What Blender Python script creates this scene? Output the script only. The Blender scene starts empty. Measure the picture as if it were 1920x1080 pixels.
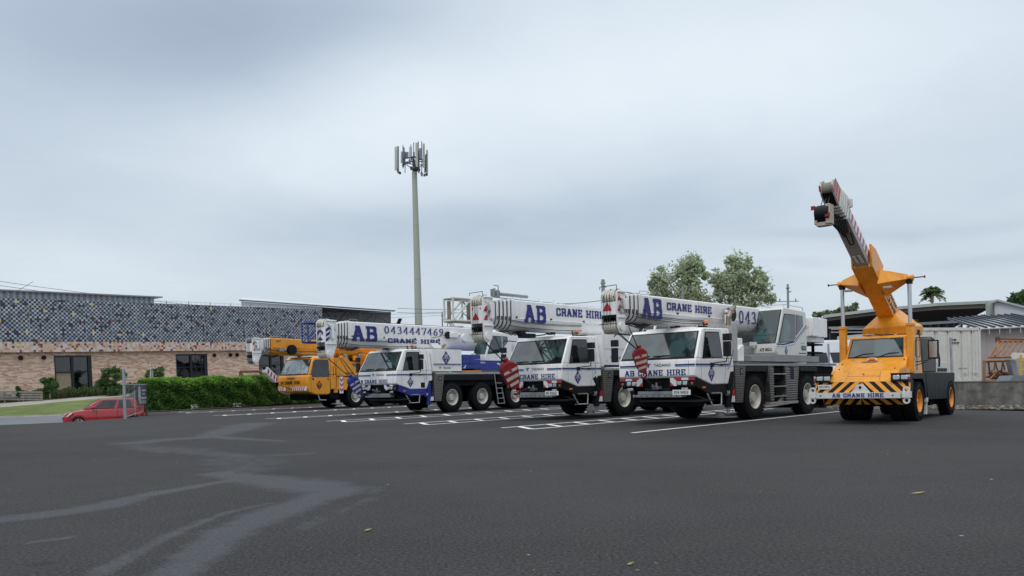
import bpy, bmesh, math, random
import numpy as np
from mathutils import Vector, Matrix
random.seed(7)
SC = bpy.context.scene
COL = SC.collection
R = math.radians

# ------------------------------------------------------------------ camera
FPX, CX, HY, ROLL, EYE = 1500.0, 960.0, 720.0, 0.021, 1.25
cam_d = bpy.data.cameras.new("camera")
cam_d.sensor_width = 36.0
cam_d.lens = FPX / 1920.0 * 36.0
cam_d.shift_y = (HY - 540.0) / 1920.0
cam_d.clip_start = 0.1
cam_d.clip_end = 3000.0
cam = bpy.data.objects.new("camera", cam_d)
COL.objects.link(cam)
cam.location = (0, 0, EYE)
cam.rotation_euler = (R(90), ROLL, 0)
SC.camera = cam

def P(u, v, d):
    "a point of the place: its direction in the photograph (1920 px wide) and its distance ahead"
    x = (u - CX) / FPX
    z = -(v - HY) / FPX
    return Vector(((math.cos(ROLL) * x + math.sin(ROLL) * z) * d, d, EYE + (-math.sin(ROLL) * x + math.cos(ROLL) * z) * d))

# ------------------------------------------------------------------ world, sun, exposure
SUN_EL, SUN_AZ = 58.0, 200.0
wd = bpy.data.worlds.new("World")
SC.world = wd
wd.use_nodes = True
nt = wd.node_tree
nt.nodes.clear()
class NT:
    "small helper to write node maths"
    def __init__(s, nt): s.nt = nt
    def n(s, t, **k):
        o = s.nt.nodes.new(t)
        for a, b in k.items():
            if a.startswith('i_'):
                key = a[2:]
                key = int(key) if key.isdigit() else key.replace('_', ' ')
                s.put(o.inputs[key], b)
            else: setattr(o, a, b)
        return o
    def put(s, inp, b):
        if isinstance(b, bpy.types.NodeSocket): s.nt.links.new(b, inp)
        elif isinstance(b, bpy.types.Node): s.nt.links.new(b.outputs[0], inp)
        else: inp.default_value = b
    def m(s, op, a, b=None, c=None, clamp=False):
        o = s.nt.nodes.new('ShaderNodeMath'); o.operation = op; o.use_clamp = clamp
        s.put(o.inputs[0], a)
        if b is not None: s.put(o.inputs[1], b)
        if c is not None: s.put(o.inputs[2], c)
        return o.outputs[0]
    def mix(s, fac, a, b, blend='MIX'):
        o = s.nt.nodes.new('ShaderNodeMix'); o.data_type = 'RGBA'; o.blend_type = blend
        s.put(o.inputs[0], fac); s.put(o.inputs[6], a); s.put(o.inputs[7], b)
        return o.outputs[2]
    def ramp(s, fac, stops, interp='LINEAR'):
        o = s.nt.nodes.new('ShaderNodeValToRGB'); o.color_ramp.interpolation = interp
        e = o.color_ramp.elements
        while len(e) < len(stops): e.new(0.5)
        for k, (p, c) in enumerate(stops):
            e[k].position = p
            e[k].color = (c[0], c[1], c[2], 1) if not isinstance(c, (int, float)) else (c, c, c, 1)
        s.put(o.inputs[0], fac)
        return o.outputs[0]
W = NT(nt)
tc = W.n('ShaderNodeTexCoord')
sp = W.n('ShaderNodeSeparateXYZ', i_0=tc.outputs['Generated'])
az = W.m('ARCTAN2', sp.outputs[0], sp.outputs[1])
el = W.m('ARCSINE', sp.outputs[2])
# cloud sheet seen in perspective: project the direction onto a level layer
zz = W.m('ADD', W.m('MAXIMUM', sp.outputs[2], 0.0), 0.16)
cx_ = W.m('DIVIDE', sp.outputs[0], zz)
cy_ = W.m('DIVIDE', sp.outputs[1], zz)
cv = W.n('ShaderNodeCombineXYZ', i_0=cx_, i_1=cy_)
n1 = W.n('ShaderNodeTexNoise', i_Vector=cv, i_Scale=0.85, i_Detail=4.0, i_Roughness=0.42, i_Distortion=0.25)
n2 = W.n('ShaderNodeTexNoise', i_Vector=cv, i_Scale=3.0, i_Detail=9.0, i_Roughness=0.62, i_Distortion=0.6)
wob = W.m('MULTIPLY', W.m('SUBTRACT', n1.outputs[0], 0.5), 0.22)
az2 = W.m('ADD', az, wob)
el2 = W.m('ADD', el, W.m('MULTIPLY', wob, 0.45))
def blob(u, v, su, sv, amp):
    a0 = math.atan((u - 960) / 1500); e0 = math.atan((720 - v) / 1500 * math.cos(a0))
    dx = W.m('DIVIDE', W.m('SUBTRACT', az2, a0), su / 1500)
    dy = W.m('DIVIDE', W.m('SUBTRACT', el2, e0), sv / 1500)
    q = W.m('ADD', W.m('MULTIPLY', dx, dx), W.m('MULTIPLY', dy, dy))
    return W.m('MULTIPLY', W.m('POWER', 2.718, W.m('MULTIPLY', q, -1.0)), amp)
tot = W.m('ADD', 0.625, W.m('MULTIPLY', W.m('SUBTRACT', n1.outputs[0], 0.5), 0.28))
tot = W.m('ADD', tot, W.m('MULTIPLY', W.m('SUBTRACT', n2.outputs[0], 0.5), 0.17))
for b in [(170, 60, 330, 150, -0.27), (430, 60, 200, 90, -0.24), (640, 10, 260, 70, -0.22), (560, 285, 340, 95, 0.27), (800, 170, 300, 80, 0.20),
          (1250, 90, 450, 150, 0.20), (1550, 180, 450, 160, 0.22), (960, 440, 420, 62, -0.20), (1300, 390, 300, 60, -0.10),
          (620, 420, 200, 50, -0.08), (150, 480, 260, 60, 0.14), (80, 340, 200, 80, -0.06), (1480, 515, 260, 26, 0.14), (1800, 440, 220, 70, -0.08),
          (1050, 480, 500, 22, 0.06), (1520, 455, 140, 12, -0.10), (1820, 430, 170, 12, -0.09), (1500, 512, 90, 8, -0.12), (1860, 500, 120, 14, -0.12)]:
    tot = W.m('ADD', tot, blob(*b))
skyc = W.ramp(tot, [(0.0, (0.30, 0.37, 0.46)), (0.35, (0.40, 0.475, 0.575)), (0.6, (0.53, 0.61, 0.695)), (1.0, (0.74, 0.81, 0.87))])
# an overcast sky is about three times brighter overhead than near the horizon
up = W.m('SMOOTH_MIN', W.m('MAXIMUM', W.m('DIVIDE', W.m('SUBTRACT', el, R(27)), R(38)), 0.0), 1.0, 0.1)
skyc = W.mix(1.0, skyc, W.n('ShaderNodeCombineXYZ', i_0=W.m('MULTIPLY_ADD', up, 1.15, 1.0), i_1=W.m('MULTIPLY_ADD', up, 1.0, 1.0), i_2=W.m('MULTIPLY_ADD', up, 0.85, 1.0)).outputs[0], 'MULTIPLY')
sky = W.n('ShaderNodeTexSky', sky_type='NISHITA', sun_disc=False, sun_elevation=R(SUN_EL), sun_rotation=R(SUN_AZ), air_density=1.5, dust_density=3.0)
bg1 = W.n('ShaderNodeBackground', i_Color=skyc, i_Strength=0.96)
bg2 = W.n('ShaderNodeBackground', i_Color=sky.outputs[0], i_Strength=0.012)
ad = W.n('ShaderNodeAddShader', i_0=bg1.outputs[0], i_1=bg2.outputs[0])
W.n('ShaderNodeOutputWorld', i_0=ad.outputs[0])

sd = bpy.data.lights.new("sun", 'SUN')
sd.energy = 0.9
sd.angle = R(22)
sd.color = (1.0, 0.965, 0.92)
so = bpy.data.objects.new("sun", sd)
COL.objects.link(so)
a = R(SUN_AZ)
dv = Vector((math.sin(a) * math.cos(R(SUN_EL)), math.cos(a) * math.cos(R(SUN_EL)), math.sin(R(SUN_EL))))
so.rotation_euler = dv.to_track_quat('Z', 'Y').to_euler()
so.location = (0, -10, 40)
SC.view_settings.view_transform = 'Standard'
SC.view_settings.look = 'None'
SC.view_settings.exposure = 0.12
SC.view_settings.gamma = 1.0

# ------------------------------------------------------------------ materials
MATS = {}
def pm(name, col, rough=0.5, metal=0.0, var=0.12, scale=3.0, coat=0.0, bump=0.0, bscale=60.0, dirt=0.0, dirtcol=(0.12, 0.10, 0.08), ior=1.5, alpha=1.0, streak=0.0):
    if name in MATS: return MATS[name]
    m = bpy.data.materials.new(name); m.use_nodes = True
    t = m.node_tree; t.nodes.clear(); N = NT(t)
    o = N.n('ShaderNodeTexCoord')
    nz = N.n('ShaderNodeTexNoise', i_Vector=o.outputs['Object'], i_Scale=scale, i_Detail=6.0, i_Roughness=0.6)
    f = N.ramp(nz.outputs[0], [(0.3, 0.0), (0.7, 1.0)])
    lo = tuple(c * (1 - var) for c in col) + (1,)
    hi = tuple(min(1, c * (1 + var)) for c in col) + (1,)
    c = N.mix(f, lo, hi)
    if dirt > 0:
        n3 = N.n('ShaderNodeTexNoise', i_Vector=o.outputs['Object'], i_Scale=scale * 3.1, i_Detail=8.0, i_Roughness=0.7)
        c = N.mix(N.m('MULTIPLY', N.ramp(n3.outputs[0], [(0.52, 0.0), (0.72, 1.0)]), dirt), c, dirtcol + (1,))
    if streak > 0:
        mp = N.n('ShaderNodeMapping', i_Vector=o.outputs['Object'], i_Scale=(7.0, 7.0, 0.9))
        n5 = N.n('ShaderNodeTexNoise', i_Vector=mp.outputs[0], i_Scale=1.0, i_Detail=6.0, i_Roughness=0.65)
        c = N.mix(N.m('MULTIPLY', N.ramp(n5.outputs[0], [(0.50, 0.0), (0.74, 1.0)]), streak), c, dirtcol + (1,))
    b = N.n('ShaderNodeBsdfPrincipled', i_Base_Color=c, i_Metallic=metal, i_IOR=ior, i_Coat_Weight=coat, i_Coat_Roughness=0.08, i_Alpha=alpha)
    N.put(b.inputs['Roughness'], N.m('MULTIPLY_ADD', nz.outputs[0], 0.25, rough - 0.12, clamp=True))
    if bump > 0:
        n4 = N.n('ShaderNodeTexNoise', i_Vector=o.outputs['Object'], i_Scale=bscale, i_Detail=4.0)
        bp = N.n('ShaderNodeBump', i_Strength=bump, i_Distance=0.02, i_Height=n4.outputs[0])
        N.put(b.inputs['Normal'], bp.outputs[0])
    N.n('ShaderNodeOutputMaterial', i_0=b.outputs[0])
    MATS[name] = m
    return m

white = pm('white_paint', (0.84, 0.83, 0.82), 0.32, var=0.06, coat=0.3, dirt=0.20, dirtcol=(0.44, 0.41, 0.37), streak=0.20)
whited = pm('worn_white_paint', (0.66, 0.65, 0.61), 0.5, var=0.10, dirt=0.5, dirtcol=(0.30, 0.22, 0.15), scale=5)
cream = pm('cream_paint', (0.70, 0.68, 0.60), 0.4, var=0.08, dirt=0.2, dirtcol=(0.3, 0.25, 0.2))
blue = pm('blue_paint', (0.012, 0.03, 0.26), 0.35, var=0.15, coat=0.3)
blued = pm('blue_decal', (0.010, 0.018, 0.17), 0.45, var=0.08)
navy = pm('navy_decal', (0.015, 0.02, 0.13), 0.45, var=0.1)
lblue = pm('light_blue_decal', (0.18, 0.34, 0.55), 0.45)
black = pm('black_paint', (0.008, 0.009, 0.012), 0.5, var=0.3, ior=1.3)
dark = pm('dark_underbody', (0.005, 0.006, 0.008), 0.8, var=0.4, dirt=0.3, dirtcol=(0.03, 0.027, 0.024), ior=1.2)
rubber = pm('tyre_rubber', (0.010, 0.010, 0.012), 0.8, var=0.3, dirt=0.35, dirtcol=(0.03, 0.028, 0.025), bump=0.2, ior=1.25)
plastic = pm('black_plastic', (0.012, 0.013, 0.015), 0.5, var=0.2, ior=1.35)
grey = pm('grey_metal', (0.30, 0.31, 0.32), 0.45, 0.5, var=0.15, dirt=0.3)
lgrey = pm('light_grey_metal', (0.42, 0.42, 0.42), 0.4, 0.4, var=0.15, dirt=0.4, dirtcol=(0.2, 0.18, 0.16))
steel = pm('bright_steel', (0.55, 0.56, 0.58), 0.22, 0.9, var=0.1)
rope = pm('wire_rope', (0.03, 0.03, 0.032), 0.6, 0.3)
rimw = pm('cream_wheel_paint', (0.52, 0.50, 0.45), 0.45, var=0.08, dirt=0.3, dirtcol=(0.28, 0.24, 0.19), scale=6)
yellow = pm('crane_yellow_paint', (0.83, 0.325, 0.014), 0.42, var=0.10, coat=0.2, dirt=0.42, dirtcol=(0.36, 0.13, 0.035), streak=0.45)
yellowd = pm('worn_yellow_paint', (0.74, 0.26, 0.02), 0.5, var=0.12, dirt=0.45, dirtcol=(0.28, 0.10, 0.03), scale=4)
red = pm('red_paint', (0.26, 0.012, 0.016), 0.4, var=0.15, dirt=0.2)
redref = pm('red_reflector', (0.45, 0.02, 0.03), 0.35, var=0.1)
whiteref = pm('white_reflector', (0.72, 0.72, 0.72), 0.35, var=0.05)
amber = pm('amber_lens', (0.75, 0.20, 0.03), 0.2, var=0.1, coat=0.5)
lens = pm('lamp_lens', (0.55, 0.58, 0.60), 0.12, 0.6, var=0.2, scale=20, coat=1.0)
brown = pm('rusty_steel', (0.16, 0.075, 0.04), 0.8, var=0.35, scale=6, dirt=0.5, dirtcol=(0.05, 0.03, 0.02))
exh = pm('heat_stained_steel', (0.30, 0.24, 0.20), 0.5, 0.7, var=0.2)
tarp = pm('grey_canvas', (0.10, 0.095, 0.085), 0.75, var=0.2)

def glass(name, col, ior=2.3, rough=0.03, metal=0.0):
    m = bpy.data.materials.new(name); m.use_nodes = True
    t = m.node_tree; t.nodes.clear(); N = NT(t)
    o = N.n('ShaderNodeTexCoord')
    nz = N.n('ShaderNodeTexNoise', i_Vector=o.outputs['Object'], i_Scale=1.6, i_Detail=3.0)
    c = N.mix(N.ramp(nz.outputs[0], [(0.46, 0.0), (0.56, 1.0)]), tuple(x * 0.15 for x in col) + (1,), col + (1,))  # patches in the base colour imitate sky reflection and the dark interior
    nb = N.n('ShaderNodeTexNoise', i_Vector=o.outputs['Object'], i_Scale=0.9, i_Detail=1.0)
    bp = N.n('ShaderNodeBump', i_Strength=0.10, i_Distance=0.05, i_Height=nb.outputs[0])
    b = N.n('ShaderNodeBsdfPrincipled', i_Base_Color=c, i_Roughness=rough, i_IOR=ior, i_Metallic=metal, i_Normal=bp.outputs[0])
    N.n('ShaderNodeOutputMaterial', i_0=b.outputs[0])
    return m
glass_w = glass('windscreen_glass', (0.035, 0.075, 0.075), 2.1)
glass_s = glass('side_window_glass', (0.012, 0.015, 0.018), 1.7)
glass_g = glass('green_tinted_glass', (0.03, 0.10, 0.10), 1.9)
glass_b = glass('building_glass', (0.012, 0.016, 0.022), 1.8)

def tread_mat():
    m = bpy.data.materials.new('tread_plate'); m.use_nodes = True
    t = m.node_tree; t.nodes.clear(); N = NT(t)
    o = N.n('ShaderNodeTexCoord')
    v = N.n('ShaderNodeTexVoronoi', i_Vector=o.outputs['Object'], i_Scale=14.0, i_Randomness=0.15)
    f = N.ramp(v.outputs[0], [(0.18, 1.0), (0.34, 0.0)])
    c = N.mix(f, (0.115, 0.108, 0.098, 1), (0.34, 0.325, 0.30, 1))
    b = N.n('ShaderNodeBsdfPrincipled', i_Base_Color=c, i_Roughness=0.4, i_Metallic=0.6)
    bp = N.n('ShaderNodeBump', i_Strength=0.6, i_Distance=0.01, i_Height=f)
    N.put(b.inputs['Normal'], bp.outputs[0])
    N.n('ShaderNodeOutputMaterial', i_0=b.outputs[0])
    return m
tread = tread_mat()

def stripes_mat(name, c1, c2, period, ang, dirt=0.0):
    "diagonal hazard stripes in the object's own axes (x along, z up)"
    m = bpy.data.materials.new(name); m.use_nodes = True
    t = m.node_tree; t.nodes.clear(); N = NT(t)
    o = N.n('ShaderNodeTexCoord')
    s_ = N.n('ShaderNodeSeparateXYZ', i_0=o.outputs['Object'])
    k = N.m('ADD', N.m('MULTIPLY', N.m('ADD', s_.outputs[0], s_.outputs[1]), math.cos(ang)), N.m('MULTIPLY', s_.outputs[2], math.sin(ang)))
    f = N.m('GREATER_THAN', N.m('FRACT', N.m('DIVIDE', k, period)), 0.5)
    c = N.mix(f, c1 + (1,), c2 + (1,))
    b = N.n('ShaderNodeBsdfPrincipled', i_Base_Color=c, i_Roughness=0.45)
    N.n('ShaderNodeOutputMaterial', i_0=b.outputs[0])
    return m

# ------------------------------------------------------------------ mesh helpers
class MB:
    def __init__(s): s.v = []; s.f = []; s.mi = []
    def add(s, vs, fs, mi=0):
        b = len(s.v); s.v += [tuple(x) for x in vs]
        for f in fs: s.f.append(tuple(i + b for i in f)); s.mi.append(mi)
        return s
    def box(s, a, b, mi=0):
        x0, y0, z0 = a; x1, y1, z1 = b
        vs = [(x0,y0,z0),(x1,y0,z0),(x1,y1,z0),(x0,y1,z0),(x0,y0,z1),(x1,y0,z1),(x1,y1,z1),(x0,y1,z1)]
        return s.add(vs, [(0,3,2,1),(4,5,6,7),(0,1,5,4),(1,2,6,5),(2,3,7,6),(3,0,4,7)], mi)
    def loft(s, A, B, mi=0):
        n = len(A)
        return s.add(list(A) + list(B), [tuple(range(n))[::-1], tuple(range(n, 2*n))] + [(i, (i+1) % n, n + (i+1) % n, n + i) for i in range(n)], mi)
    def prism(s, pts, vec, mi=0):
        v = Vector(vec)
        return s.loft([Vector(p) for p in pts], [Vector(p) + v for p in pts], mi)
    def cyl(s, p, q, r, r2=None, n=12, mi=0):
        p = Vector(p); q = Vector(q); r2 = r if r2 is None else r2
        d = (q - p).normalized(); a = d.orthogonal().normalized(); b = d.cross(a)
        A = [p + (a * math.cos(2*math.pi*i/n) + b * math.sin(2*math.pi*i/n)) * r for i in range(n)]
        B = [q + (a * math.cos(2*math.pi*i/n) + b * math.sin(2*math.pi*i/n)) * r2 for i in range(n)]
        return s.loft(A, B, mi)
    def tube(s, pts, r, n=8, mi=0):
        for i in range(len(pts) - 1): s.cyl(pts[i], pts[i+1], r, n=n, mi=mi)
        return s
    def lathe(s, o, ax, prof, n=32, mi=0, closed=False):
        o = Vector(o); d = Vector(ax).normalized(); a = d.orthogonal().normalized(); b = d.cross(a)
        vs = []; fs = []
        k = len(prof)
        for i in range(n):
            c, q = math.cos(2*math.pi*i/n), math.sin(2*math.pi*i/n)
            for h, r in prof: vs.append(o + d * h + (a * c + b * q) * r)
        for i in range(n):
            j = (i + 1) % n
            for t in range(k - 1 if not closed else k):
                u = (t + 1) % k
                fs.append((i*k + t, i*k + u, j*k + u, j*k + t))
        return s.add(vs, fs, mi)
    def build(s, name, mats, parent=None, bev=0.0, crane=False, ang=35, seg=2):
        me = bpy.data.meshes.new(name)
        vs = [(-x, y, z) for x, y, z in s.v] if crane else s.v
        me.from_pydata(vs, [], s.f)
        if not isinstance(mats, (list, tuple)): mats = [mats]
        for m in mats: me.materials.append(m)
        me.polygons.foreach_set('material_index', s.mi)
        bm = bmesh.new(); bm.from_mesh(me)
        bmesh.ops.recalc_face_normals(bm, faces=bm.faces)
        bm.to_mesh(me); bm.free()
        me.polygons.foreach_set('use_smooth', [True] * len(me.polygons))
        me.set_sharp_from_angle(angle=R(ang))
        o = bpy.data.objects.new(name, me); COL.objects.link(o)
        if parent is not None: o.parent = parent
        if bev > 0:
            b = o.modifiers.new('bevel', 'BEVEL'); b.width = bev; b.segments = seg; b.limit_method = 'ANGLE'; b.angle_limit = R(40)
        return o

def empty(name, loc=(0, 0, 0), rz=0.0):
    o = bpy.data.objects.new(name, None); COL.objects.link(o)
    o.empty_display_size = 0.3
    o.location = loc; o.rotation_euler = (0, 0, rz)
    return o
def tag(o, label=None, cat=None, group=None, kind=None):
    if label: o['label'] = label
    if cat: o['category'] = cat
    if group: o['group'] = group
    if kind: o['kind'] = kind
    return o
def sub_empty(name, parent):
    o = bpy.data.objects.new(name, None); COL.objects.link(o); o.parent = parent
    o.empty_display_size = 0.2
    return o
def copy_child(o, parent, loc=None):
    c = o.copy(); COL.objects.link(c); c.parent = parent
    if loc is not None: c.location = loc
    for ch in o.children:
        d = ch.copy(); COL.objects.link(d); d.parent = c
    return c

# ------------------------------------------------------------------ lettering
# slab letters drawn with a flat pen; unit height, x advance first
def arc(cx, cy, rx, ry, a0, a1, n=6):
    return [(cx + rx*math.cos(R(a0 + (a1-a0)*i/n)), cy + ry*math.sin(R(a0 + (a1-a0)*i/n))) for i in range(n+1)]
GL = {
 'A': (0.86, [[(0.16,0),(0.40,1)],[(0.44,1),(0.70,0)],[(0.24,0.32),(0.62,0.32)]], [(0.0,0.30,0),(0.54,0.86,0),(0.22,0.50,1)]),
 'B': (0.80, [[(0.18,0),(0.18,1)],[(0.18,1),(0.55,1),(0.66,0.9),(0.66,0.64),(0.55,0.54),(0.18,0.54)],[(0.55,0.54),(0.70,0.44),(0.70,0.10),(0.57,0),(0.18,0)]], [(0.0,0.3,0),(0.0,0.3,1)]),
 'C': (0.74, [[(0.62,0.72),(0.62,0.88),(0.52,1),(0.24,1),(0.12,0.86),(0.12,0.14),(0.24,0),(0.52,0),(0.64,0.14),(0.64,0.30)]], []),
 'R': (0.84, [[(0.18,0),(0.18,1)],[(0.18,1),(0.56,1),(0.68,0.88),(0.68,0.6),(0.56,0.48),(0.18,0.48)],[(0.48,0.48),(0.64,0.30),(0.68,0)]], [(0.0,0.34,0),(0.0,0.3,1),(0.6,0.84,0)]),
 'N': (0.88, [[(0.18,0),(0.18,1)],[(0.18,1),(0.70,0)],[(0.70,0),(0.70,1)]], [(0.0,0.34,0),(0.0,0.26,1),(0.54,0.88,1)]),
 'E': (0.76, [[(0.18,0),(0.18,1)],[(0.18,1),(0.66,1),(0.66,0.82)],[(0.18,0.5),(0.52,0.5)],[(0.18,0),(0.68,0),(0.68,0.2)]], [(0.0,0.3,0),(0.0,0.3,1)]),
 'H': (0.90, [[(0.18,0),(0.18,1)],[(0.72,0),(0.72,1)],[(0.18,0.5),(0.72,0.5)]], [(0.0,0.36,0),(0.0,0.36,1),(0.54,0.9,0),(0.54,0.9,1)]),
 'I': (0.42, [[(0.2,0),(0.2,1)]], [(0.0,0.4,0),(0.0,0.4,1)]),
 ' ': (0.5, [], []),
 '0': (0.62, [arc(0.28,0.5,0.2,0.5,0,360,16)], []),
 '4': (0.62, [[(0.40,0),(0.40,1),(0.04,0.28),(0.56,0.28)]], [(0.28,0.52,0)]),
 '3': (0.60, [[(0.08,0.84)]+arc(0.26,0.76,0.17,0.24,140,-90,7)+arc(0.26,0.26,0.21,0.26,90,-140,8)], []),
 '7': (0.58, [[(0.06,0.84),(0.06,1),(0.52,1),(0.24,0)]], []),
 '6': (0.62, [[(0.46,0.98),(0.20,0.72),(0.10,0.35)]+arc(0.30,0.28,0.19,0.28,180,-180,12)], []),
 '9': (0.62, [[(0.14,0.02),(0.40,0.28),(0.48,0.65)]+arc(0.29,0.72,0.19,0.28,0,-360,12)], []),
}
def slab(mb, text, o, right, upv, h, wk=1.0, pw=0.20, ph=0.15, track=0.10, mi=0, width=None):
    "write text as raised slab letters; o = lower left corner, h = height, optional total width"
    o = Vector(o); rv = Vector(right).normalized(); uv = Vector(upv).normalized(); nv = rv.cross(uv)
    tw = sum(GL[c][0] + track for c in text) - track
    if width: wk = width / (tw * h)
    x = 0.0; k = 0
    for ch in text:
        adv, lines, serifs = GL[ch]
        segs = []
        for ln in lines:
            for a_, b_ in zip(ln[:-1], ln[1:]): segs.append((a_, b_))
        for x0, x1, y in serifs: segs.append(((x0 + pw/2, y), (x1 - pw/2, y)))
        for (ax, ay), (bx, by) in segs:
            ay = ph/2 + ay * (1 - ph); by = ph/2 + by * (1 - ph)
            pts = []
            for cx, cy in ((ax, ay), (bx, by)):
                pts += [(cx - pw/2, cy - ph/2), (cx + pw/2, cy - ph/2), (cx + pw/2, cy + ph/2), (cx - pw/2, cy + ph/2)]
            hull = chull(pts)
            t = 0.004 + 0.0003 * (k % 14); k += 1
            P3 = [o + rv * ((x + px_) * h * wk) + uv * (py_ * h) for px_, py_ in hull]
            mb.add([p + nv * t for p in P3], [tuple(range(len(P3)))], mi)
        x += adv + track
def chull(pts):
    pts = sorted(set((round(a, 5), round(b, 5)) for a, b in pts))
    def half(ps):
        h = []
        for p in ps:
            while len(h) >= 2 and (h[-1][0]-h[-2][0])*(p[1]-h[-2][1]) - (h[-1][1]-h[-2][1])*(p[0]-h[-2][0]) <= 0: h.pop()
            h.append(p)
        return h
    a_ = half(pts); b_ = half(pts[::-1])
    return a_[:-1] + b_[:-1]
_fc = {}
def sans(mb, text, o, right, upv, h, width=None, mi=0, bold=0.0, lift=0.005):
    "built-in sans lettering as flat geometry"
    key = (text, bold)
    if key not in _fc:
        cu = bpy.data.curves.new('letters', 'FONT'); cu.body = text; cu.offset = bold; cu.resolution_u = 3
        ob = bpy.data.objects.new('letters', cu); COL.objects.link(ob)
        me = ob.to_mesh()
        vs = [tuple(v.co) for v in me.vertices]; fs = [tuple(p.vertices) for p in me.polygons]
        ob.to_mesh_clear(); bpy.data.objects.remove(ob); bpy.data.curves.remove(cu)
        _fc[key] = (vs, fs)
    vs, fs = _fc[key]
    x0 = min(v[0] for v in vs); x1 = max(v[0] for v in vs); y0 = min(v[1] for v in vs); y1 = max(v[1] for v in vs)
    k = h / (y1 - y0); kx = k if width is None else width / (x1 - x0)
    o = Vector(o); rv = Vector(right).normalized(); uv = Vector(upv).normalized(); nv = rv.cross(uv)
    mb.add([o + rv * ((v[0]-x0)*kx) + uv * ((v[1]-y0)*k) + nv * lift for v in vs], fs, mi)
# ------------------------------------------------------------------ cranes
# crane axes: s = metres to the rear of the front axle, n = towards the near side (0 = its flank), z up
def root_at(name, x, y, th, z=0.0):
    t = R(th)
    return empty(name, (x, y, z), math.atan2(-math.cos(t), -math.sin(t)))

HAND = [1]
def _fix():
    "mirror the lettering normal inside crane axes"
    g = globals()
    _s, _t = g['slab'], g['sans']
    def slab2(mb, text, o, right, upv, h, **k):
        m2 = MB(); _s(m2, text, (0, 0, 0), (1, 0, 0), (0, 1, 0), h, **k); _put(mb, m2, o, right, upv)
    def sans2(mb, text, o, right, upv, h, **k):
        m2 = MB(); _t(m2, text, (0, 0, 0), (1, 0, 0), (0, 1, 0), h, **k); _put(mb, m2, o, right, upv)
    def _put(mb, m2, o, right, upv):
        o = Vector(o); rv = Vector(right).normalized(); uv = Vector(upv).normalized(); nv = rv.cross(uv) * HAND[0]
        b = len(mb.v)
        mb.v += [tuple(o + rv * x + uv * y + nv * z) for x, y, z in m2.v]
        mb.f += [tuple(i + b for i in f) for f in m2.f]; mb.mi += m2.mi
    g['slab'], g['sans'] = slab2, sans2
_fix()
HAND[0] = -1

_wheels = {}
def wheel(root, s, near, R_=0.70, w=0.44, rr=0.36, W=2.62, rim=rimw, n0=0.0, dish=0.17, hub=0.15, bolts=True, far_n=None):
    key = (R_, w, rr, rim.name, dish)
    if key not in _wheels:
        e = bpy.data.objects.new('wheel', None); COL.objects.link(e); e.parent = root
        mb = MB()
        mid = (rr + R_) / 2
        mb.lathe((0, 0, R_), (0, -1, 0), [(.05, rr), (.012, rr+.04), (0.0, mid), (.02, R_-.09), (.06, R_-.02), (.10, R_-.012), (w-.10, R_-.012), (w-.06, R_-.02), (w-.02, R_-.09), (w, mid), (w-.012, rr+.04), (w-.05, rr)], n=48, closed=True)
        N_ = 34
        for i in range(N_):
            for h0, h1, off in ((.015, w*.44, 0), (w*.56, w-.015, .5)):
                t0 = 2*math.pi*(i+off)/N_; t1 = t0 + 2*math.pi/N_*.58
                def q(h, t, r): return (math.sin(t)*r, -h, R_ + math.cos(t)*r)
                mb.loft([q(h0, t0, R_-.05), q(h1, t0+.03, R_-.02), q(h1, t1+.03, R_-.02), q(h0, t1, R_-.05)],
                        [q(h0, t0, R_-.015), q(h1, t0+.03, R_), q(h1, t1+.03, R_), q(h0, t1, R_-.015)])
        mb.build('tyre', rubber, e, crane=True)
        mb = MB()
        mb.lathe((0, 0, R_), (0, -1, 0), [(.06, rr+.002), (.022, rr+.018), (.015, rr), (.04, rr-.02), (dish*.6, rr-.035), (dish, rr-.07), (dish+.02, rr*.62), (dish, hub+.02), (dish-.08, hub), (dish-.10, hub-.02), (dish-.10, 0.001)], n=40)
        if bolts:
            for i in range(10):
                t = 2*math.pi*i/10
                c = Vector((math.sin(t)*rr*.55, -dish, R_+math.cos(t)*rr*.55))
                mb.cyl(c, c + Vector((0, .03, 0)), .018, n=6, mi=1)
        mb.build('rim', [rim, dark], e, crane=True)
        _wheels[key] = e
        w_ = e
    else:
        w_ = copy_child(_wheels[key], root)
    if near: w_.location = (-s, n0, 0)
    else:
        w_.location = (-s, (-W if far_n is None else far_n), 0); w_.rotation_euler = (0, 0, math.pi)
    return w_

def poly_side(pts, n): return [(s, n, z) for s, z in pts]

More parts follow.
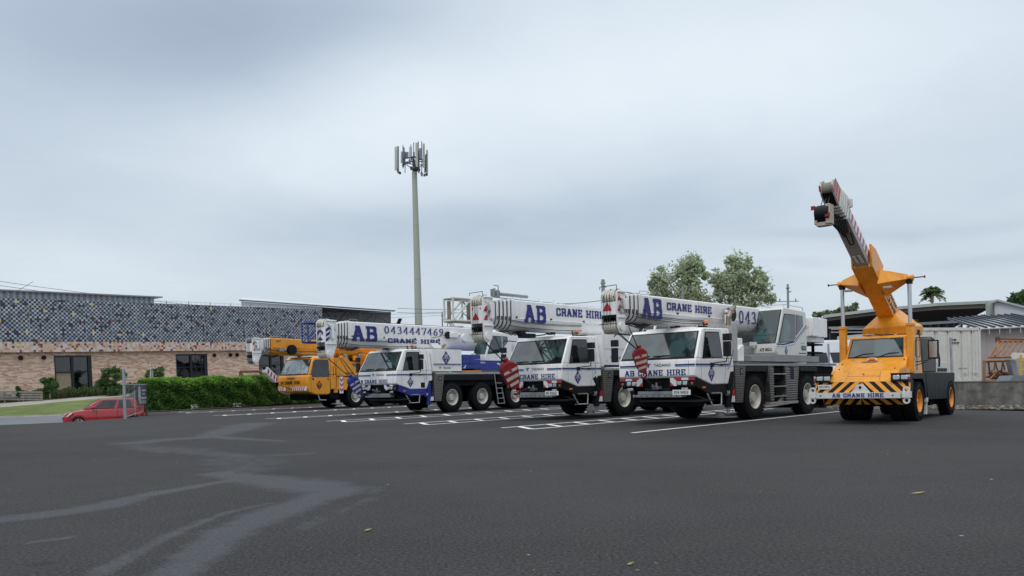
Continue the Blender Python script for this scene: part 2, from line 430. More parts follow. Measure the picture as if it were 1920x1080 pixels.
def emblem(mb, c, right, upv, h, mi_d=0, mi_l=1):
    "diamond badge with the letters A B and a small hook; c = centre"
    c = Vector(c); r_ = Vector(right); u_ = Vector(upv); nv = r_.cross(u_) * HAND[0]
    k = h / 2; kw = k * .80
    D_ = [c + r_*kw, c + u_*k, c - r_*kw, c - u_*k]
    mb.add([p + nv*.004 for p in D_], [(0, 1, 2, 3)], mi_d)
    slab(mb, 'AB', c - r_*kw*.36 + u_*k*.12 + nv*.003, r_, u_, k*.46, width=kw*.72, mi=mi_l)
    mb.add([p + nv*.0075 for p in (c - r_*kw*.72 + u_*k*.05, c + r_*kw*.72 + u_*k*.05, c + r_*kw*.62 - u_*k*.13, c - r_*kw*.62 - u_*k*.13)], [(0, 1, 2, 3)], mi_l)
    mb.add([p + nv*.0085 for p in (c - r_*kw*.6 + u_*k*.0, c + r_*kw*.6 + u_*k*.0, c + r_*kw*.55 - u_*k*.09, c - r_*kw*.55 - u_*k*.09)], [(0, 1, 2, 3)], mi_d)
    for a0, a1, b0, b1 in ((-.05, .05, -.22, -.45), (-.16, .16, -.38, -.44), (-.12, .0, -.5, -.62)):
        mb.add([p + nv*.009 for p in (c + r_*kw*a0 + u_*k*b0, c + r_*kw*a1 + u_*k*b0, c + r_*kw*a1 + u_*k*b1, c + r_*kw*a0 + u_*k*b1)], [(0, 1, 2, 3)], mi_l)

def maker_logo(mb, o, right, upv, h, mi_l, mi_d):
    o = Vector(o); r_ = Vector(right); u_ = Vector(upv); nv = r_.cross(u_) * HAND[0] * .005
    for pts, mi in (([(0, 1), (.7, 1), (.62, .75), (.25, .75), (.42, .3), (.25, .2)], mi_l), ([(.75, 1), (1.45, 1), (1.3, .7), (1.05, .7), (.85, 0), (.5, 0)], mi_d)):
        mb.add([o + r_*x*h + u_*y*h + nv for x, y in pts], [tuple(range(len(pts)))], mi)

def hook_block(root, c, ang, col, colw, size=1.0, yaw=0.5, ropes=(), tip=None):
    "sheave block with striped cheeks, hook below; c = centre (s,n,z); ang = lean towards the rear"
    c = Vector(c)
    ca, sa = math.cos(ang), math.sin(ang)
    cy, sy = math.cos(yaw), math.sin(yaw)
    def T(s, n, z):
        s, n = s*cy - n*sy, s*sy + n*cy
        return c + Vector((s*ca - z*sa, n, s*sa + z*ca))
    S = size
    mb = MB()
    pr = [(-.21, -.25)] + [(.27*math.sin(R(a)), .16 + .27*math.cos(R(a))) for a in range(-100, 101, 20)] + [(.21, -.25), (.10, -.48), (-.10, -.48)]
    for n0, n1 in ((.16, .20), (-.20, -.16)):
        A = [T(s*S, n0*S, z*S) for s, z in pr]; B = [T(s*S, n1*S, z*S) for s, z in pr]
        mb.loft(A, B, 0)
    for nn in (-.10, -.03, .04, .11):
        mb.cyl(T(0, nn*S-.018, .16*S), T(0, nn*S+.018, .16*S), .285*S, n=24, mi=0)
    fr = [(-.22, .0), (-.22, .34), (.22, .34), (.22, .0)]
    mb.cyl(T(0, -.22*S, .16*S), T(0, .22*S, .16*S), .05*S, n=12, mi=0); mb.cyl(T(0, 0, .40*S), T(0, 0, .55*S), .09*S, n=10)
    hb = mb.build('hook_block', [col, colw, steel], root, bev=.008, crane=True)
    mb = MB()
    for z0, z1, w in ((-.36, -.27, .155), (-.16, -.05, .215), (.07, .16, .235)):
        mb.loft([T(-w*S, .2045*S, z0*S), T(w*S, .2045*S, (z0+.05)*S), T(w*S, .2045*S, (z1+.05)*S), T(-w*S, .2045*S, z1*S)],
                [T(-w*S, .212*S, z0*S), T(w*S, .212*S, (z0+.05)*S), T(w*S, .212*S, (z1+.05)*S), T(-w*S, .212*S, z1*S)])
    mb.build('cheek_stripe', colw, hb, crane=True)
    mb = MB()
    mb.cyl(T(0, 0, -.38*S), T(0, 0, -.50*S), .10*S, n=12)
    pts = [T(.02*S, 0, -.48*S)] + [T((.02 + .12*math.sin(R(a)))*S, 0, (-.60 + .12*math.cos(R(a)))*S) for a in range(0, 241, 30)]
    mb.tube(pts, .038*S, n=8)
    mb.build('hook', col, hb, crane=True)
    if ropes:
        mb = MB()
        for p in ropes: mb.tube([p, T(0, 0, .3*S)], .013, n=5)
        if tip: mb.tube([T(.02, 0, -.7*S), tip], .022, n=6)
        mb.build('wire_rope', rope, hb, crane=True)
    return hb

def boom(root, sf, sr, zb, zt, nc, hw, ncol, collar, head, pal, letters, tri, front_col=None):
    """telescopic boom, level: sf = front of the base section, collars in front of it; head = dict"""
    paint = pal['paint']
    def prof(k, s):
        w = hw * k; H_ = (zt - zb) * k; zc = (zt + zb)/2 + (1-k)*.02
        t = zc + H_/2; b = zc - H_/2; zm = b + H_*.40
        pts = [(-w+.03, t), (w-.03, t), (w, t-.03), (w, zm)]
        for i in range(1, 9):
            a_ = R(180 * i / 9); pts.append((w*math.cos(a_), zm - (zm-b)*math.sin(a_)))
        pts += [(-w, zm), (-w, t-.03)]
        return [(s, nc + x, z) for x, z in pts]
    mb = MB()
    mb.loft(prof(1, sf), prof(1, sr))
    mb.loft(prof(1.035, sf), prof(1.035, sf+.10))
    # stiffening fold and rib along the flank
    zf = zb + (zt-zb)*.40
    mb.box((sf+.25, nc+hw-.005, zf-.012), (sr, nc+hw+.012, zf+.012))
    b0 = mb.build('boom', paint, root, bev=.006, crane=True)
    prev = b0
    s = sf
    for k in range(ncol):
        kk = 1 - .045*(k+1)
        mb = MB()
        mb.loft(prof(kk-.05, s-collar*1.15), prof(kk-.05, sf+.3), mi=1)  # inner section coloured near black as the shade between collars
        mb.loft(prof(kk+.035, s-collar), prof(kk+.02, s-collar*.38), mi=0)
        for j in range(4): mb.box((s-collar*.95, nc+hw*(kk+.03), zf-.06+j*.03), (s-collar*.5, nc+hw*(kk+.03)+.03, zf-.045+j*.03), 1)
        mb.build('boom_section', [pal['collar'], dark], b0, bev=.004, crane=True)
        s -= collar
    mb = MB()
    for j, (z_, r_) in enumerate(((zf-.10, .010), (zf-.14, .008), (zb+.12, .012))):
        mb.tube([(sf-.2, nc+hw+.02, z_+.05), (sf+.5, nc+hw+.015, z_), (sf+2.2, nc+hw+.018, z_-.03), (sf+3.6, nc+hw+.015, z_)], r_, n=5)
    for s_ in (sf+.18, sf+1.9, sf+3.7, sf+5.2):
        mb.box((s_, nc+hw-.01, zf+.02), (s_+.07, nc+hw+.03, zf+.07)); mb.box((s_+.3, nc-.1, zb-.04), (s_+.5, nc+.14, zb+.03))
    for k in range(7): mb.tube([(sf-.3+.05*k, nc+.05*k-.1, zb+.02), (sf-.1+.06*k, nc+hw-.05, zb-.10-.02*(k % 3)), (sf+.35+.05*k, nc+.05*k, zb+.01)], .014, n=5)
    mb.build('hydraulic_hose', plastic, b0, crane=True)
    mb = MB()
    for s_ in (sf+.02, sf+.05): mb.box((s_, nc-hw+.03, zt), (s_+.02, nc+hw-.03, zt+.04))
    mb.tube([(sf+.1, nc+hw-.04, zt+.0), (sf+.1, nc+hw-.04, zt+.10), (sf+.5, nc+hw-.04, zt+.10), (sf+.5, nc+hw-.04, zt)], .009, n=5)
    mb.build('handrail', lgrey, b0, crane=True)
    # head
    h0, h1, ht, hb_ = head['s0'], head['s1'], head['zt'], head['zb']
    w = head['w']
    mb = MB()
    mb.loft(prof(.74, h1-.02), prof(.74, sf))
    pr = [(h0, ht-.10), (h0+.12, ht), (h1, ht-.02), (h1, zb+.10), (h1-.05, zb-.02), (h0+.42, hb_+.05), (h0+.32, hb_-.05), (h0+.14, hb_-.05), (h0+.02, hb_+.12)]
    for n0 in (nc+w-.025, nc-w):
        mb.prism(poly_side(pr, n0), (0, .025, 0))
    mb.box((h0+.015, nc-w+.02, zb+.20), (h0+.035, nc+w-.02, ht-.32))
    mb.box((h1-.06, nc-w+.02, zb), (h1, nc+w-.02, ht-.03))
    # stiffener flanges, pins and box on the near cheek
    nn = nc + w
    for z_ in (ht-.05, zb+.14):
        mb.box((h0+.06, nn-.004, z_-.02), (h1-.03, nn+.05, z_+.02))
    mb.box((h0+.30, nn, zb+.35), (h0+.42, nn+.10, ht-.22))
    hd = mb.build('boom_head', pal['head'], b0, bev=.008, crane=True)
    for zc, rr in ((ht-.17, .21), (hb_+.14, .20)):
        mb = MB()
        for i in range(5):
            na = nc - w + .06 + i*(2*w-.12)/5 + .008
            nb = na + (2*w-.12)/5 - .016
            mb.lathe((h0+.19 if zc > zb+.3 else h0+.22, na, zc), (0, 1, 0), [(0, rr), ((nb-na)*.3, rr-.03), ((nb-na)*.7, rr-.03), (nb-na, rr)], n=28)
            cs = h0+.19 if zc > zb+.3 else h0+.22
            mb.cyl((cs, na, zc), (cs, nb, zc), rr-.035, n=24)
        mb.build('sheave', pal['sheave'], hd, crane=True)
    mb = MB()
    mb.box((h0+.0, nc-w+.03, hb_+.36), (h0+.03, nc+w-.03, hb_+.44)); mb.box((h0+.1, nc-w+.03, hb_+.1), (h0+.4, nc+w-.03, hb_+.42)); mb.box((h0+.12, nc-w+.03, ht-.34), (h0+.4, nc+w-.03, ht-.1))  # black boxes stand in for the shade in the head's recesses
    mb.build('recess_shade', dark, hd, crane=True)
    mb = MB()
    cs = h0 + .22
    mb.cyl((cs, nn-.005, hb_+.14), (cs, nn+.045, hb_+.14), .12, n=20)
    mb.cyl((h0+.19, nn-.005, ht-.17), (h0+.19, nn+.03, ht-.17), .06, n=16)
    for q_ in range(9):
        mb.cyl((h0+.1+random.random()*(h1-h0-.2), nn+.02, zb+.2+random.random()*(ht-zb-.4)), (h0+.1+random.random()*(h1-h0-.2), nn+.07, zb+.2+random.random()*(ht-zb-.4)), .012, n=6, mi=1)
    mb.build('pin', [pal['head'], grey], hd, crane=True)
    mb = MB()
    # guard rod above and rope guard across the lower sheaves
    mb.tube([(h0-.05, nc-w+.02, ht+.02), (h0-.05, nc-w+.02, ht+.10), (h0+.02, nn, ht+.12), (h0+.02, nn, ht+.0)], .010, n=5)
    mb.tube([(h0-.03, nc-w-.03, hb_+.20), (h0-.03, nn+.03, hb_+.20)], .012, n=5)
    for i in range(3):
        x_ = nc - w + .12 + i*.10
        mb.tube([(h0-.02, x_, ht-.12), (h0-.02, x_, hb_+.18)], .008, n=5)
    mb.tube([(h0+.1, nc, ht+.03), (sf+.2, nc, zt+.06), (sr, nc, zt+.03)], .012, n=5)
    mb.build('wire_rope', rope, hd, crane=True)
    # warning decals on the front plate and cheek
    mb = MB()
    fx = h0 + .011
    def ftri(pts, mi=0): mb.prism([(fx, nc + a_, z) for a_, z in pts], (-.006, 0, 0), mi)
    zc = zb + .42
    if tri == 'red':
        ftri([(-w*.75, zc-.10), (w*.35, zc-.10), (w*.30, zc-.04), (-w*.2, zc+.13), (-w*.7, zc-.05)])
        for z_ in (zc+.22,):
            ftri([(-w*.8, z_), (-w*.55, z_+.05), (-w*.8, z_+.09)]); ftri([(w*.7, z_), (w*.45, z_+.05), (w*.7, z_+.07)])
        for a_, b_, z0 in ((.05, .22, zc+.16), (.05, .22, zc-.12)):
            mb.prism([(h0+a_, nn+.002, z0), (h0+b_, nn+.002, z0), (h0+b_, nn+.002, z0+.20), (h0+a_+.06, nn+.002, z0+.13)], (0, .005, 0))
    elif tri == 'blue':
        ftri([(-w*.75, zc-.12), (w*.55, zc-.12), (-w*.1, zc+.02)])
        ftri([(-w*.75, zc+.06), (-w*.1, zc+.24), (w*.55, zc+.06), (w*.55, zc+.20), (w*.1, zc+.30), (-w*.4, zc+.30), (-w*.75, zc+.20)])
        for z0 in (zc-.2, zc+.0, zc+.2):
            mb.prism([(h0+.05, nn+.002, z0), (h0+.26, nn+.002, z0+.12), (h0+.26, nn+.002, z0+.24), (h0+.05, nn+.002, z0+.12)], (0, .005, 0))
    elif tri == 'stripe':
        mb.prism([(h0+.06, nn+.002, zc+.12), (h0+.24, nn+.002, zc+.32), (h0+.24, nn+.002, zc+.46), (h0+.06, nn+.002, zc+.26)], (0, .005, 0))
        mb.prism([(h0+.10, nn+.002, zc-.22), (h0+.22, nn+.002, zc-.10), (h0+.22, nn+.002, zc+.0), (h0+.10, nn+.002, zc-.12)], (0, .005, 0))
    if mb.v: mb.build('warning_decal', blued if tri == 'blue' else redref, hd, crane=True)
    # lettering on the flank
    if letters:
        mb = MB()
        for kind, text, s0, s1, z0, z1 in letters:
            o_ = (s0, nc + hw + .012, z0)
            if kind == 'slab': slab(mb, text, o_, (1, 0, 0), (0, 0, 1), z1-z0, width=s1-s0, pw=.21, ph=.17)
            elif kind == 'digit': slab(mb, text, o_, (1, 0, 0), (0, 0, 1), z1-z0, width=s1-s0, pw=.115, ph=.05)
            else: sans(mb, text, o_, (1, 0, 0), (0, 0, 1), z1-z0, width=s1-s0, bold=.01)
        mb.build('lettering', pal.get('letter', blued), b0, crane=True)
    return b0, hd

def carrier(root, c):
    "drive cab, deck, mudguards, wheels and underbody of an all-terrain crane"
    W_ = c.get('W', 2.6)
    paint = c.get('paint', white); acc = c['acc']
    f = c['sf']; zr = c['zr']; zbelt = c['belt']; zlow = 1.34
    # --- cab
    mb = MB()
    low = [(f+.04, zlow), (f, zlow+.05), (f, zbelt-.05), (f+.03, zbelt), (-1.27, zbelt), (-1.24, 1.48), (-1.45, 1.46), (-1.60, 1.12), (-2.55, 1.12)]
    mb.loft(poly_side(low, 0), poly_side(low, -W_))
    k = .11
    def sd(s, z, side=0):
        t = max(0, (z - zbelt)) * k
        return (s, -t if side == 0 else -W_ + t, z)
    upp = [(f+.03, zbelt), (f+.50, zr-.10), (f+.62, zr-.02), (-1.32, zr), (-1.27, zbelt)]
    mb.loft([sd(s, z+.001) for s, z in upp], [sd(s, z+.001, 1) for s, z in upp])
    mb.box((-2.7, -W_+.5, zr-.03), (-1.6, -.5, zr+.03))
    cab = mb.build('drive_cab', paint, root, bev=.035, crane=True, seg=3)
    # windscreen: frame and glass on the sloping front
    def fp(n, z, lift):
        t = (z - zbelt) / (zr - .10 - zbelt); s = f + .03 + t * .47
        nx = Vector((-(zr-.10-zbelt), 0, .47)).normalized()
        return Vector((s, n, z)) + nx * lift
    g0, g1 = zbelt+.015, zr-.13
    mb = MB()
    def slanted(m_, n0, n1, z0, z1, l0, l1, mi=0, q=.10):
        A = [fp(n0, z0, l0), fp(n1, z0, l0), fp(n1-q, z1, l0), fp(n0+q, z1, l0)]
        B = [fp(n0, z0, l1), fp(n1, z0, l1), fp(n1-q, z1, l1), fp(n0+q, z1, l1)]
        m_.loft(A, B, mi)
    slanted(mb, -W_+.06, -.06, g0-.01, g1+.02, -.01, .006)
    fr = mb.build('windscreen_frame', plastic, cab, bev=.004, crane=True)
    mb = MB(); slanted(mb, -W_+.10, -.10, g0+.035, g1-.015, .0, .012)
    mb.build('windscreen', glass_w, cab, crane=True)
    mb = MB()
    for n0 in (-2.15, -1.45, -.75)[:c.get('wipers', 3)]:
        mb.tube([fp(n0, g0+.01, .02), fp(n0+.10, g0+.05, .04), fp(n0+.42, g0+.085, .035)], .010, n=5)
        mb.box(tuple(fp(n0+.05, g0+.06, .018)), tuple(fp(n0+.62, g0+.085, .035)))
    mb.build('wiper', plastic, cab, crane=True)
    # door window
    def sp_(s, z, lift): return Vector((s, -max(0, z-zbelt)*k + lift, z))
    wpts = [(f+.36, zbelt+.0), (f+.68, zr-.13), (-1.93, zr-.11), (-1.90, zbelt+.03)]
    def insetp(p, d):
        cx_ = sum(a_[0] for a_ in p)/len(p); cz_ = sum(a_[1] for a_ in p)/len(p)
        return [(x + (cx_-x)/max(.01, math.hypot(cx_-x, cz_-z))*d, z + (cz_-z)/max(.01, math.hypot(cx_-x, cz_-z))*d) for x, z in p]
    mb = MB(); mb.loft([sp_(s, z, -.01) for s, z in wpts], [sp_(s, z, .006) for s, z in wpts])
    mb.build('window_frame', plastic, cab, bev=.004, crane=True)
    wi = insetp(wpts, .05)
    mb = MB(); mb.loft([sp_(s, z, 0) for s, z in wi], [sp_(s, z, .011) for s, z in wi])
    mb.build('side_window', glass_s, cab, crane=True)
    # door outline, grille, handle
    mb = MB()
    for a_, b_ in (((f+.30, 1.23), (f+.30, zbelt)), ((-1.82, zbelt-.02), (-1.72, 1.48)), ((-1.72, 1.48), (-1.88, 1.14)), ((f+.30, zbelt), (f+.66, zr-.08)), ((f+.66, zr-.08), (-1.86, zr-.06)), ((-1.86, zr-.06), (-1.82, zbelt-.02)), ((-1.46, zbelt), (-1.50, zr-.05))):
        d_ = Vector((b_[0]-a_[0], 0, b_[1]-a_[1])); nrm = Vector((-d_.z, 0, d_.x)).normalized() * .006
        A = [sp_(*a_, .0015) - nrm, sp_(*a_, .0015) + nrm, sp_(*b_, .0015) + nrm, sp_(*b_, .0015) - nrm]
        mb.loft(A, [p + Vector((0, .002, 0)) for p in A])
    for n_ in (-.22,):
        mb.box((f-.002, n_-.006, 1.40), (f+.01, n_+.006, zbelt-.06))
    mb.build('door_seam', grey, cab, crane=True)
    mb = MB(); mb.box((-2.10, 0.0, zbelt-.20), (-1.88, .03, zbelt-.15)); mb.box((-2.02, 0, zbelt-.185), (-1.96, .045, zbelt-.165))
    mb.build('handle', plastic, cab, bev=.006, crane=True)
    if c.get('grille'):
        g_ = c['grille']; mb = MB(); mb.prism([(g_[0], 0, g_[2]), (g_[1], 0, g_[2]), (g_[1], 0, g_[3]), (g_[0], 0, g_[3])], (0, .012, 0)) if g_[4] == 'sq' else mb.prism([(g_[0]-.02, 0, (g_[2]+g_[3])/2+.06), ((g_[0]+g_[1])/2, 0, g_[3]), (g_[1]+.02, 0, (g_[2]+g_[3])/2-.04), ((g_[0]+g_[1])/2, 0, g_[2])], (0, .012, 0))
        mb.build('grille', black, cab, crane=True)
    # stripe, lettering, badge
    if c.get('stripe', True):
        zs = zbelt - .17
        mb = MB()
        st = c.get('stripe_col', 0)
        mb.box((f-.006, -2.55, zs-.022), (f-.001, -1.72, zs+.022)); mb.box((f-.006, -.66, zs-.022), (f-.001, -.02, zs+.022))
        mb.box((f+.0, .001, zs-.022), (-2.12, .006, zs+.022)); mb.box((-1.86, .001, zs-.022), (-1.50, .006, zs+.022))
        if c.get('kick'): mb.prism([(-1.50, .001, zs-.022), (-1.46, .001, zs-.022), (-1.26, .001, zs+.40), (-1.26, .001, zs+.46), (-1.50, .001, zs+.022)], (0, .005, 0))
        else: mb.box((-1.50, .001, zs-.022), (-1.25, .006, zs+.022))
        mb.box((f-.005, -2.55, zs-.055), (f-.001, -1.74, zs-.035), 1); mb.box((f-.005, -.64, zs-.055), (f-.001, -.02, zs-.035), 1)
        mb.box((f+.0, .001, zs-.055), (-1.26, .005, zs-.035), 1)
        mb.build('decal_stripe', [navy, lblue], cab, crane=True)
        mb = MB()
        tz = c.get('text_z', 1.40)
        slab(mb, 'AB CRANE HIRE', (f-.001, c.get('text_n0', -2.38), tz), (0, 1, 0), (0, 0, 1), .165, width=c.get('text_w', 2.06), mi=0)
        maker_logo(mb, (f-.001, -1.63, zs-.05), (0, 1, 0), (0, 0, 1), .11, 1, 3)
        sans(mb, 'TADANO', (f-.001, -1.36, zs-.035), (0, 1, 0), (0, 0, 1), .085, width=.56, mi=2, bold=.012)
        mb.build('lettering', [blued, lblue, plastic, navy], cab, crane=True)
        mb = MB(); emblem(mb, (-2.57, .001, 1.42), (1, 0, 0), (0, 0, 1), .46)
        mb.build('badge', [blued, whiteref], cab, crane=True)
    # mirrors
    mb = MB()
    mb.box((-2.28, .22, zbelt+.05), (-2.16, .42, zbelt+.48)); mb.box((-2.30, .22, zbelt+.50), (-2.14, .44, zbelt+.70))
    mb.tube([(-2.55, .0, zbelt-.18), (-2.50, .10, zbelt-.12), (-2.25, .30, zbelt-.10), (-2.22, .32, zbelt+.05)], .018, n=6)
    mb.box((-2.62, .0, zbelt-.24), (-2.48, .05, zbelt-.12))
    m_ = mb.build('mirror', plastic, cab, bev=.02, crane=True)
    mb = MB()
    mb.box((f+.20, -W_-.42, zbelt-.02), (f+.30, -W_-.22, zbelt+.42)); mb.box((f+.18, -W_-.42, zbelt+.46), (f+.30, -W_-.2, zbelt+.66))
    mb.tube([(f+.5, -W_+.1, zr-.1), (f+.2, -W_-.2, zr-.05), (f+.2, -W_-.3, zr-.15)], .018, n=6)
    mb.build('mirror', plastic, cab, bev=.02, crane=True)
    mb = MB()
    mb.tube([(-1.62, .0, 1.55), (-1.62, .05, 1.6), (-1.66, .03, 2.35), (-1.66, -.03, 2.4)], .013, n=6)
    mb.tube([(f+.7, -.35, zr-.02), (f+.75, -.35, zr+.07), (-1.5, -.35, zr+.07), (-1.45, -.35, zr)], .011, n=5)
    mb.tube([(f+.7, -2.2, zr-.02), (f+.75, -2.2, zr+.07), (-1.5, -2.2, zr+.07), (-1.45, -2.2, zr)], .011, n=5)
    mb.build('handrail', lgrey, cab, crane=True)
    mb = MB()
    mb.box((-1.42, -1.1, zr-.02), (-1.34, -.9, zr+.16)); mb.cyl((-2.2, -1.3, zr), (-2.2, -1.3, zr+.45), .008, n=5)
    mb.build('aerial', plastic, cab, crane=True)
    # beacon
    mb = MB(); mb.cyl((-2.02, -.45, zr), (-2.02, -.45, zr+.10), .035, n=10, mi=1); mb.cyl((-2.02, -.45, zr+.10), (-2.02, -.45, zr+.14), .05, .075, n=14, mi=1); mb.lathe((-2.02, -.45, zr+.14), (0, 0, 1), [(0, .075), (.07, .07), (.10, .04), (.105, 0.001)], n=16)
    mb.build('beacon', [amber, plastic], cab, crane=True)
    mb = MB(); mb.cyl((-2.45, -.25, zr-.03), (-2.45, -.30, zr+.16), .035, .02, n=8)
    mb.build('horn', plastic, cab, crane=True)
    # --- front under the cab
    fb = sub_empty('front_bumper', root)
    mb = MB()
    mb.box((f+.10, -W_+.05, 1.02), (-2.6, -.06, zlow)); mb.box((f+.35, -W_+.3, .50), (-2.4, -.35, 1.02))
    mb.prism([(f+.06, -.02, zlow-.005), (f+.06, -.02, 1.06), (f+.9, -.02, .80), (-1.62, -.02, .84), (-1.62, -.02, 1.12), (-2.55, -.02, 1.115)], (0, -.35, 0), mi=1)
    mb.box((-2.5, -W_+.2, .62), (-1.3, -.40, 1.5))
    mb.build('underbody', [dark, acc], fb, bev=.01, crane=True)
    for sgn in (0, 1):
        mb = MB()
        def X(n): return n if sgn == 0 else -W_ - n
        n0, n1 = X(-.02), X(-.84)
        a_, b_ = min(n0, n1), max(n0, n1)
        mb.box((f+.01, a_, 1.09), (f+.12, b_, 1.335), 0)
        # bands
        pc, pw_ = 1, 2
        fx = f + .008
        def q(n_a, n_b, z0, z1, sh, mi): mb.prism([(fx, X(n_a), z0), (fx, X(n_b), z0), (fx, X(n_b)+(-sh if sgn == 0 else sh), z1), (fx, X(n_a)+(-sh if sgn == 0 else sh), z1)], (-.006, 0, 0), mi)
        q(-.03, -.24, 1.26, 1.33, -.0, 1); q(-.24, -.46, 1.26, 1.33, 0, 2); q(-.46, -.62, 1.26, 1.33, 0, 1); 
        q(-.62, -.83, 1.10, 1.33, 0, 2)
        mb.prism([(fx-.007, X(-.70), 1.10), (fx-.007, X(-.83), 1.10), (fx-.007, X(-.83), 1.22)], (-.003, 0, 0), 1)
        mb.prism([(fx-.007, X(-.62), 1.33), (fx-.007, X(-.62), 1.24), (fx-.007, X(-.72), 1.33)], (-.003, 0, 0), 1)
        mb.build('hazard_panel', [black, c.get('hz', redref), whiteref], fb, crane=True)
        mb = MB()
        for na, nb in ((-.28, -.42), (-.46, -.60)):
            aa, bb = sorted((X(na), X(nb))); mb.box((f-.012, aa, 1.12), (f+.02, bb, 1.235))
        mb.build('headlight', lens, fb, bev=.015, crane=True)
        mb = MB(); aa, bb = sorted((X(-.09), X(-.16))); mb.box((f-.008, aa, 1.13), (f+.02, bb, 1.20))
        mb.build('indicator', pm('dull_amber_lens', (.42, .11, .04), .3), fb, bev=.01, crane=True)
        mb = MB(); aa, bb = sorted((X(-.28), X(-.48))); mb.box((f+.01, aa, .97), (f+.08, bb, 1.05))
        mb.build('fog_lamp', lens, fb, bev=.015, crane=True)
    mb = MB()
    mb.box((f+.02, -1.95, .86), (f+.30, -.48, .95)); mb.box((f-.02, -2.10, .78), (f+.25, -.45, .85))
    for i in range(8): mb.box((f-.026, -2.02 + i*.2, .80), (f-.018, -1.98 + i*.2, .83), 1)
    mb.box((f+.10, -1.75, .98), (f+.40, -.9, 1.10), 2)
    mb.box((f+.10, -1.95, .64), (f+.45, .10, .70), 2); mb.prism([(f+.1, -.40, .66), (f+.1, .20, .66), (f+.6, .20, .66), (f+.6, -.4, .66)], (0, 0, .035), 2)
    mb.tube([(f+.15, -.45, .92), (f+.5, .02, .70)], .018, mi=2)
    mb.build('bumper_bar', [grey, dark, plastic], fb, bev=.008, crane=True)
    mb = MB()
    mb.box((f+.06, -1.35, 1.02), (f-.10, -1.15, 1.10)); mb.cyl((f-.1, -1.25, 1.06), (f-.28, -1.25, 1.12), .04, n=8); mb.cyl((f-.05, -1.25, 1.20), (f-.05, -1.25, 1.0), .03, n=8)
    mb.build('tow_hitch', grey, fb, crane=True)
    if c.get('plate'):
        mb = MB(); mb.box((f-.03, -.74, .845), (f-.018, -.16, .99), 0); sans(mb, c['plate'], (f-.031, -.68, .875), (0, 1, 0), (0, 0, 1), .085, width=.46, mi=1, bold=.01)
        mb.build('number_plate', [whiteref, plastic], fb, crane=True)
    mb = MB()
    mb.box((f+.38, -.02, 1.02), (f+.52, .006, 1.07)); mb.build('marker_lamp', amber, fb, crane=True)
    # steps beside the door
    mb = MB()
    mb.tube([(-2.85, .02, .86), (-2.62, .05, .52), (-2.12, .05, .52), (-2.05, .02, .86)], .022)
    mb.box((-2.55, -.02, .86), (-2.12, .06, .89)); mb.box((-2.6, -.12, .50), (-2.14, .04, .53))
    mb.build('step', lgrey, root, crane=True)
    # --- chassis and deck
    e = c['end']; zd = c['deck']
    mb = MB()
    mb.box((-2.4, -1.75, .55), (e, -.85, 1.30)); mb.box((-1.0, -W_+.10, 1.22), (e-.1, -.10, zd-.10))
    for s_ in c['axles']: mb.cyl((s_, -W_+.3, .70), (s_, -.3, .70), .14, n=12); mb.box((s_-.25, -1.6, .45), (s_+.25, -1.0, .9))
    mb.build('chassis', dark, root, bev=.01, crane=True)
    mb = MB()
    mb.box((-1.03, -W_+.0, zd-.085), (e, .0, zd))
    if c.get('deck_stripe'): mb.box((-.95, .0, zd-.035), (e-.1, .005, zd-.012), 1)
    mb.build('deck', [lgrey, navy], root, bev=.01, crane=True)
    # mudguards
    mb = MB()
    for n0, n1, na, nb in ((-.03, .0, -.50, -.03), (-W_, -W_+.03, -W_+.03, -W_+.5)):
        mb = MB()
        mb.prism([(-1.16, n0, zd-.09), (-.50, n0, zd-.09), (-.72, n0, .55), (-1.14, n0, .55)], (0, n1-n0, 0))
        mb.box((-1.16, na, .55), (-1.13, nb, zd-.09))
        mb.build('mudguard', tread, root, crane=True)
    mb = MB(); mb.box((-.86, .0, zd-.36), (-.70, .008, zd-.16)); mb.box((-.82, .006, zd-.32), (-.74, .012, zd-.2), 1)
    mb.build('lamp_socket', [plastic, grey], root, crane=True)
    mb = MB()
    ax = c['axles']
    grp = []
    for s_ in ax:
        if grp and s_ - grp[-1][-1] < 2.4: grp[-1].append(s_)
        else: grp.append([s_])
    for g_ in grp:
        for na, nb in ((-.5, -.01), (-W_+.01, -W_+.5)):
            mb = MB(); mb.box((g_[0]-.62, na, 1.47), (g_[-1]+.80, nb, zd-.09)); mb.build('wheel_arch', black, root, bev=.02, crane=True)
    if len(ax) >= 4 and c.get('ladder4'):
        l0 = (ax[1]+.84)
        mb = MB()
        mb.tube([(l0, .01, zd-.1), (l0+.25, .01, .30)], .022); mb.tube([(l0+.5, .01, 1.10), (l0+.72, .01, .30)], .02)
        for i in range(5): z_ = .30 + i*.25; mb.box((l0+.22-.22*(z_-.3)/1.4, -.03, z_), (l0+.72-.05*i, .03, z_+.03))
        mb.box((l0+.26, -.55, 1.18), (l0+.75, -.02, zd-.1), 1)
        mb.build('ladder', [lgrey, dark], root, crane=True)
    if c.get('tank'):
        a_, b_ = c['tank']
        mb = MB()
        mb.prism([(a_-.10, -.02, zd-.09), (a_+.30, -.02, zd-.09), (a_+.30, -.02, .50), (a_+.08, -.02, .50)], (0, -.5, 0))
        mb.prism([(b_-1.13, -.02, zd-.09), (b_, -.02, zd-.09), (b_-.25, -.02, .50), (b_-1.05, -.02, .50)], (0, -.5, 0))
        for i in range(14):
            z_ = .56 + i*.075
            mb.box((b_-1.06, -.022, z_), (b_-.22, .006, z_+.03), 1)
            mb.box((a_+.04-.0*i, -.022, z_), (a_+.28, .006, z_+.03), 1)
        mb.box((b_-.75, -.03, 1.22), (b_-.50, .010, zd-.12), 2)
        mb.box((a_+.06, -.40, .41), (b_-.22, .02, .495), 3)
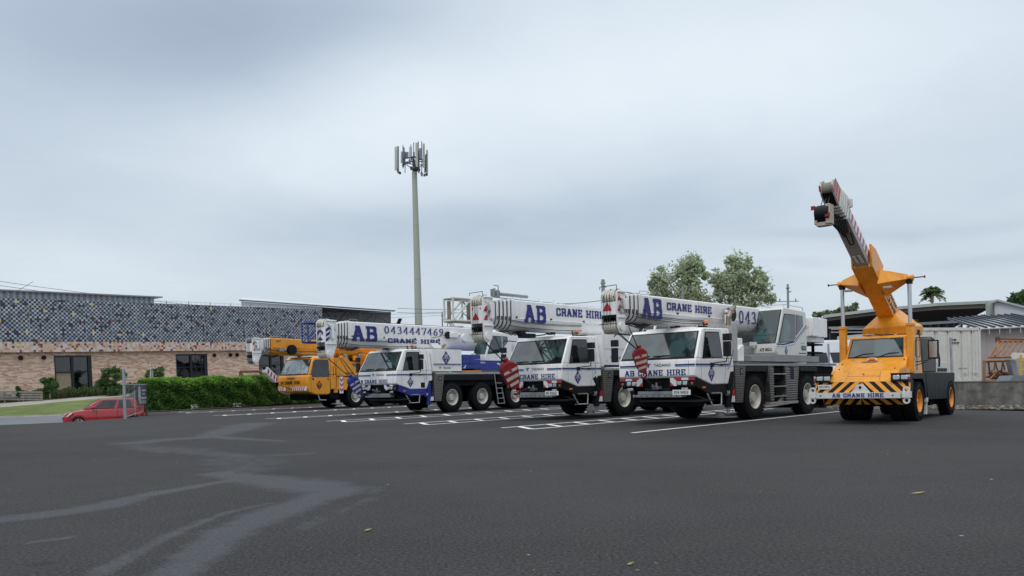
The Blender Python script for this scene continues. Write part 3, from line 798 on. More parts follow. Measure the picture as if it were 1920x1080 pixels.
        mb.box((a_+.3, -.6, .5), (b_-1.05, -.40, zd-.09), 2)
        mb.build('side_locker', [tread, grey, black, lgrey], root, bev=.006, crane=True)
        mb = MB()
        for z_ in (1.38, .98, .66): mb.box((a_+.30, -.12, z_), (b_-1.06, .0, z_+.03))
        mb.prism([(b_-1.5, -.1, .50), (b_-1.06, -.1, .50), (b_-1.06, -.1, .75)], (0, -.03, 0))
        mb.build('ladder', lgrey, root, crane=True)
    # outrigger between cab and first axle
    mb = MB()
    mb.box((-1.55, -W_+.15, .75), (-1.22, -.12, 1.45)); mb.cyl((-1.38, -.14, 1.4), (-1.38, -.14, .42), .11, n=14)
    mb.cyl((-1.38, -.14, .45), (-1.38, -.14, .22), .05, n=10, mi=1); mb.cyl((-1.38, -W_+.14, 1.4), (-1.38, -W_+.14, .42), .11, n=14)
    mb.tube([(-1.5, -.05, 1.3), (-1.62, .0, 1.1), (-1.55, -.02, .8)], .02); mb.cyl((-1.62, -.12, .86), (-1.5, -.05, .86), .09, n=12, mi=1)
    og = mb.build('outrigger', [c.get('outcol', black), grey], root, bev=.01, crane=True)
    mb = MB()
    mb.prism([(-1.32, -.03, .90), (-1.18, -.03, .97), (-1.18, -.03, .76), (-1.32, -.03, .76)], (0, .012, 0), 0)
    mb.prism([(-1.32, -.03, .76), (-1.18, -.03, .76), (-1.18, -.03, .58), (-1.38, -.03, .58)], (0, .012, 0), 1)
    mb.build('hazard_panel', [c.get('hz', redref), whiteref], og, crane=True)
    mb = MB()
    mb.prism([(-2.0, -.05, .14), (-1.15, .02, .12), (-.9, -.6, .12), (-1.8, -.8, .14)], (0, 0, .035))
    mb.cyl((-1.38, -.4, .16), (-1.38, -.4, .26), .14, n=16)
    mb.build('outrigger_pad', grey, og, crane=True)
    # wheels
    for i, s_ in enumerate(ax):
        wheel(root, s_, True, W=W_, rim=c.get('rim', rimw)); wheel(root, s_, False, W=W_, rim=c.get('rim', rimw))
    return cab

def upper_cab(root, s0, n0, n1, z0, zt, L, lean, label, glassm, paint, low, stripes='kick', zb=None):
    "operator's cab on the slewing platform; s0 = foot of its front, L = length at the base"
    zb = zb or (z0 + .40)
    mb = MB()
    pr = [(s0+.10, z0), (s0, z0+.12), (s0-.02, zb), (s0+lean*.25, z0+.7), (s0+lean, zt-.06), (s0+lean+.1, zt), (s0+L-.10, zt-.06), (s0+L-.05, zt-.35), (s0+L, z0+.06), (s0+L-.1, z0)]
    mb.loft(poly_side(pr, n1), poly_side(pr, n0))
    cab = mb.build('operator_cab', paint, root, bev=.05, crane=True, seg=3)
    # front glass (sloping)
    A0 = Vector((s0-.02, 0, zb)); A1 = Vector((s0+lean*.25, 0, z0+.7)); A2 = Vector((s0+lean, 0, zt-.06))
    def fp(n, z, lift):
        if z < z0+.7: t = (z-zb)/(z0+.7-zb); p = A0.lerp(A1, t); d = A1-A0
        else: t = (z-z0-.7)/(zt-.06-z0-.7); p = A1.lerp(A2, t); d = A2-A1
        nx = Vector((-d.z, 0, d.x)).normalized()
        return Vector((p.x, n, z)) + nx*lift
    mb = MB(); m2 = MB()
    for za, zb_ in ((zb+.02, z0+.7), (z0+.7, zt-.09)):
        mb.loft([fp(n0+.03, za, -.01), fp(n1-.03, za, -.01), fp(n1-.03, zb_, -.01), fp(n0+.03, zb_, -.01)], [fp(n0+.03, za, .006), fp(n1-.03, za, .006), fp(n1-.03, zb_, .006), fp(n0+.03, zb_, .006)])
        m2.loft([fp(n0+.06, za, 0), fp(n1-.06, za, 0), fp(n1-.06, zb_-.004, 0), fp(n0+.06, zb_-.004, 0)], [fp(n0+.06, za+.004, .012), fp(n1-.06, za+.004, .012), fp(n1-.06, zb_-.008, .012), fp(n0+.06, zb_-.008, .012)])
    mb.build('windscreen_frame', plastic, cab, crane=True)
    m2.build('windscreen', glassm, cab, crane=True)
    # side glass
    def fs(z):
        if z < z0+.7: return A0.lerp(A1, (z-zb)/(z0+.7-zb)).x
        return A1.lerp(A2, (z-z0-.7)/(zt-.06-z0-.7)).x
    zt2 = zt - .22
    mid = s0 + L*.60
    w1 = [(fs(zb+.03)+.14, zb+.03), (fs(zt2)+.16, zt2), (mid, zt2), (mid, zb+.24), (mid-.25, zb+.09)]
    w2 = [(mid+.05, zt2), (s0+L-.36, zt2-.02), (s0+L-.34, zb+.66), (mid+.05, zb+.30)]
    for w in (w1, w2):
        mb = MB(); mb.prism(poly_side(w, n1-.005), (0, .010, 0)); mb.build('window_frame', plastic, cab, crane=True)
        cx_ = sum(p[0] for p in w)/len(w); cz_ = sum(p[1] for p in w)/len(w)
        wi = [(x + (cx_-x)*.07, z + (cz_-z)*.05) for x, z in w]
        mb = MB(); mb.prism(poly_side(wi, n1), (0, .010, 0)); mb.build('side_window', glassm, cab, crane=True)
    mb = MB()
    mb.tube([(s0+lean+.15, n1-.05, zt), (s0+lean+.18, n1-.05, zt+.09), (s0+L-.25, n1-.05, zt+.06), (s0+L-.22, n1-.05, zt-.04)], .012, n=5)
    mb.tube([(s0+lean+.15, n0+.05, zt), (s0+lean+.18, n0+.05, zt+.09), (s0+L-.25, n0+.05, zt+.06), (s0+L-.22, n0+.05, zt-.04)], .012, n=5)
    mb.tube([(s0+lean+.18, n0+.05, zt+.09), (s0+lean+.18, n1-.05, zt+.09)], .012, n=5)
    mb.build('handrail', lgrey, cab, crane=True)
    mb = MB()
    if stripes == 'kick':
        sw = [(s0+.02, zb-.03), (s0+.55, zb-.03), (mid-.1, zb+.08), (s0+L-.06, zb+.66)]
        for off, th_, mi in ((0, .045, 0), (-.07, .018, 1)):
            for a_, b_ in zip(sw[:-1], sw[1:]):
                mb.prism([(a_[0], n1+.001, a_[1]+off), (b_[0], n1+.001, b_[1]+off), (b_[0], n1+.001, b_[1]+off+th_), (a_[0], n1+.001, a_[1]+off+th_)], (0, .004 + .0004*mi, 0), mi)
        emblem(mb, (s0+.72, n1+.001, zb-.22), (1, 0, 0), (0, 0, 1), .30, 0, 2)
        for j, (ww, hh) in enumerate(((.42, .05), (.34, .05), (.30, .04))): mb.box((s0+L-.58, n1+.001, zb+.05-j*.09), (s0+L-.58+ww*.8, n1+.003, zb+.05-j*.09+hh*.5), 1)
        mb.box((s0+L-.50, n1+.001, z0+.22), (s0+L-.12, n1+.004, z0+.37), 3)
        sans(mb, 'ATF 40G', (s0+L-.47, n1+.0045, z0+.245), (1, 0, 0), (0, 0, 1), .10, width=.32, mi=2, lift=.003)
        mb.box((s0+L-.72, n1+.001, z0+.10), (s0+L-.10, n1+.004, z0+.13), 3)
        mb.build('decal_stripe', [navy, lblue, whiteref, plastic], cab, crane=True)
    if label:
        mb = MB(); sans(mb, label[0], (s0-.001 + .0, n0+.30, z0+.17), (0, 1, 0), (0, 0, 1), .12, width=label[1], bold=.02)
        mb.build('lettering', plastic, cab, crane=True)
    mb = MB(); mb.box((s0-.10, n0-.04, zb-.03), (s0-.02, n0+.20, zb+.09)); mb.box((s0-.12, n0-.02, zb-.12), (s0-.05, n0+.16, zb-.03), 1)
    mb.build('work_lamp', [paint, lens], cab, bev=.01, crane=True)
    return cab

def lattice(mb, p, q, wu, hu, bays, r, n_axis=Vector((0, 1, 0)), up=Vector((0, 0, 1)), taper=1.0):
    p = Vector(p); q = Vector(q)
    def cor(t, i, j):
        c_ = p.lerp(q, t); k = 1 + (taper-1)*t
        return c_ + n_axis*wu*k*(i-.5) + up*hu*k*(j-.5)
    for i in (0, 1):
        for j in (0, 1): mb.cyl(cor(0, i, j), cor(1, i, j), r*1.3, n=8)
    for b in range(bays+1):
        t = b/bays
        for i in (0, 1): mb.cyl(cor(t, i, 0), cor(t, i, 1), r, n=6)
        for j in (0, 1): mb.cyl(cor(t, 0, j), cor(t, 1, j), r, n=6)
    for b in range(bays):
        t0, t1 = b/bays, (b+1)/bays
        f_ = b % 2
        for i in (0, 1): mb.cyl(cor(t0, i, f_), cor(t1, i, 1-f_), r, n=6)
        for j in (0, 1): mb.cyl(cor(t0, f_, j), cor(t1, 1-f_, j), r, n=6)
PALW = dict(paint=white, collar=white, head=white, sheave=cream)
redw = dict(hz=redref)

# ================= crane with the number on its boom half hidden by its own cab (nearest white crane)
rD = root_at('mobile_crane', 7.445, 24.626, 43.5)
tag(rD, 'nearest white crane, its big glass operator cab facing forward, parked beside the raised orange crane', 'crane', 'white telescopic cranes parked in a row')
carrier(rD, dict(sf=-3.42, zr=2.76, belt=1.86, axles=[0.12, 4.0], end=6.5, deck=1.75, acc=black, plate='074 WKX', tank=(1.10, 3.35), deck_stripe=True, kick=True, wipers=2))
boom(rD, -4.67, 5.6, 2.84, 3.64, -1.30, .33, 3, .17, dict(s0=-5.63, s1=-5.21, zt=3.71, zb=2.60, w=.26), PALW,
     [('slab', 'AB', -4.55, -3.56, 2.98, 3.56), ('slab', 'CRANE HIRE', -3.30, -.79, 3.275, 3.50), ('digit', '0434447469', .96, 5.2, 3.07, 3.49)], 'red')
hook_block(rD, (-4.32, -1.2, 1.86), .22, red, pm('hook_stripe_cream', (.42, .38, .33), .5), .74, .85, ropes=[(-5.5, -1.15, 2.62), (-5.45, -1.25, 2.62), (-5.0, -1.1, 2.75)], tip=(-3.70, -1.25, 1.12))
upper_cab(rD, 1.90, -1.0, -.14, 1.98, 3.62, 2.42, .52, ('ATF 40G-2', .56) if False else None, glass_g, pm('cab_warm_white', (.66, .65, .62), .35, var=.04, coat=.3), None)
_c = [o for o in rD.children if o.name.startswith('operator_cab')][0]
mb = MB(); sans(mb, 'ATF 40G-2', (1.888, -.72, 2.155), (0, 1, 0), (0, 0, 1), .105, width=.42, bold=.03); mb.build('lettering', plastic, _c, crane=True)
def slew(root, s0, s1, n0, n1, z0, col, cw, winch=True, dark_side=True):
    mb = MB()
    mb.box((s0, n0, z0), (s1, n1, z0+.20)); mb.cyl(((s0+s1)/2, -1.3, z0-.10), ((s0+s1)/2, -1.3, z0+.02), .78, n=32, mi=1)
    mb.prism([(s0+.2, n0+.2, z0+.2), (s1, n0+.2, z0+.2), (s1, n0+.2, z0+1.5), (s1-1.1, n0+.2, z0+1.5), (s0+.6, n0+.2, z0+.6)], (0, .06, 0))
    mb.prism([(s0+.2, -1.0, z0+.2), (s1, -1.0, z0+.2), (s1, -1.0, z0+1.1), (s1-1.1, -1.0, z0+1.0), (s0+.6, -1.0, z0+.4)], (0, .06, 0))
    mb.cyl((s0+.6, -1.25, z0+.35), (s1-1.2, -1.25, z0+.85), .15, n=16, mi=0)
    return mb.build('slewing_platform', [col, dark], root, bev=.01, crane=True)
slew(rD, .30, 5.3, -2.2, -.15, 1.80, grey, None)
mb = MB()
mb.prism([(-.80, -.30, 1.80), (.0, -.30, 1.80), (.0, -.30, 2.32), (-.12, -.30, 2.32), (-.75, -.30, 2.0)], (0, -.7, 0))
mb.box((.1, -1.05, 2.0), (.5, -.6, 2.55)); mb.box((-.6, -1.9, 1.8), (.3, -1.1, 2.35))
mb.build('engine_cover', white, rD, bev=.03, crane=True)
mb = MB()
mb.box((-1.14, -.42, 1.80), (-.84, -.12, 2.86)); mb.box((-.83, -.36, 1.80), (-.72, -.14, 2.80), 0)
mb.tube([(-1.0, -.28, 2.85), (-1.0, -.28, 3.12)], .075, n=14, mi=1); mb.tube([(-1.0, -.28, 3.10), (-.86, -.28, 3.30), (-.64, -.28, 3.44)], .08, n=14, mi=1)
mb.cyl((-.645, -.28, 3.435), (-.60, -.28, 3.462), .062, n=12, mi=2)
mb.build('exhaust_stack', [lgrey, exh, black], rD, bev=.008, crane=True)
mb = MB()
mb.cyl((.10, -.86, 3.30), (.10, -.70, 3.30), .22, n=24, mi=1); mb.box((-.25, -.80, 3.34), (.1, -.66, 3.42)); mb.box((-.2, -.84, 3.0), (-.02, -.7, 3.3))
mb.build('cable_reel', [white, black], rD, bev=.006, crane=True)
mb = MB()
mb.box((4.75, -2.35, 2.72), (6.25, -.45, 3.40)); mb.box((5.15, -.46, 2.74), (5.75, -.30, 3.42)); mb.box((4.7, -2.0, 2.55), (6.9, -.6, 2.74))
mb.box((6.25, -2.3, 2.74), (6.95, -.5, 3.44)); mb.box((5.85, -.44, 3.15), (6.0, -.40, 3.27), 1)
mb.build('counterweight', [white, brown], rD, bev=.02, crane=True)
mb = MB()
for s_ in (4.5, 4.62, 4.74): mb.tube([(s_, -.7, 2.6), (s_+.05, -.65, 3.1), (s_+.22, -.7, 3.3)], .022)
mb.box((4.62, -.9, 2.5), (5.05, -.5, 2.95)); mb.cyl((4.9, -.62, 3.35), (4.9, -.62, 3.45), .05, n=10)
mb.prism([(4.35, -.3, 2.82), (4.8, -.3, 3.02), (4.8, -.3, 3.07), (4.35, -.3, 2.88)], (0, -.2, 0), 1)
mb.build('hydraulic_hose', [rope, lgrey], rD, crane=True)
mb = MB(); mb.lathe((4.9, -.62, 3.45), (0, 0, 1), [(0, .07), (.09, .075), (.13, .04), (.135, .001)], n=14)
mb.build('beacon', red, rD, crane=True)
mb = MB()
for z_ in (2.15, 2.45): mb.box((4.5, -2.2, z_), (7.0, -.7, z_+.06))
for s_ in (4.7, 5.5, 6.3): mb.box((s_, -.85, 2.0), (s_+.06, -.75, 2.56))
mb.build('walkway', dark, rD, crane=True)

# ================= second white crane
rC = root_at('mobile_crane', 3.992, 28.908, 43.5)
tag(rC, 'middle one of three white cranes, its red hook block hanging beside the front lamps', 'crane', 'white telescopic cranes parked in a row')
carrier(rC, dict(sf=-3.38, zr=2.85, belt=1.90, axles=[0.15, 3.6, 5.25], end=6.6, deck=1.75, acc=black, plate='BI 026Z', wipers=3, grille=(-1.72, -1.46, 1.18, 1.46, 'di'), tank=(1.1, 2.9)))
boom(rC, -4.83, 5.6, 2.98, 4.00, -1.20, .34, 4, .165, dict(s0=-6.10, s1=-5.62, zt=4.06, zb=2.64, w=.27), PALW,
     [('slab', 'AB', -4.24, -3.16, 3.29, 3.87), ('slab', 'CRANE HIRE', -2.61, .08, 3.57, 3.85)], 'red')
hook_block(rC, (-4.72, -1.1, 1.58), .42, red, pm('scuffed_white_stripe', (.52, .49, .45), .5, dirt=.5, dirtcol=(.25, .1, .08)), 1.02, .55, ropes=[(-5.9, -1.1, 2.66), (-5.85, -1.2, 2.66), (-5.4, -1.1, 2.8)], tip=(-3.75, -1.2, 1.1))
upper_cab(rC, 2.0, -.84, -.14, 2.05, 3.75, 2.3, .50, None, glass_g, white, None)
slew(rC, .6, 5.3, -2.2, -.15, 1.85, grey, None)
mb = MB()
mb.box((-1.12, -2.6, 1.80), (.95, -.02, 2.92)); mb.box((-1.06, -.02, 2.42), (.9, -.012, 2.43), 1); mb.box((-1.06, -.02, 1.80), (.95, -.01, 1.86), 2)
mb.box((-.9, -.02, 1.95), (-.88, -.008, 2.05), 1)
eh = mb.build('engine_cover', [white, grey, navy], rC, bev=.02, crane=True)
mb = MB(); maker_logo(mb, (-.70, -.018, 2.05), (1, 0, 0), (0, 0, 1), .12, 1, 2); sans(mb, 'TADANO', (-.42, -.018, 2.07), (1, 0, 0), (0, 0, 1), .08, width=.5, mi=0)
mb.build('lettering', [plastic, lblue, navy], eh, crane=True)
mb = MB(); mb.box((5.0, -2.4, 2.6), (6.6, -.3, 3.5)); mb.build('counterweight', white, rC, bev=.03, crane=True)
mb = MB()
lattice(mb, (-6.6, -1.95, 3.66), (3.5, -1.85, 3.66), .42, .72, 13, .032)
mb.box((-6.62, -2.2, 3.28), (-6.54, -1.70, 3.34)); mb.box((-5.5, -2.0, 3.3), (-5.42, -1.5, 3.36))
mb.tube([(-6.3, -1.8, 3.34), (-6.1, -1.8, 3.55), (-5.8, -1.75, 3.36)], .014, n=5, mi=1)
mb.cyl((-6.45, -2.1, 3.30), (-6.45, -2.1, 3.95), .06, n=10, mi=2); mb.cyl((-5.6, -2.1, 3.30), (-5.6, -2.1, 3.95), .06, n=10, mi=2)
mb.build('lattice_jib', [whited, rope, exh], rC, crane=True)
mb = MB()
mb.cyl((-5.3, -1.0, 4.16), (-3.6, -1.3, 4.20), .055, n=10)
for s_ in (-3.35, -2.6): mb.tube([(s_, -.9, 3.98), (s_+.12, -.95, 4.12), (s_-.12, -.95, 4.12)], .018, n=5, mi=1)
mb.build('stay_bar', [grey, white], rC, crane=True)
mb = MB()
random.seed(3)
for i in range(9):
    s_ = -5.62 + random.random()*.35; n_ = -1.15 + random.random()*.25
    mb.box((s_, n_, 4.05), (s_+.07, n_+.07, 4.12 + random.random()*.22)); 
mb.tube([(-5.3, -1.0, 4.1), (-5.3, -1.0, 4.42), (-5.5, -1.0, 4.42)], .016, n=5)
mb.build('wind_gauge', grey, rC, crane=True)
mb = MB(); mb.cyl((-4.4, -.95, 2.9), (-4.4, -.75, 2.9), .11, n=16); mb.box((-4.2, -1.2, 2.78), (-3.7, -.85, 2.92)); mb.tube([(-3.7, -.9, 2.85), (-3.2, -.9, 2.9), (-3.0, -.9, 2.98)], .02)
mb.build('hose_guide', [black], rC, crane=True)

# ================= third white crane, blue underside
rB = root_at('mobile_crane', -2.752, 36.886, 41)
tag(rB, 'white crane with blue lower body and blue striped hook block, phone number on its boom', 'crane', 'white telescopic cranes parked in a row')
carrier(rB, dict(sf=-3.36, zr=2.88, belt=1.93, axles=[0.02, 2.05, 4.5, 6.2], end=8.4, deck=1.84, acc=blue, hz=blued, ladder4=True, wipers=3, outcol=blue,
    grille=(-1.95, -1.72, 1.18, 1.40, 'sq'), text_n0=-2.60, text_w=2.0))
boom(rB, -5.22, 6.4, 2.92, 4.02, -1.20, .35, 4, .135, dict(s0=-6.36, s1=-5.76, zt=4.06, zb=2.52, w=.30), PALW,
     [('slab', 'AB', -5.03, -3.68, 3.20, 3.86), ('digit', '0434447469', -3.28, .34, 3.58, 3.90), ('slab', 'CRANE HIRE', -3.08, .08, 3.17, 3.38)], 'blue')
hook_block(rB, (-4.66, -1.2, 1.36), .5, blue, pm('scuffed_white_stripe', (.52, .49, .45), .5), .88, .45, ropes=[(-6.1, -1.2, 2.55), (-6.05, -1.3, 2.55), (-5.6, -1.15, 2.7)], tip=(-3.7, -1.3, .95))
mb = MB()
mb.box((-1.22, -2.6, 1.90), (.66, -.02, 2.90)); mb.box((-1.15, -.02, 2.20), (.62, -.010, 2.245), 1); mb.box((-1.15, -.02, 2.145), (.62, -.012, 2.165), 2)
eh = mb.build('engine_cover', [white, navy, lblue], rB, bev=.02, crane=True)
mb = MB(); emblem(mb, (-.35, -.019, 2.50), (1, 0, 0), (0, 0, 1), .66); mb.build('badge', [blued, whiteref], eh, crane=True)
mb = MB(); maker_logo(mb, (-.82, -.018, 2.0), (1, 0, 0), (0, 0, 1), .11, 1, 2); sans(mb, 'TADANO', (-.58, -.018, 2.01), (1, 0, 0), (0, 0, 1), .085, width=.52, mi=0, bold=.01)
mb.build('lettering', [plastic, lblue, navy], eh, crane=True)
mb = MB()
for a_, b_ in ((.75, 1.25), (1.27, 1.98)):
    for z0, z1 in ((2.02, 2.24), (2.26, 2.46), (2.48, 2.68)): mb.box((a_, -1.2, z0), (b_, -.05, z1))
mb.prism([(.78, -.04, 2.03), (.95, -.04, 2.20), (.95, -.04, 2.10), (.86, -.04, 2.03)], (0, .01, 0), 1)
mb.box((.72, -.8, 1.86), (2.05, -.04, 1.93), 2)
mb.build('tool_box', [blue, whiteref, yellowd], rB, bev=.012, crane=True)
ub = upper_cab(rB, 2.42, -.95, -.12, 2.30, 3.86, 2.0, .42, None, glass_g, white, None, stripes=None)
mb = MB(); mb.box((1.6, -1.4, 1.95), (4.7, -.10, 2.42)); mb.box((1.6, -1.3, 1.86), (5.2, -.2, 1.95), 1)
mb.prism([(3.2, -.095, 2.25), (3.9, -.095, 2.05), (4.6, -.095, 2.05), (4.6, -.095, 2.12), (3.9, -.095, 2.12), (3.25, -.095, 2.32)], (0, .006, 0), 2)
sb = mb.build('slewing_platform', [blue, grey, whiteref], rB, bev=.02, crane=True)
mb = MB(); sans(mb, '90G-4', (1.95, -.098, 2.27), (1, 0, 0), (0, 0, 1), .09, width=.4, bold=.03); mb.build('lettering', whiteref, sb, crane=True)
mb = MB(); mb.box((6.0, -2.5, 2.4), (8.0, -.2, 3.4)); mb.build('counterweight', white, rB, bev=.03, crane=True)
mb = MB()
mb.cyl((.55, -.84, 3.62), (.55, -.72, 3.62), .17, n=20, mi=1); mb.box((.6, -.88, 3.52), (1.15, -.66, 3.74)); mb.cyl((1.15, -.77, 3.63), (1.3, -.77, 3.66), .09, n=14, mi=2); mb.cyl((1.7, -.86, 3.52), (1.7, -.78, 3.52), .18, n=20)
mb.tube([(.4, -.8, 3.62), (-.5, -.82, 3.45)], .012, n=5, mi=1)
mb.build('cable_reel', [white, black, cream], rB, bev=.006, crane=True)
mb = MB(); mb.cyl((-.3, -.3, 2.9), (-.25, -.3, 3.05), .06, n=12); mb.cyl((-.25, -.3, 3.05), (-.12, -.3, 3.14), .07, n=12)
mb.prism([(-.15, -.75, 3.22), (.1, -.75, 3.0), (-.4, -.75, 3.0), (-.65, -.75, 3.22)], (0, -.02, 0), 1)
mb.build('exhaust_stack', [exh, white], rB, crane=True)
mb = MB()
lattice(mb, (-6.62, -1.9, 3.56), (1.5, -1.85, 3.56), .42, .80, 8, .030)
mb.build('lattice_jib', blue, rB, crane=True)
mb = MB()
for s_ in (1.35, 1.55): mb.tube([(s_, -1.6, 4.0), (s_, -1.6, 4.35), (s_+.35, -1.6, 4.12)], .03, n=6)
mb.tube([(1.2, -1.4, 4.06), (2.1, -1.3, 4.13)], .05)
mb.build('stay_bar', lgrey, rB, crane=True)

# ================= yellow all-terrain crane at the far end of the row
yl = yellow
rA = root_at('mobile_crane', -9.769, 49.643, 36)
tag(rA, 'yellow telescopic crane with a white boom head, nearest the hedge', 'crane')
mb = MB()
F0 = -3.66
low = [(F0+.10, 1.02), (F0-.04, 1.30), (F0+.0, 1.98), (F0+.06, 2.02), (-1.95, 2.02), (-1.92, .95), (-2.1, .84), (F0+.6, .86)]
mb.loft(poly_side(low, 0), poly_side(low, -2.7))
upp = [(F0+.08, 2.021), (F0+.50, 3.02), (F0+.66, 3.10), (-1.46, 3.10), (-1.46, 2.021)]
mb.loft([(s, -.02-(z-2.02)*.10, z) for s, z in upp], [(s, -2.68+(z-2.02)*.10, z) for s, z in upp])
mb.box((-1.945, -2.6, 1.15), (-1.44, -.02, 2.02))
cab = mb.build('drive_cab', yl, rA, bev=.07, crane=True, seg=3)
def fpA(n, z, l):
    t = (z-2.02)/1.0; s = F0+.08+.42*t; nx = Vector((-1.0, 0, .42)).normalized(); return Vector((s, n, z)) + nx*l
mb = MB(); mb.loft([fpA(-2.62, 2.06, -.01), fpA(-.10, 2.06, -.01), fpA(-.18, 2.98, -.01), fpA(-2.52, 2.98, -.01)], [fpA(-2.62, 2.06, .008), fpA(-.10, 2.06, .008), fpA(-.18, 2.98, .008), fpA(-2.52, 2.98, .008)])
mb.build('windscreen_frame', plastic, cab, crane=True)
mb = MB(); mb.loft([fpA(-2.58, 2.10, 0), fpA(-.14, 2.10, 0), fpA(-.22, 2.94, 0), fpA(-2.48, 2.94, 0)], [fpA(-2.58, 2.10, .014), fpA(-.14, 2.10, .014), fpA(-.22, 2.94, .014), fpA(-2.48, 2.94, .014)])
mb.build('windscreen', glass('far_windscreen_glass', (.20, .26, .27), 2.5), cab, crane=True)
mb = MB()
for n0 in (-2.1, -1.4, -.8): mb.tube([fpA(n0, 2.05, .02), fpA(n0+.5, 2.12, .03)], .012, n=5)
mb.build('wiper', plastic, cab, crane=True)
w = [(-3.36, 1.90), (-3.34, 2.2), (-3.12, 2.84), (-2.95, 2.95), (-2.0, 2.95), (-2.0, 1.90)]
mb = MB(); mb.loft([(s, -.03-(max(0, z-2.02))*.10, z) for s, z in w], [(s, .006-(max(0, z-2.02))*.10, z) for s, z in w]); mb.build('side_window', glass_s, cab, crane=True)
mb = MB(); emblem(mb, (-2.80, .001, 1.42), (1, 0, 0), (0, 0, 1), .56); mb.build('badge', [black, yl], cab, crane=True)
mb = MB(); slab(mb, 'AB CRANE HIRE', (F0-.035, -2.45, 1.50), (0, 1, 0), (0, 0, 1), .19, width=1.80); sans(mb, 'TEREX', (F0-.025, -1.85, 1.80), (0, 1, 0), (0, 0, 1), .09, width=.75, bold=.02)
mb.build('lettering', black, cab, crane=True)
mb = MB()
for a_, b_ in ((-2.65, -1.95), (-1.45, -.05)):
    k = int((b_-a_)/.18)
    mb.box((F0-.055, a_, 1.12), (F0-.04, b_, 1.36), 0)
    for i in range(k):
        x = a_ + i*.18; mb.prism([(F0-.058, x, 1.12), (F0-.058, x+.08, 1.12), (F0-.058, x+.17, 1.36), (F0-.058, x+.09, 1.36)], (-.003, 0, 0), 1)
mb.build('hazard_panel', [whiteref, redref], cab, crane=True)
mb = MB()
for a_, b_ in (((-3.42, .9), (-3.42, 1.9)), ((-1.93, 1.2), (-1.93, 3.0)), ((-1.44, 1.3), (-1.44, 3.0))):
    mb.box((a_[0]-.008, 0, a_[1]), (a_[0]+.008, .003, b_[1]))
mb.box((-2.2, 0, 1.76), (-2.03, .02, 1.80)); mb.box((-3.3, 0, 1.74), (-3.2, .02, 1.84)); mb.tube([(-1.72, .0, 1.95), (-1.72, .04, 2.0), (-1.72, .04, 2.5), (-1.72, 0, 2.55)], .015)
mb.build('door_seam', black, cab, crane=True)
mb = MB(); mb.box((-3.2, -2.3, 3.10), (-1.9, -.3, 3.17), 1); mb.lathe((-2.0, -.6, 3.17), (0, 0, 1), [(0, .07), (.08, .06), (.1, .001)], n=12)
mb.build('beacon', [amber, whiteref], cab, crane=True)
mb = MB()
mb.prism([(-1.43, -.03, 1.15), (-1.43, -.03, 3.06), (-.50, -.03, 3.08), (-.10, -.03, 2.6), (.28, -.03, 2.40), (.28, -.03, 2.0), (-.30, -.03, 1.95), (-.62, -.03, 1.10)], (0, -2.6, 0))
mb.box((-1.40, -.03, 1.9), (.15, -.02, 1.96), 1); mb.tube([(-1.0, -.02, 3.07), (.1, -.02, 1.95)], .018, mi=1)
bd = mb.build('engine_cover', [yl, plastic], rA, bev=.03, crane=True)
mb = MB(); sans(mb, 'TEREX', (-.75, -.025, 2.06), (1, 0, 0), (0, 0, 1), .11, width=.7, bold=.02); mb.box((-1.35, -.025, 2.02), (-.9, -.022, 2.035)); mb.build('lettering', black, bd, crane=True)
mb = MB(); mb.box((-1.2, -.05, .90), (-.92, .0, 1.92), 0)
for z_ in (1.0, 1.3, 1.6): mb.prism([(-1.2, .0, z_+.14), (-1.06, .0, z_), (-.92, .0, z_+.14), (-.92, .0, z_+.26), (-1.06, .0, z_+.12), (-1.2, .0, z_+.26)], (0, .006, 0), 1)
mb.build('hazard_panel', [whiteref, redref], rA, crane=True)
mb = MB(); mb.box((-1.9, -2.4, .6), (-1.25, -.1, 1.15)); mb.box((-3.2, -2.2, .55), (7.0, -.5, 1.5)); mb.box((-1.6, -.5, .95), (-1.3, -.06, 1.6), 1)
mb.box((.6, -2.6, 1.5), (7.3, -.02, 1.85), 1)
mb.build('chassis', [dark, yl], rA, bev=.01, crane=True)
mb = MB(); mb.tube([(-2.9, 0, .85), (-2.8, .03, .55), (-2.3, .03, .52)], .03); mb.cyl((-1.3, -.1, .5), (-1.3, -.1, .3), .12, n=12); mb.box((-1.6, -.4, .25), (-1.0, .05, .31))
mb.build('step', lgrey, rA, crane=True)
for s_ in (0.12, 1.85, 4.6): wheel(rA, s_, True, W=2.65); wheel(rA, s_, False, W=2.65)
PALY = dict(paint=yl, collar=whited, head=white, sheave=grey, letter=black)
bA, hA = boom(rA, -5.46, 6.0, 3.18, 4.17, -1.3, .34, 3, .13, dict(s0=-6.68, s1=-6.05, zt=4.17, zb=2.75, w=.27), PALY, [('sans', 'AT', -5.1, -4.75, 3.95, 4.07), ('sans', 'AMERI', -3.1, -2.5, 3.92, 4.02)], 'stripe')
mb = MB(); mb.lathe((-4.05, -.95, 3.52), (0, 1, 0), [(0, .001), (0, .30), (.03, .30), (.03, .12), (.14, .12), (.14, .30), (.17, .30), (.17, .001)], n=24); mb.box((-4.95, -.95, 3.42), (-4.62, -.82, 3.62), 1); mb.cyl((-4.6, -.88, 3.52), (-4.5, -.88, 3.52), .09, n=12, mi=1)
mb.box((-5.3, -.96, 3.62), (5.0, -.93, 3.655), 2)
mb.build('cable_reel', [black, grey, yellowd], rA, crane=True)
mb = MB()
mb.box((.2, -2.3, 2.1), (5.5, -.3, 2.5)); mb.box((1.6, -2.3, 2.5), (5.6, -.2, 3.4), 0); mb.box((-.4, -1.9, 2.9), (1.2, -.9, 3.15), 1); mb.cyl((-.8, -1.3, 2.9), (2.5, -1.3, 2.4), .14, n=14, mi=2)
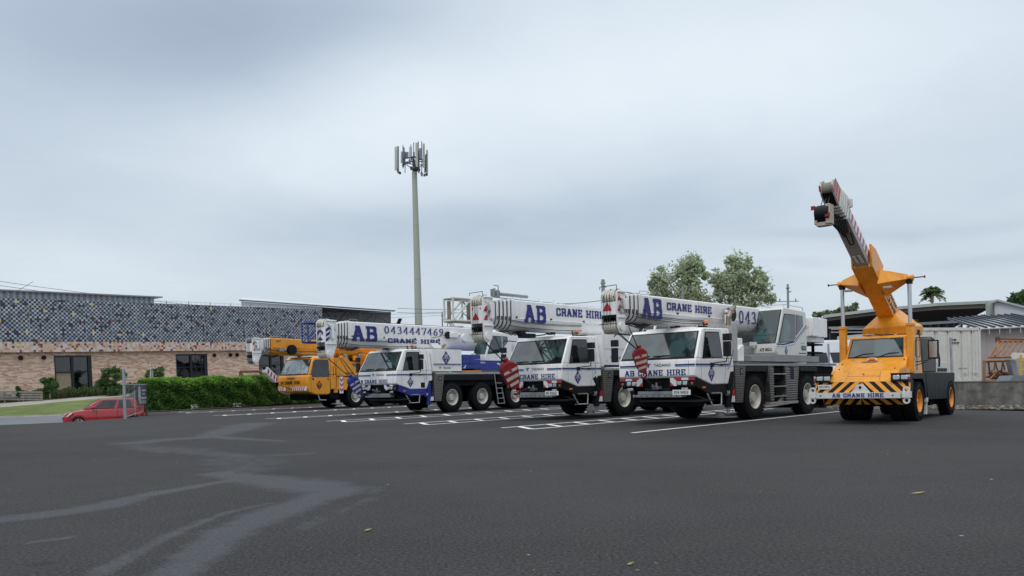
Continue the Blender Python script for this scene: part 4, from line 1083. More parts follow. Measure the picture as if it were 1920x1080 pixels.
for i in range(6): mb.box((-.9+i*.4, -.9, 2.95+.1*(i%2)), (-.65+i*.4, -.7, 3.15+.1*(i%3)), [1, 0, 2][i % 3])
mb.build('slewing_platform', [yl, black, grey], rA, bev=.02, crane=True)
mb = MB()
q_ = [(-5.72, -1.1, 2.42), (-5.55, -1.1, 2.50), (-4.88, -1.1, 1.92), (-4.90, -1.1, 1.66), (-5.05, -1.1, 1.62), (-5.78, -1.1, 2.22)]
mb.prism(q_, (0, -.3, 0), 0)
for t in (.08, .36, .64, .88):
    a_ = Vector((-5.62, -1.095, 2.46)).lerp(Vector((-4.92, -1.095, 1.90)), t); b_ = Vector((-5.76, -1.095, 2.24)).lerp(Vector((-5.02, -1.095, 1.66)), t+.06); d_ = Vector((.09, 0, -.075))
    mb.add([a_, a_+d_, b_+d_, b_], [(0, 1, 2, 3)], 1)
mb.cyl((-4.95, -1.25, 1.72), (-4.8, -1.25, 1.5), .07, n=10, mi=2); mb.cyl((-5.68, -1.25, 2.42), (-5.8, -1.25, 2.52), .09, n=10, mi=2)
hb = mb.build('hook_block', [whiteref, redref, black], rA, crane=True)
mb = MB(); mb.tube([(-6.45, -1.25, 2.8), (-6.35, -1.25, 2.62), (-5.75, -1.25, 2.5)], .014, n=5); mb.tube([(-4.8, -1.25, 1.5), (-3.8, -1.25, 1.2)], .02, n=5); mb.build('wire_rope', rope, hb, crane=True)
mb = MB(); mb.tube([(F0+.4, -2.6, 2.9), (F0+.0, -2.95, 2.85), (F0-.05, -2.98, 2.7)], .02, n=5); mb.cyl((F0-.05, -3.0, 2.62), (F0-.02, -3.0, 2.64), .14, n=14)
mb.build('mirror', plastic, cab, crane=True)

# ================= yellow pick-and-carry crane with raised boom
rE = root_at('pick_and_carry_crane', 10.879, 21.576, 40)
tag(rE, 'orange yellow pick and carry crane with its boom raised over the cab', 'crane')
WE = 2.02; RW = .545
cE = -.90
for s_, nr in ((.50, True), (.50, False), (4.42, True), (4.42, False)):
    wheel(rE, s_, nr, R_=RW, w=.34, rr=.30, W=WE+.02, rim=yellowd, dish=.15, hub=.06, bolts=False)
# inner tyres of the twinned front wheels
for s_ in (.50,):
    a_ = wheel(rE, s_, True, R_=RW, w=.34, rr=.30, W=WE, rim=yellowd, dish=.15, hub=.06, bolts=False); a_.location = (-s_, -.36, 0)
    a_ = wheel(rE, s_, False, R_=RW, w=.34, rr=.30, W=WE, rim=yellowd, dish=.15, hub=.06, bolts=False); a_.location = (-s_, -WE+.34, 0)
mb = MB()
mb.box((-.9, -1.25, .45), (1.5, -.55, 1.0)); mb.box((-1.4, -1.6, .70), (-.1, -.2, 1.1)); mb.box((1.5, -1.3, .45), (3.0, -.7, 1.2)); mb.box((2.9, -1.75, .35), (5.1, -.3, 1.0)); mb.cyl((.5, -1.95, RW), (.5, -.1, RW), .13, n=12); mb.cyl((4.42, -1.95, RW), (4.42, -.1, RW), .13, n=12)
mb.build('chassis', dark, rE, bev=.01, crane=True)
# nose: chevron board, beam, lugs
SB = -1.72
chev = stripes_mat('unused', (0, 0, 0), (1, 1, 1), 1, 0)
mb = MB()
def band(z0, z1, s0, s1, nL, nR):
    mb.prism([(s0, nL, z0), (s0, nR, z0), (s1, nR, z1), (s1, nL, z1)], (.25, 0, 0), 0)
    n = 11; wdt = .135
    for i in range(-n, n):
        for sgn in (-1, 1):
            x0 = cE + sgn*(i*2*wdt + .05) ; H_ = z1 - z0
            p = [(x0, 0), (x0 + sgn*wdt, 0), (x0 + sgn*(wdt - H_*1.05), H_), (x0 - sgn*H_*1.05, H_)]
            def cl(x): return (min(nR-.004, max(cE+.0005, x)) if sgn > 0 else max(nL+.004, min(cE-.0005, x)))
            q = [(cl(x), z) for x, z in p]
            if abs(q[0][0]-q[1][0]) < .02 and abs(q[2][0]-q[3][0]) < .02: continue
            mb.add([(s0 + (s1-s0)*z/H_ - .003, x, z0+z) for x, z in q], [(0, 1, 2, 3)], 1)
band(.84, 1.115, SB+.02, SB+.10, cE-1.20, cE+1.18)
band(.52, .68, SB+.16, SB+.02, cE-1.00, cE+1.0)
ns = mb.build('hazard_panel', [black, yellow], rE, crane=True)
mb = MB()
mb.box((SB-.12, cE-1.18, .69), (SB+.02, cE+.98, .835))
mb.prism([(SB-.02, cE-.24, .835), (SB-.02, cE+.24, .835), (SB-.02, cE+.09, 1.02), (SB-.02, cE+.05, 1.05), (SB-.02, cE-.05, 1.05), (SB-.02, cE-.09, 1.02)], (-.05, 0, 0))
for n_ in (cE-1.20, cE+1.13):
    mb.box((SB-.15, n_-.11, .70), (SB+.0, n_+.09, .86))
    for z_ in (.90, .63): mb.lathe((SB-.13, n_-.01, z_), (1, 0, 0), [(0, .045), (0, .085), (.05, .085), (.05, .045)], n=16, closed=True)
for n_ in (cE-1.0, cE+.80): mb.cyl((SB-.125, n_, .76), (SB-.13, n_, .76), .02, n=8, mi=1)
mb.cyl((SB-.075, cE, .97), (SB-.085, cE, .97), .035, n=14, mi=1)
bm_ = mb.build('bumper_beam', [whited, black], rE, bev=.01, crane=True)
mb = MB(); slab(mb, 'AB CRANE HIRE', (SB-.121, cE-.70, .715), (0, 1, 0), (0, 0, 1), .105, width=1.28, pw=.22, ph=.19)
mb.build('lettering', [pm('faded_blue_decal', (.03, .035, .22), .6, var=.8, scale=9)], bm_, crane=True)
mb = MB(); mb.box((SB+.0, cE-1.10, .93), (SB+.012, cE-.76, 1.05), 0); sans(mb, '073 RPU', (SB-.001, cE-1.07, .955), (0, 1, 0), (0, 0, 1), .07, width=.28, mi=1, bold=.01)
mb.build('number_plate', [whiteref, plastic], rE, crane=True)
# hood
mb = MB()
hl = lambda s, z, a_, b_: [(s, a_, z), (s, b_, z)]
A_ = [(-1.55, -1.77, 1.12), (-1.55, -.05, 1.12), (-1.60, -.08, 1.16), (-1.60, -1.74, 1.16)]
sec = [(-1.62, 1.118, -1.74, -.06), (-1.38, 1.40, -1.74, -.06), (-.98, 1.50, -1.80, -.0), (-.93, 1.53, -1.80, 0.0), (-.40, 1.76, -1.72, -.08)]
vs = []; fs = []
for s, z, a_, b_ in sec: vs += [(s, a_, z), (s, b_, z)]
for s, z, a_, b_ in sec: vs += [(s, a_, 1.115), (s, b_, 1.115)]
for i in range(4):
    fs += [(2*i, 2*i+1, 2*i+3, 2*i+2), (2*i, 2*i+2, 10+2*i+2, 10+2*i), (2*i+1, 10+2*i+1, 10+2*i+3, 2*i+3)]
fs += [(8, 9, 19, 18)]
mb.add(vs, fs)
mb.box((-1.0, -1.80, 1.0), (-.3, .0, 1.45))
hood = mb.build('bonnet', yellow, rE, bev=.012, crane=True)
mb = MB()
def onhood(n, s):
    for (s0, z0, *_), (s1, z1, *_) in zip(sec[:-1], sec[1:]):
        if s0 <= s <= s1: return Vector((s, n, z0 + (z1-z0)*(s-s0)/(s1-s0) + .003))
for n0, s0, n1, s1 in ((-1.33, -1.60, -1.28, -1.40), (-.47, -1.60, -.50, -1.40), (-1.29, -1.50, -.5, -1.50), (-.9, -1.50, -.88, -1.2)):
    a_ = onhood(n0, s0); b_ = onhood(n1, s1); d_ = (b_-a_).normalized().cross(Vector((-.6, 0, .8)))*.005
    mb.add([a_-d_, a_+d_, b_+d_, b_-d_], [(0, 1, 2, 3)])
for n0, s0 in ((-1.6, -1.2), (-.2, -1.2), (-.9, -1.46), (-1.65, -.8), (-.12, -.6)):
    a_ = onhood(n0, s0); mb.cyl(a_, a_+Vector((-.01, 0, .02)), .018, n=8)
mb.build('bonnet_seam', brown, hood, crane=True)
mb = MB()
c_ = Vector((-.68, -.96, onhood(-.96, -.68).z + .002)); u_ = Vector((.53, 0, .23)).normalized(); r_ = Vector((0, 1, 0))
mb.add([c_ + r_*x + u_*y for x, y in ((-.24, 0), (-.12, .05), (.12, .05), (.24, 0), (.12, -.05), (-.12, -.05))], [tuple(range(6))], 0)
mb.add([c_ + Vector((-.002, 0, .003)) + r_*x + u_*y for x, y in ((-.14, .02), (-.03, .02), (-.06, -.02), (-.14, -.02))], [(0, 1, 2, 3)], 1)
mb.add([c_ + Vector((-.002, 0, .003)) + r_*x + u_*y for x, y in ((.0, .02), (.14, .02), (.14, -.02), (-.02, -.02))], [(0, 1, 2, 3)], 1)
mb.build('badge', [brown, yellowd], hood, crane=True)
mb = MB(); mb.cyl((-.60, -1.03, 1.70), (-.60, -.80, 1.70), .05, n=12, mi=1); mb.cyl((-.61, -.99, 1.715), (-.61, -.84, 1.715), .055, n=12)
mb.build('beacon', [amber, whited], hood, crane=True)
# headlamp boxes
for sgn in (-1, 1):
    nA, nB = (cE+.72, cE+1.16) if sgn > 0 else (cE-1.20, cE-.82)
    mb = MB(); mb.box((-1.68, nA, 1.13), (-1.38, nB, 1.31)); mb.box((-1.695, nA-.01, 1.295), (-1.36, nB+.03, 1.325)) ; mb.box((-1.695, nA-.01, 1.115), (-1.36, nB+.03, 1.135))
    lb = mb.build('lamp_housing', black, rE, bev=.008, crane=True)
    mb = MB()
    for k in (0, 1): x = nA+.05+k*.19; mb.box((-1.70, x, 1.16), (-1.675, x+.165, 1.27))
    mb.build('headlight', lens, lb, bev=.02, crane=True)
    mb = MB(); x = nB-.04 if sgn > 0 else nA-.02; mb.box((-1.695, x, 1.16), (-1.66, x+.05, 1.21), 0); mb.box((-1.695, x, 1.22), (-1.66, x+.05, 1.28), 1)
    mb.build('indicator', [redref, lens], lb, crane=True)
# cab
mb = MB()
cp = [(-.42, 1.40), (-.42, 1.74), (-.12, 2.33), (.0, 2.37), (1.25, 2.40), (1.25, 1.30), (-.3, 1.30)]
mb.loft([(s, -.10 - max(0, z-1.74)*.12, z) for s, z in cp], [(s, -1.70 + max(0, z-1.74)*.12, z) for s, z in cp])
cabE = mb.build('drive_cab', yellow, rE, bev=.02, crane=True)
def fe(n, z, l):
    t = (z-1.74)/.59; s = -.42+.30*t; return Vector((s, n, z)) + Vector((-.59, 0, .30)).normalized()*l
mb = MB(); mb.loft([fe(-1.62, 1.76, -.01), fe(-.18, 1.76, -.01), fe(-.24, 2.29, -.01), fe(-1.56, 2.29, -.01)], [fe(-1.62, 1.76, .006), fe(-.18, 1.76, .006), fe(-.24, 2.29, .006), fe(-1.56, 2.29, .006)]); mb.build('windscreen_frame', plastic, cabE, crane=True)
mb = MB(); mb.loft([fe(-1.59, 1.79, 0), fe(-.21, 1.79, 0), fe(-.27, 2.26, 0), fe(-1.53, 2.26, 0)], [fe(-1.59, 1.79, .012), fe(-.21, 1.79, .012), fe(-.27, 2.26, .012), fe(-1.53, 2.26, .012)]); mb.build('windscreen', glass_w, cabE, crane=True)
mb = MB()
for n0 in (-1.50, -.85): mb.tube([fe(n0, 1.76, .02), fe(n0+.30, 1.86, .03), fe(n0+.55, 1.87, .025)], .009, n=5)
mb.build('wiper', plastic, cabE, crane=True)
mb = MB()
mb.prism([(.25, -.115, 1.42), (.25, -.115, 2.24), (.42, -.115, 2.30), (.60, -.115, 2.30), (.60, -.115, 1.42)], (0, .02, 0)); mb.build('side_window', glass_s, cabE, crane=True)
mb = MB(); mb.tube([(.72, -.09, 1.75), (.72, -.04, 1.8), (.72, -.04, 2.2), (.66, -.08, 2.26)], .014); mb.box((.62, -.12, 1.40), (.645, -.09, 2.3), 1); mb.tube([(-.05, -1.72, 1.75), (-.05, -1.78, 1.8), (-.05, -1.78, 2.05), (-.05, -1.72, 2.1)], .012)
mb.build('handrail', [lgrey, black], cabE, crane=True)
mb = MB(); mb.tube([(.35, -.1, 1.62), (.62, .14, 1.66), (.85, .26, 1.72)], .014); mb.tube([(.35, -.1, 1.52), (.62, .14, 1.62)], .012); mb.tube([(.3, -.1, 2.28), (.7, .25, 2.30), (.85, .26, 2.20)], .012)
mb.box((.82, .14, 1.70), (.92, .40, 2.22), 0); mb.box((.812, .17, 1.74), (.825, .37, 2.18), 1)
mb.build('mirror', [plastic, steel], cabE, bev=.012, crane=True)
mb = MB()
for i in range(24): mb.cyl((.2+random.random()*.6, -1.4+random.random()*.9, 2.39), (.3+random.random()*.6, -1.4+random.random()*.9, 2.42+random.random()*.03), .014, n=5, mi=i % 2)
mb.build('roof_chain', [brown, whited], cabE, crane=True)
# lift cylinders
for n_ in (cE-.87, cE+.87):
    mb = MB()
    mb.box((-.38, n_-.085, 1.34), (-.19, n_+.085, 2.60)); mb.box((-.40, n_-.10, 2.58), (-.17, n_+.10, 2.66))
    lc = mb.build('lift_cylinder', yellow, rE, bev=.012, crane=True)
    mb = MB(); mb.cyl((-.285, n_, 2.60), (-.285, n_, 3.72), .052, n=20); mb.build('piston_rod', steel, lc, crane=True)
    mb = MB(); mb.box((-.37, n_-.07, 3.70), (-.20, n_+.07, 3.86)); mb.build('rod_end', black, lc, bev=.02, crane=True)
# mudguards and rear body
mb = MB()
def guard(n0, n1):
    mb.prism([(-.35, n0, 1.30), (-.45, n0, 1.22), (-.50, n0, .95), (-.32, n0, .98), (-.12, n0, 1.16), (.95, n0, 1.16), (1.15, n0, 1.0), (1.28, n0, .60), (1.42, n0, .60), (1.36, n0, 1.30)], (0, n1-n0, 0))
guard(-.04, -.42); guard(-1.98, -1.62)
mb.build('mudguard', black, rE, bev=.01, crane=True)
mb = MB()
mb.prism([(1.30, -.03, 1.32), (5.0, -.03, 1.32), (5.0, -.03, 1.12), (4.95, -.03, 1.06), (4.3, -.03, .52), (1.50, -.03, .56), (1.42, -.03, .9)], (0, -.06, 0))
mb.prism([(1.30, -1.97, 1.32), (5.0, -1.97, 1.32), (5.0, -1.97, 1.12), (4.3, -1.97, .52), (1.50, -1.97, .56)], (0, .06, 0))
mb.box((1.40, -1.95, 1.24), (5.02, -.05, 1.315))
mb.build('side_skirt', black, rE, bev=.01, crane=True)
mb = MB()
mb.prism([(1.36, -.10, 1.34), (2.88, -.10, 1.34), (2.88, -.10, 2.30), (2.7, -.10, 2.36), (1.36, -.10, 2.32)], (0, -.55, 0)); mb.box((1.36, -1.9, 1.33), (2.8, -.9, 2.1)); mb.box((2.9, -.2, 1.8), (3.05, -.1, 1.95), 1)
mb.build('engine_cover', [tarp, grey], rE, bev=.03, crane=True)
mb = MB(); mb.box((3.0, -.55, 1.33), (4.45, -.12, 1.66), 0); mb.box((3.1, -.12, 1.36), (3.45, -.10, 1.46), 1); mb.box((3.55, -.12, 1.36), (3.9, -.10, 1.46), 1); mb.box((4.0, -.12, 1.36), (4.3, -.10, 1.46), 1)
mb.tube([(2.9, -.2, 1.9), (3.1, -.1, 2.0), (3.3, -.1, 1.75), (3.25, -.1, 1.5)], .03, mi=1); mb.tube([(2.9, -.25, 1.8), (3.05, -.2, 1.85), (3.15, -.2, 1.5)], .03, mi=1)
mb.build('tool_box', [whited, black], rE, bev=.015, crane=True)
mb = MB(); mb.cyl((1.55, -.35, 2.3), (1.60, -.35, 2.62), .06, n=14, mi=0); mb.cyl((1.60, -.35, 2.6), (1.66, -.35, 2.86), .07, n=14, mi=1); mb.box((1.3, -.6, 2.1), (1.5, -.2, 2.55), 1)
mb.build('exhaust_stack', [exh, black], rE, crane=True)
mb = MB(); mb.box((1.30, -.12, .50), (1.46, -.02, .62)); mb.prism([(1.36, -.05, .15), (1.46, -.05, .15), (1.5, -.05, .6), (1.36, -.05, .6)], (0, -.1, 0)); mb.build('mud_flap', whited, rE, crane=True)
# boom: foot, arm, wing, sections, head
U = Vector((-4.1, 0, 2.33)).normalized(); V_ = Vector((2.33, 0, 4.1)).normalized(); Nn = Vector((0, 1, 0))
U = -Vector((4.1, 0, -2.33)).normalized()
V_ = Vector((2.33, 0, 4.1)).normalized()
B0 = Vector((1.22, cE, 2.62))        # underside line starts here
def bp(t, n, h): return B0 + U*t + Nn*n + V_*h
def bsec(t0, t1, w, h0, h1, mb_, mi=0):
    mb_.loft([bp(t0, -w, h0), bp(t0, w, h0), bp(t0, w, h1), bp(t0, -w, h1)], [bp(t1, -w, h0), bp(t1, w, h0), bp(t1, w, h1), bp(t1, -w, h1)], mi)
mb = MB()
bsec(-.15, 3.05, .215, 0, .48, mb)
# side plates of the nose of the outer box and its foot
mb.prism([bp(2.3, .216, .0), bp(3.05, .216, .0), bp(3.42, .216, .46), bp(3.0, .216, .60), bp(2.2, .216, .60)], Nn*.05)
mb.prism([bp(2.3, -.266, .0), bp(3.05, -.266, .0), bp(3.42, -.266, .46), bp(3.0, -.266, .60), bp(2.2, -.266, .60)], Nn*.05)
# pyramid shaped foot
base = [(.42, cE-.56, 2.41), (.42, cE+.60, 2.41), (1.75, cE+.70, 2.41), (1.75, cE-.70, 2.41)]
b2 = [(.38, cE-.54, 2.60), (.38, cE+.62, 2.62), (1.78, cE+.72, 2.66), (1.78, cE-.70, 2.66)]
top = [(.70, cE-.24, 2.96), (.75, cE+.24, 3.00), (1.30, cE+.24, 3.14), (1.30, cE-.24, 3.14)]
mb.loft(base, b2); mb.loft([(s, n, z+.001) for s, n, z in b2], top)
arm = mb.build('boom', yellow, rE, bev=.012, crane=True)
mb = MB(); sans(mb, 'AB CRANE', bp(1.95, .217, .07), -U, V_, .17, width=1.45, bold=.02)
sans(mb, 'HIRE 0434447469', bp(1.9, .217, .30), -U, V_, .14, width=1.4, bold=.01)
mb.build('lettering', black, arm, crane=True)
# wing carrying the rods
mb = MB()
for sg in (-1, 1):
    a_ = [(-.98, cE+sg*.24, 3.70), (-.06, cE+sg*.24, 3.43), (.05, cE+sg*.24, 3.75), (-.74, cE+sg*.24, 4.12)]
    b_ = [(-.42, cE+sg*.84, 3.82), (-.18, cE+sg*.84, 3.78), (-.16, cE+sg*.84, 3.92), (-.38, cE+sg*.84, 3.96)]
    mb.loft(a_, b_)
    mb.cyl((-.29, cE+sg*.78, 3.86), (-.29, cE+sg*.98, 3.86), .085, n=16)
mb.build('boom_wing', yellow, arm, bev=.012, crane=True)
mb = MB()
for sg in (-1, 1):
    mb.cyl((-.29, cE+sg*.95, 3.86), (-.29, cE+sg*1.25, 3.86), .016, n=8); mb.cyl((-.29, cE+sg*1.23, 3.86), (-.29, cE+sg*1.26, 3.86), .035, n=10)
mb.build('lock_pin', brown, arm, crane=True)
for sg in (-1, 1):
    mb = MB(); mb.box((-1.02, cE+sg*.50-.10, 3.52+.04), (-.90, cE+sg*.50+.10, 3.62)); mb.build('work_lamp', lgrey, arm, bev=.01, crane=True)
# inner sections
gy = pm('boom_grey_paint', (.34, .33, .32), .5, var=.08, dirt=.3, dirtcol=(.2, .17, .14), scale=3)
mb = MB(); bsec(3.04, 5.25, .172, .03, .40, mb)
s1_ = mb.build('boom_section', gy, arm, bev=.006, crane=True)
mb = MB(); bsec(3.10, 5.16, .1755, .17, .403, mb)
mb.build('reflective_tape_backing', whiteref, s1_, crane=True)
mb = MB()
for i in range(8):
    t = 3.16 + i*.25
    mb.loft([bp(t, .176, .18), bp(t+.10, .176, .18), bp(t+.10, .176, .40), bp(t, .176, .40)], [bp(t, .179, .18), bp(t+.10, .179, .18), bp(t+.10, .179, .40), bp(t, .179, .40)])
mb.build('reflective_tape', pm('pink_red_tape', (.50, .06, .09), .4), s1_, crane=True)
mb = MB()
for i, (t, w_, h_) in enumerate(((5.05, .22, .54), (5.20, .21, .51), (5.32, .20, .49), (5.43, .19, .47), (5.54, .18, .44))):
    mb.loft([bp(t, -w_, -.03), bp(t, w_, -.03), bp(t, w_, h_), bp(t, -w_, h_)], [bp(t+.05, -w_, -.03), bp(t+.05, w_, -.03), bp(t+.17, w_, h_), bp(t+.17, -w_, h_)])
mb.box(tuple(bp(5.1, .21, .3)), tuple(bp(5.26, .30, .46)))
mb.build('boom_section', whited, arm, bev=.012, crane=True)
mb = MB(); bsec(5.2, 5.7, .16, .05, .40, mb); mb.build('boom_section', black, arm, crane=True)
mb = MB()
for n0 in (-.165, .12):
    mb.prism([bp(5.58, n0, -.02), bp(6.0, n0, .02), bp(6.2, n0, .14), bp(6.22, n0, .28), bp(6.08, n0, .42), bp(5.60, n0, .45)], Nn*.045)
mb.cyl(bp(5.98, -.12, .22), bp(5.98, .12, .22), .16, n=24, mi=1); mb.cyl(bp(5.7, -.12, .25), bp(5.7, .12, .25), .12, n=20, mi=2)
bsec(5.5, 6.1, .12, .0, .03, mb, 2)
hE = mb.build('boom_head', [pm('rust_chipped_white', (.60, .56, .50), .6, var=.15, dirt=.8, dirtcol=(.20, .07, .04), scale=3), pm('greasy_sheave', (.22, .19, .15), .6), black], arm, bev=.01, crane=True)
mb = MB()
for t in (5.66, 5.84, 6.0):
    mb.prism([bp(t, .1655, .05), bp(t+.12, .1655, .05), bp(t+.14, .1655, .40), bp(t+.02, .1655, .40)], Nn*.004)
mb.prism([bp(6.12, -.16, .05), bp(6.2, -.16, .14), bp(6.2, -.125, .14), bp(6.12, -.125, .05)], U*.03)
mb.build('warning_decal', redref, hE, crane=True)
mb = MB()
for k in range(6): mb.tube([bp(5.5-.08*k, -.1+.05*k, -.02), bp(5.1-.08*k, -.12+.05*k, -.14), bp(4.4+.04*k, -.05+.02*k, -.01)], .024, n=6)
mb.tube([bp(4.5, -.02, -.0), bp(4.1, .0, -.04), bp(4.1, .1, -.04), bp(4.5, .12, -.0)], .018, n=6)
mb.build('hydraulic_hose', rope, arm, crane=True)
mb = MB()
for n_, t_ in ((-.1, 3.55), (.02, 3.55)):
    mb.prism([bp(t_, n_, .02), bp(t_, n_+.07, .02), bp(t_-.28, n_+.10, .0), bp(t_-.28, n_+.04, .0)], V_*-.03)
mb.build('bracket', whited, arm, crane=True)
mb = MB()
hc = bp(5.93, .0, -.50)
mb.box((hc.x-.12, hc.y-.22, hc.z-.24), (hc.x+.14, hc.y-.15, hc.z+.20)); mb.box((hc.x-.14, hc.y+.05, hc.z-.24), (hc.x+.16, hc.y+.15, hc.z+.22)); mb.box((hc.x-.11, hc.y-.18, hc.z-.28), (hc.x+.11, hc.y+.12, hc.z-.19))
mb.cyl((hc.x, hc.y-.2, hc.z+.02), (hc.x, hc.y+.12, hc.z+.02), .20, n=20, mi=1)
mb.box((hc.x-.19, hc.y+.05, hc.z-.1), (hc.x-.175, hc.y+.17, hc.z+.0), 2); mb.box((hc.x-.19, hc.y-.27, hc.z+.1), (hc.x-.175, hc.y-.17, hc.z+.2), 2)
hk = mb.build('hook_block', [pm('rusty_white', (.50, .40, .33), .7, var=.2, dirt=.9, dirtcol=(.16, .05, .03), scale=4), black, red], rE, bev=.02, crane=True)
mb = MB()
for n_ in (-.1, -.02, .05): mb.tube([bp(5.98, n_, .02), (hc.x, hc.y+n_, hc.z+.2)], .010, n=5)
mb.build('wire_rope', rope, hk, crane=True)
HAND[0] = 1
# ------------------------------------------------------------------ ground
def node_mat(name):
    m = bpy.data.materials.new(name); m.use_nodes = True
    m.node_tree.nodes.clear(); return m, NT(m.node_tree)
m, N = node_mat('asphalt')
o = N.n('ShaderNodeTexCoord')
big = N.n('ShaderNodeTexNoise', i_Vector=o.outputs['Object'], i_Scale=0.35, i_Detail=6.0, i_Roughness=0.62)
med = N.n('ShaderNodeTexNoise', i_Vector=o.outputs['Object'], i_Scale=2.2, i_Detail=5.0, i_Roughness=0.6)
st_ = N.n('ShaderNodeMapping', i_Vector=o.outputs['Object'], i_Scale=(0.10, 0.9, 1.0)); st_.inputs['Rotation'].default_value = (0, 0, 0.1)
strk = N.n('ShaderNodeTexNoise', i_Vector=st_.outputs[0], i_Scale=1.0, i_Detail=4.0)
fine = N.n('ShaderNodeTexVoronoi', i_Vector=o.outputs['Object'], i_Scale=75.0)
fin2 = N.n('ShaderNodeTexNoise', i_Vector=o.outputs['Object'], i_Scale=34.0, i_Detail=4.0, i_Roughness=0.85)
c = N.ramp(big.outputs[0], [(0.3, (0.040, 0.0385, 0.0375)), (0.7, (0.060, 0.058, 0.057))])
c = N.mix(N.m('MULTIPLY', N.ramp(med.outputs[0], [(0.35, 0.0), (0.65, 1.0)]), 0.28), c, (0.024, 0.0245, 0.028, 1))
c = N.mix(N.m('MULTIPLY', N.ramp(strk.outputs[0], [(0.45, 0.0), (0.68, 1.0)]), 0.35), c, (0.048, 0.048, 0.053, 1))
c = N.mix(N.m('MULTIPLY', N.ramp(fin2.outputs[0], [(0.38, 1.0), (0.52, 0.0)]), 0.85), c, (0.008, 0.008, 0.009, 1))
c = N.mix(N.m('MULTIPLY', N.ramp(fin2.outputs[0], [(0.54, 0.0), (0.66, 1.0)]), 0.75), c, (0.13, 0.13, 0.135, 1))
oil = N.n('ShaderNodeTexVoronoi', i_Vector=N.n('ShaderNodeVectorMath', operation='ADD', i_0=o.outputs['Object'], i_1=N.n('ShaderNodeVectorMath', operation='SCALE', i_0=med.outputs['Color'], i_Scale=.25).outputs[0]).outputs[0], i_Scale=.9)
c = N.mix(N.m('MULTIPLY', N.ramp(oil.outputs[0], [(0.03, 1.0), (0.11, 0.0)]), 0.5), c, (0.012, 0.012, 0.013, 1))
wide = N.n('ShaderNodeTexNoise', i_Vector=o.outputs['Object'], i_Scale=0.09, i_Detail=3.0)
c = N.mix(N.m('MULTIPLY', N.ramp(wide.outputs[0], [(0.38, 0.0), (0.62, 1.0)]), 0.35), c, (0.070, 0.066, 0.064, 1))
at_ = N.n('ShaderNodeAttribute', attribute_name='stain')
edge = N.n('ShaderNodeTexNoise', i_Vector=o.outputs['Object'], i_Scale=1.9, i_Detail=9.0, i_Roughness=0.7, i_Distortion=1.2)
edg2 = N.n('ShaderNodeTexNoise', i_Vector=o.outputs['Object'], i_Scale=16.0, i_Detail=4.0, i_Roughness=0.7)
sf_ = N.m('ADD', at_.outputs['Fac'], N.m('MULTIPLY', N.m('SUBTRACT', edge.outputs[0], 0.5), 1.5))
sf_ = N.m('ADD', sf_, N.m('MULTIPLY', N.m('SUBTRACT', edg2.outputs[0], 0.5), 0.35))
sf_ = N.m('MULTIPLY', N.ramp(sf_, [(0.36, 0.0), (0.85, 1.0)]), N.m('GREATER_THAN', at_.outputs['Fac'], 0.01))
c = N.mix(N.m('MULTIPLY', sf_, N.m('MULTIPLY_ADD', fin2.outputs[0], 1.2, -0.16)), c, (0.110, 0.118, 0.135, 1))
b = N.n('ShaderNodeBsdfPrincipled', i_Base_Color=c, i_IOR=1.33)
N.put(b.inputs['Roughness'], N.m('MULTIPLY_ADD', sf_, -0.10, 0.95))
bp_ = N.n('ShaderNodeBump', i_Strength=0.7, i_Distance=0.02, i_Height=fin2.outputs[0])
N.put(b.inputs['Normal'], bp_.outputs[0])
N.n('ShaderNodeOutputMaterial', i_0=b.outputs[0])
asphalt = m

gx = np.arange(-12.0, 8.001, 0.08); gy_ = np.arange(3.0, 32.001, 0.10)
GX, GY = np.meshgrid(gx, gy_)
stain = np.zeros_like(GX)
def streak(pts, w, amp=1.0):
    global stain
    for i in range(len(pts)-1):
        (x0, y0, w0), (x1, y1, w1) = [(p[0], p[1], (p[2] if len(p) > 2 else w)) for p in pts[i:i+2]]
        dx, dy = x1-x0, y1-y0
        t = np.clip(((GX-x0)*dx + (GY-y0)*dy) / (dx*dx+dy*dy), 0, 1)
        # the marks stretch away from the viewer: looser along y
        d = np.hypot(GX-(x0+t*dx), (GY-(y0+t*dy))*0.8)
        ww = (w0 + (w1-w0)*t)*.82
        stain = np.maximum(stain, amp*np.clip(1.35 - d/ww*.8, 0, 1))
streak([(-6.5, 7.2, .25), (-5.14, 7.99, .30), (-4.82, 8.36, .28), (-4.52, 8.87, .30), (-4.45, 9.73, .22), (-4.1, 10.6, .16), (-3.8, 11.3, .12)], .2, .95)
streak([(-4.44, 12.0, .3), (-3.4, 11.0, .5), (-2.6, 10.2, .55), (-2.1, 9.7, .45)], .3, .95)
streak([(-2.1, 9.6, .35), (-2.25, 9.0, .32), (-2.4, 8.4, .36), (-2.45, 7.8, .34), (-2.5, 7.2, .30), (-2.45, 6.5, .26), (-2.40, 5.9, .24), (-2.30, 5.2, .26), (-2.1, 4.2, .26)], .3, 1.0)
streak([(-2.67, 8.8, .10), (-2.95, 8.11, .10), (-3.0, 7.15, .09), (-2.95, 6.3, .10), (-2.9, 5.6, .12), (-2.7, 4.6, .12)], .1, .85)
streak([(-1.7, 9.9, .2), (-1.6, 9.2, .18), (-1.75, 8.2, .18), (-1.9, 7.2, .15)], .2, .5)
streak([(-9.3, 19.6, .7), (-8.9, 20.9, .5), (-8.2, 21.2, .5), (-8.6, 24.0, .8), (-9.4, 29.0, 1.0)], .5, .85)
streak([(-9.0, 18.9, .5), (-8.2, 17.9, .6), (-7.0, 16.8, .7), (-5.8, 15.6, .5), (-5.0, 14.9, .4), (-4.0, 15.3, .3)], .5, .62)
streak([(-8.5, 22.0, .4), (-6.97, 20.4, .35), (-5.5, 19.1, .2)], .3, .8)
streak([(-5.0, 14.5, .9), (-4.2, 12.8, .9)], .6, .58)
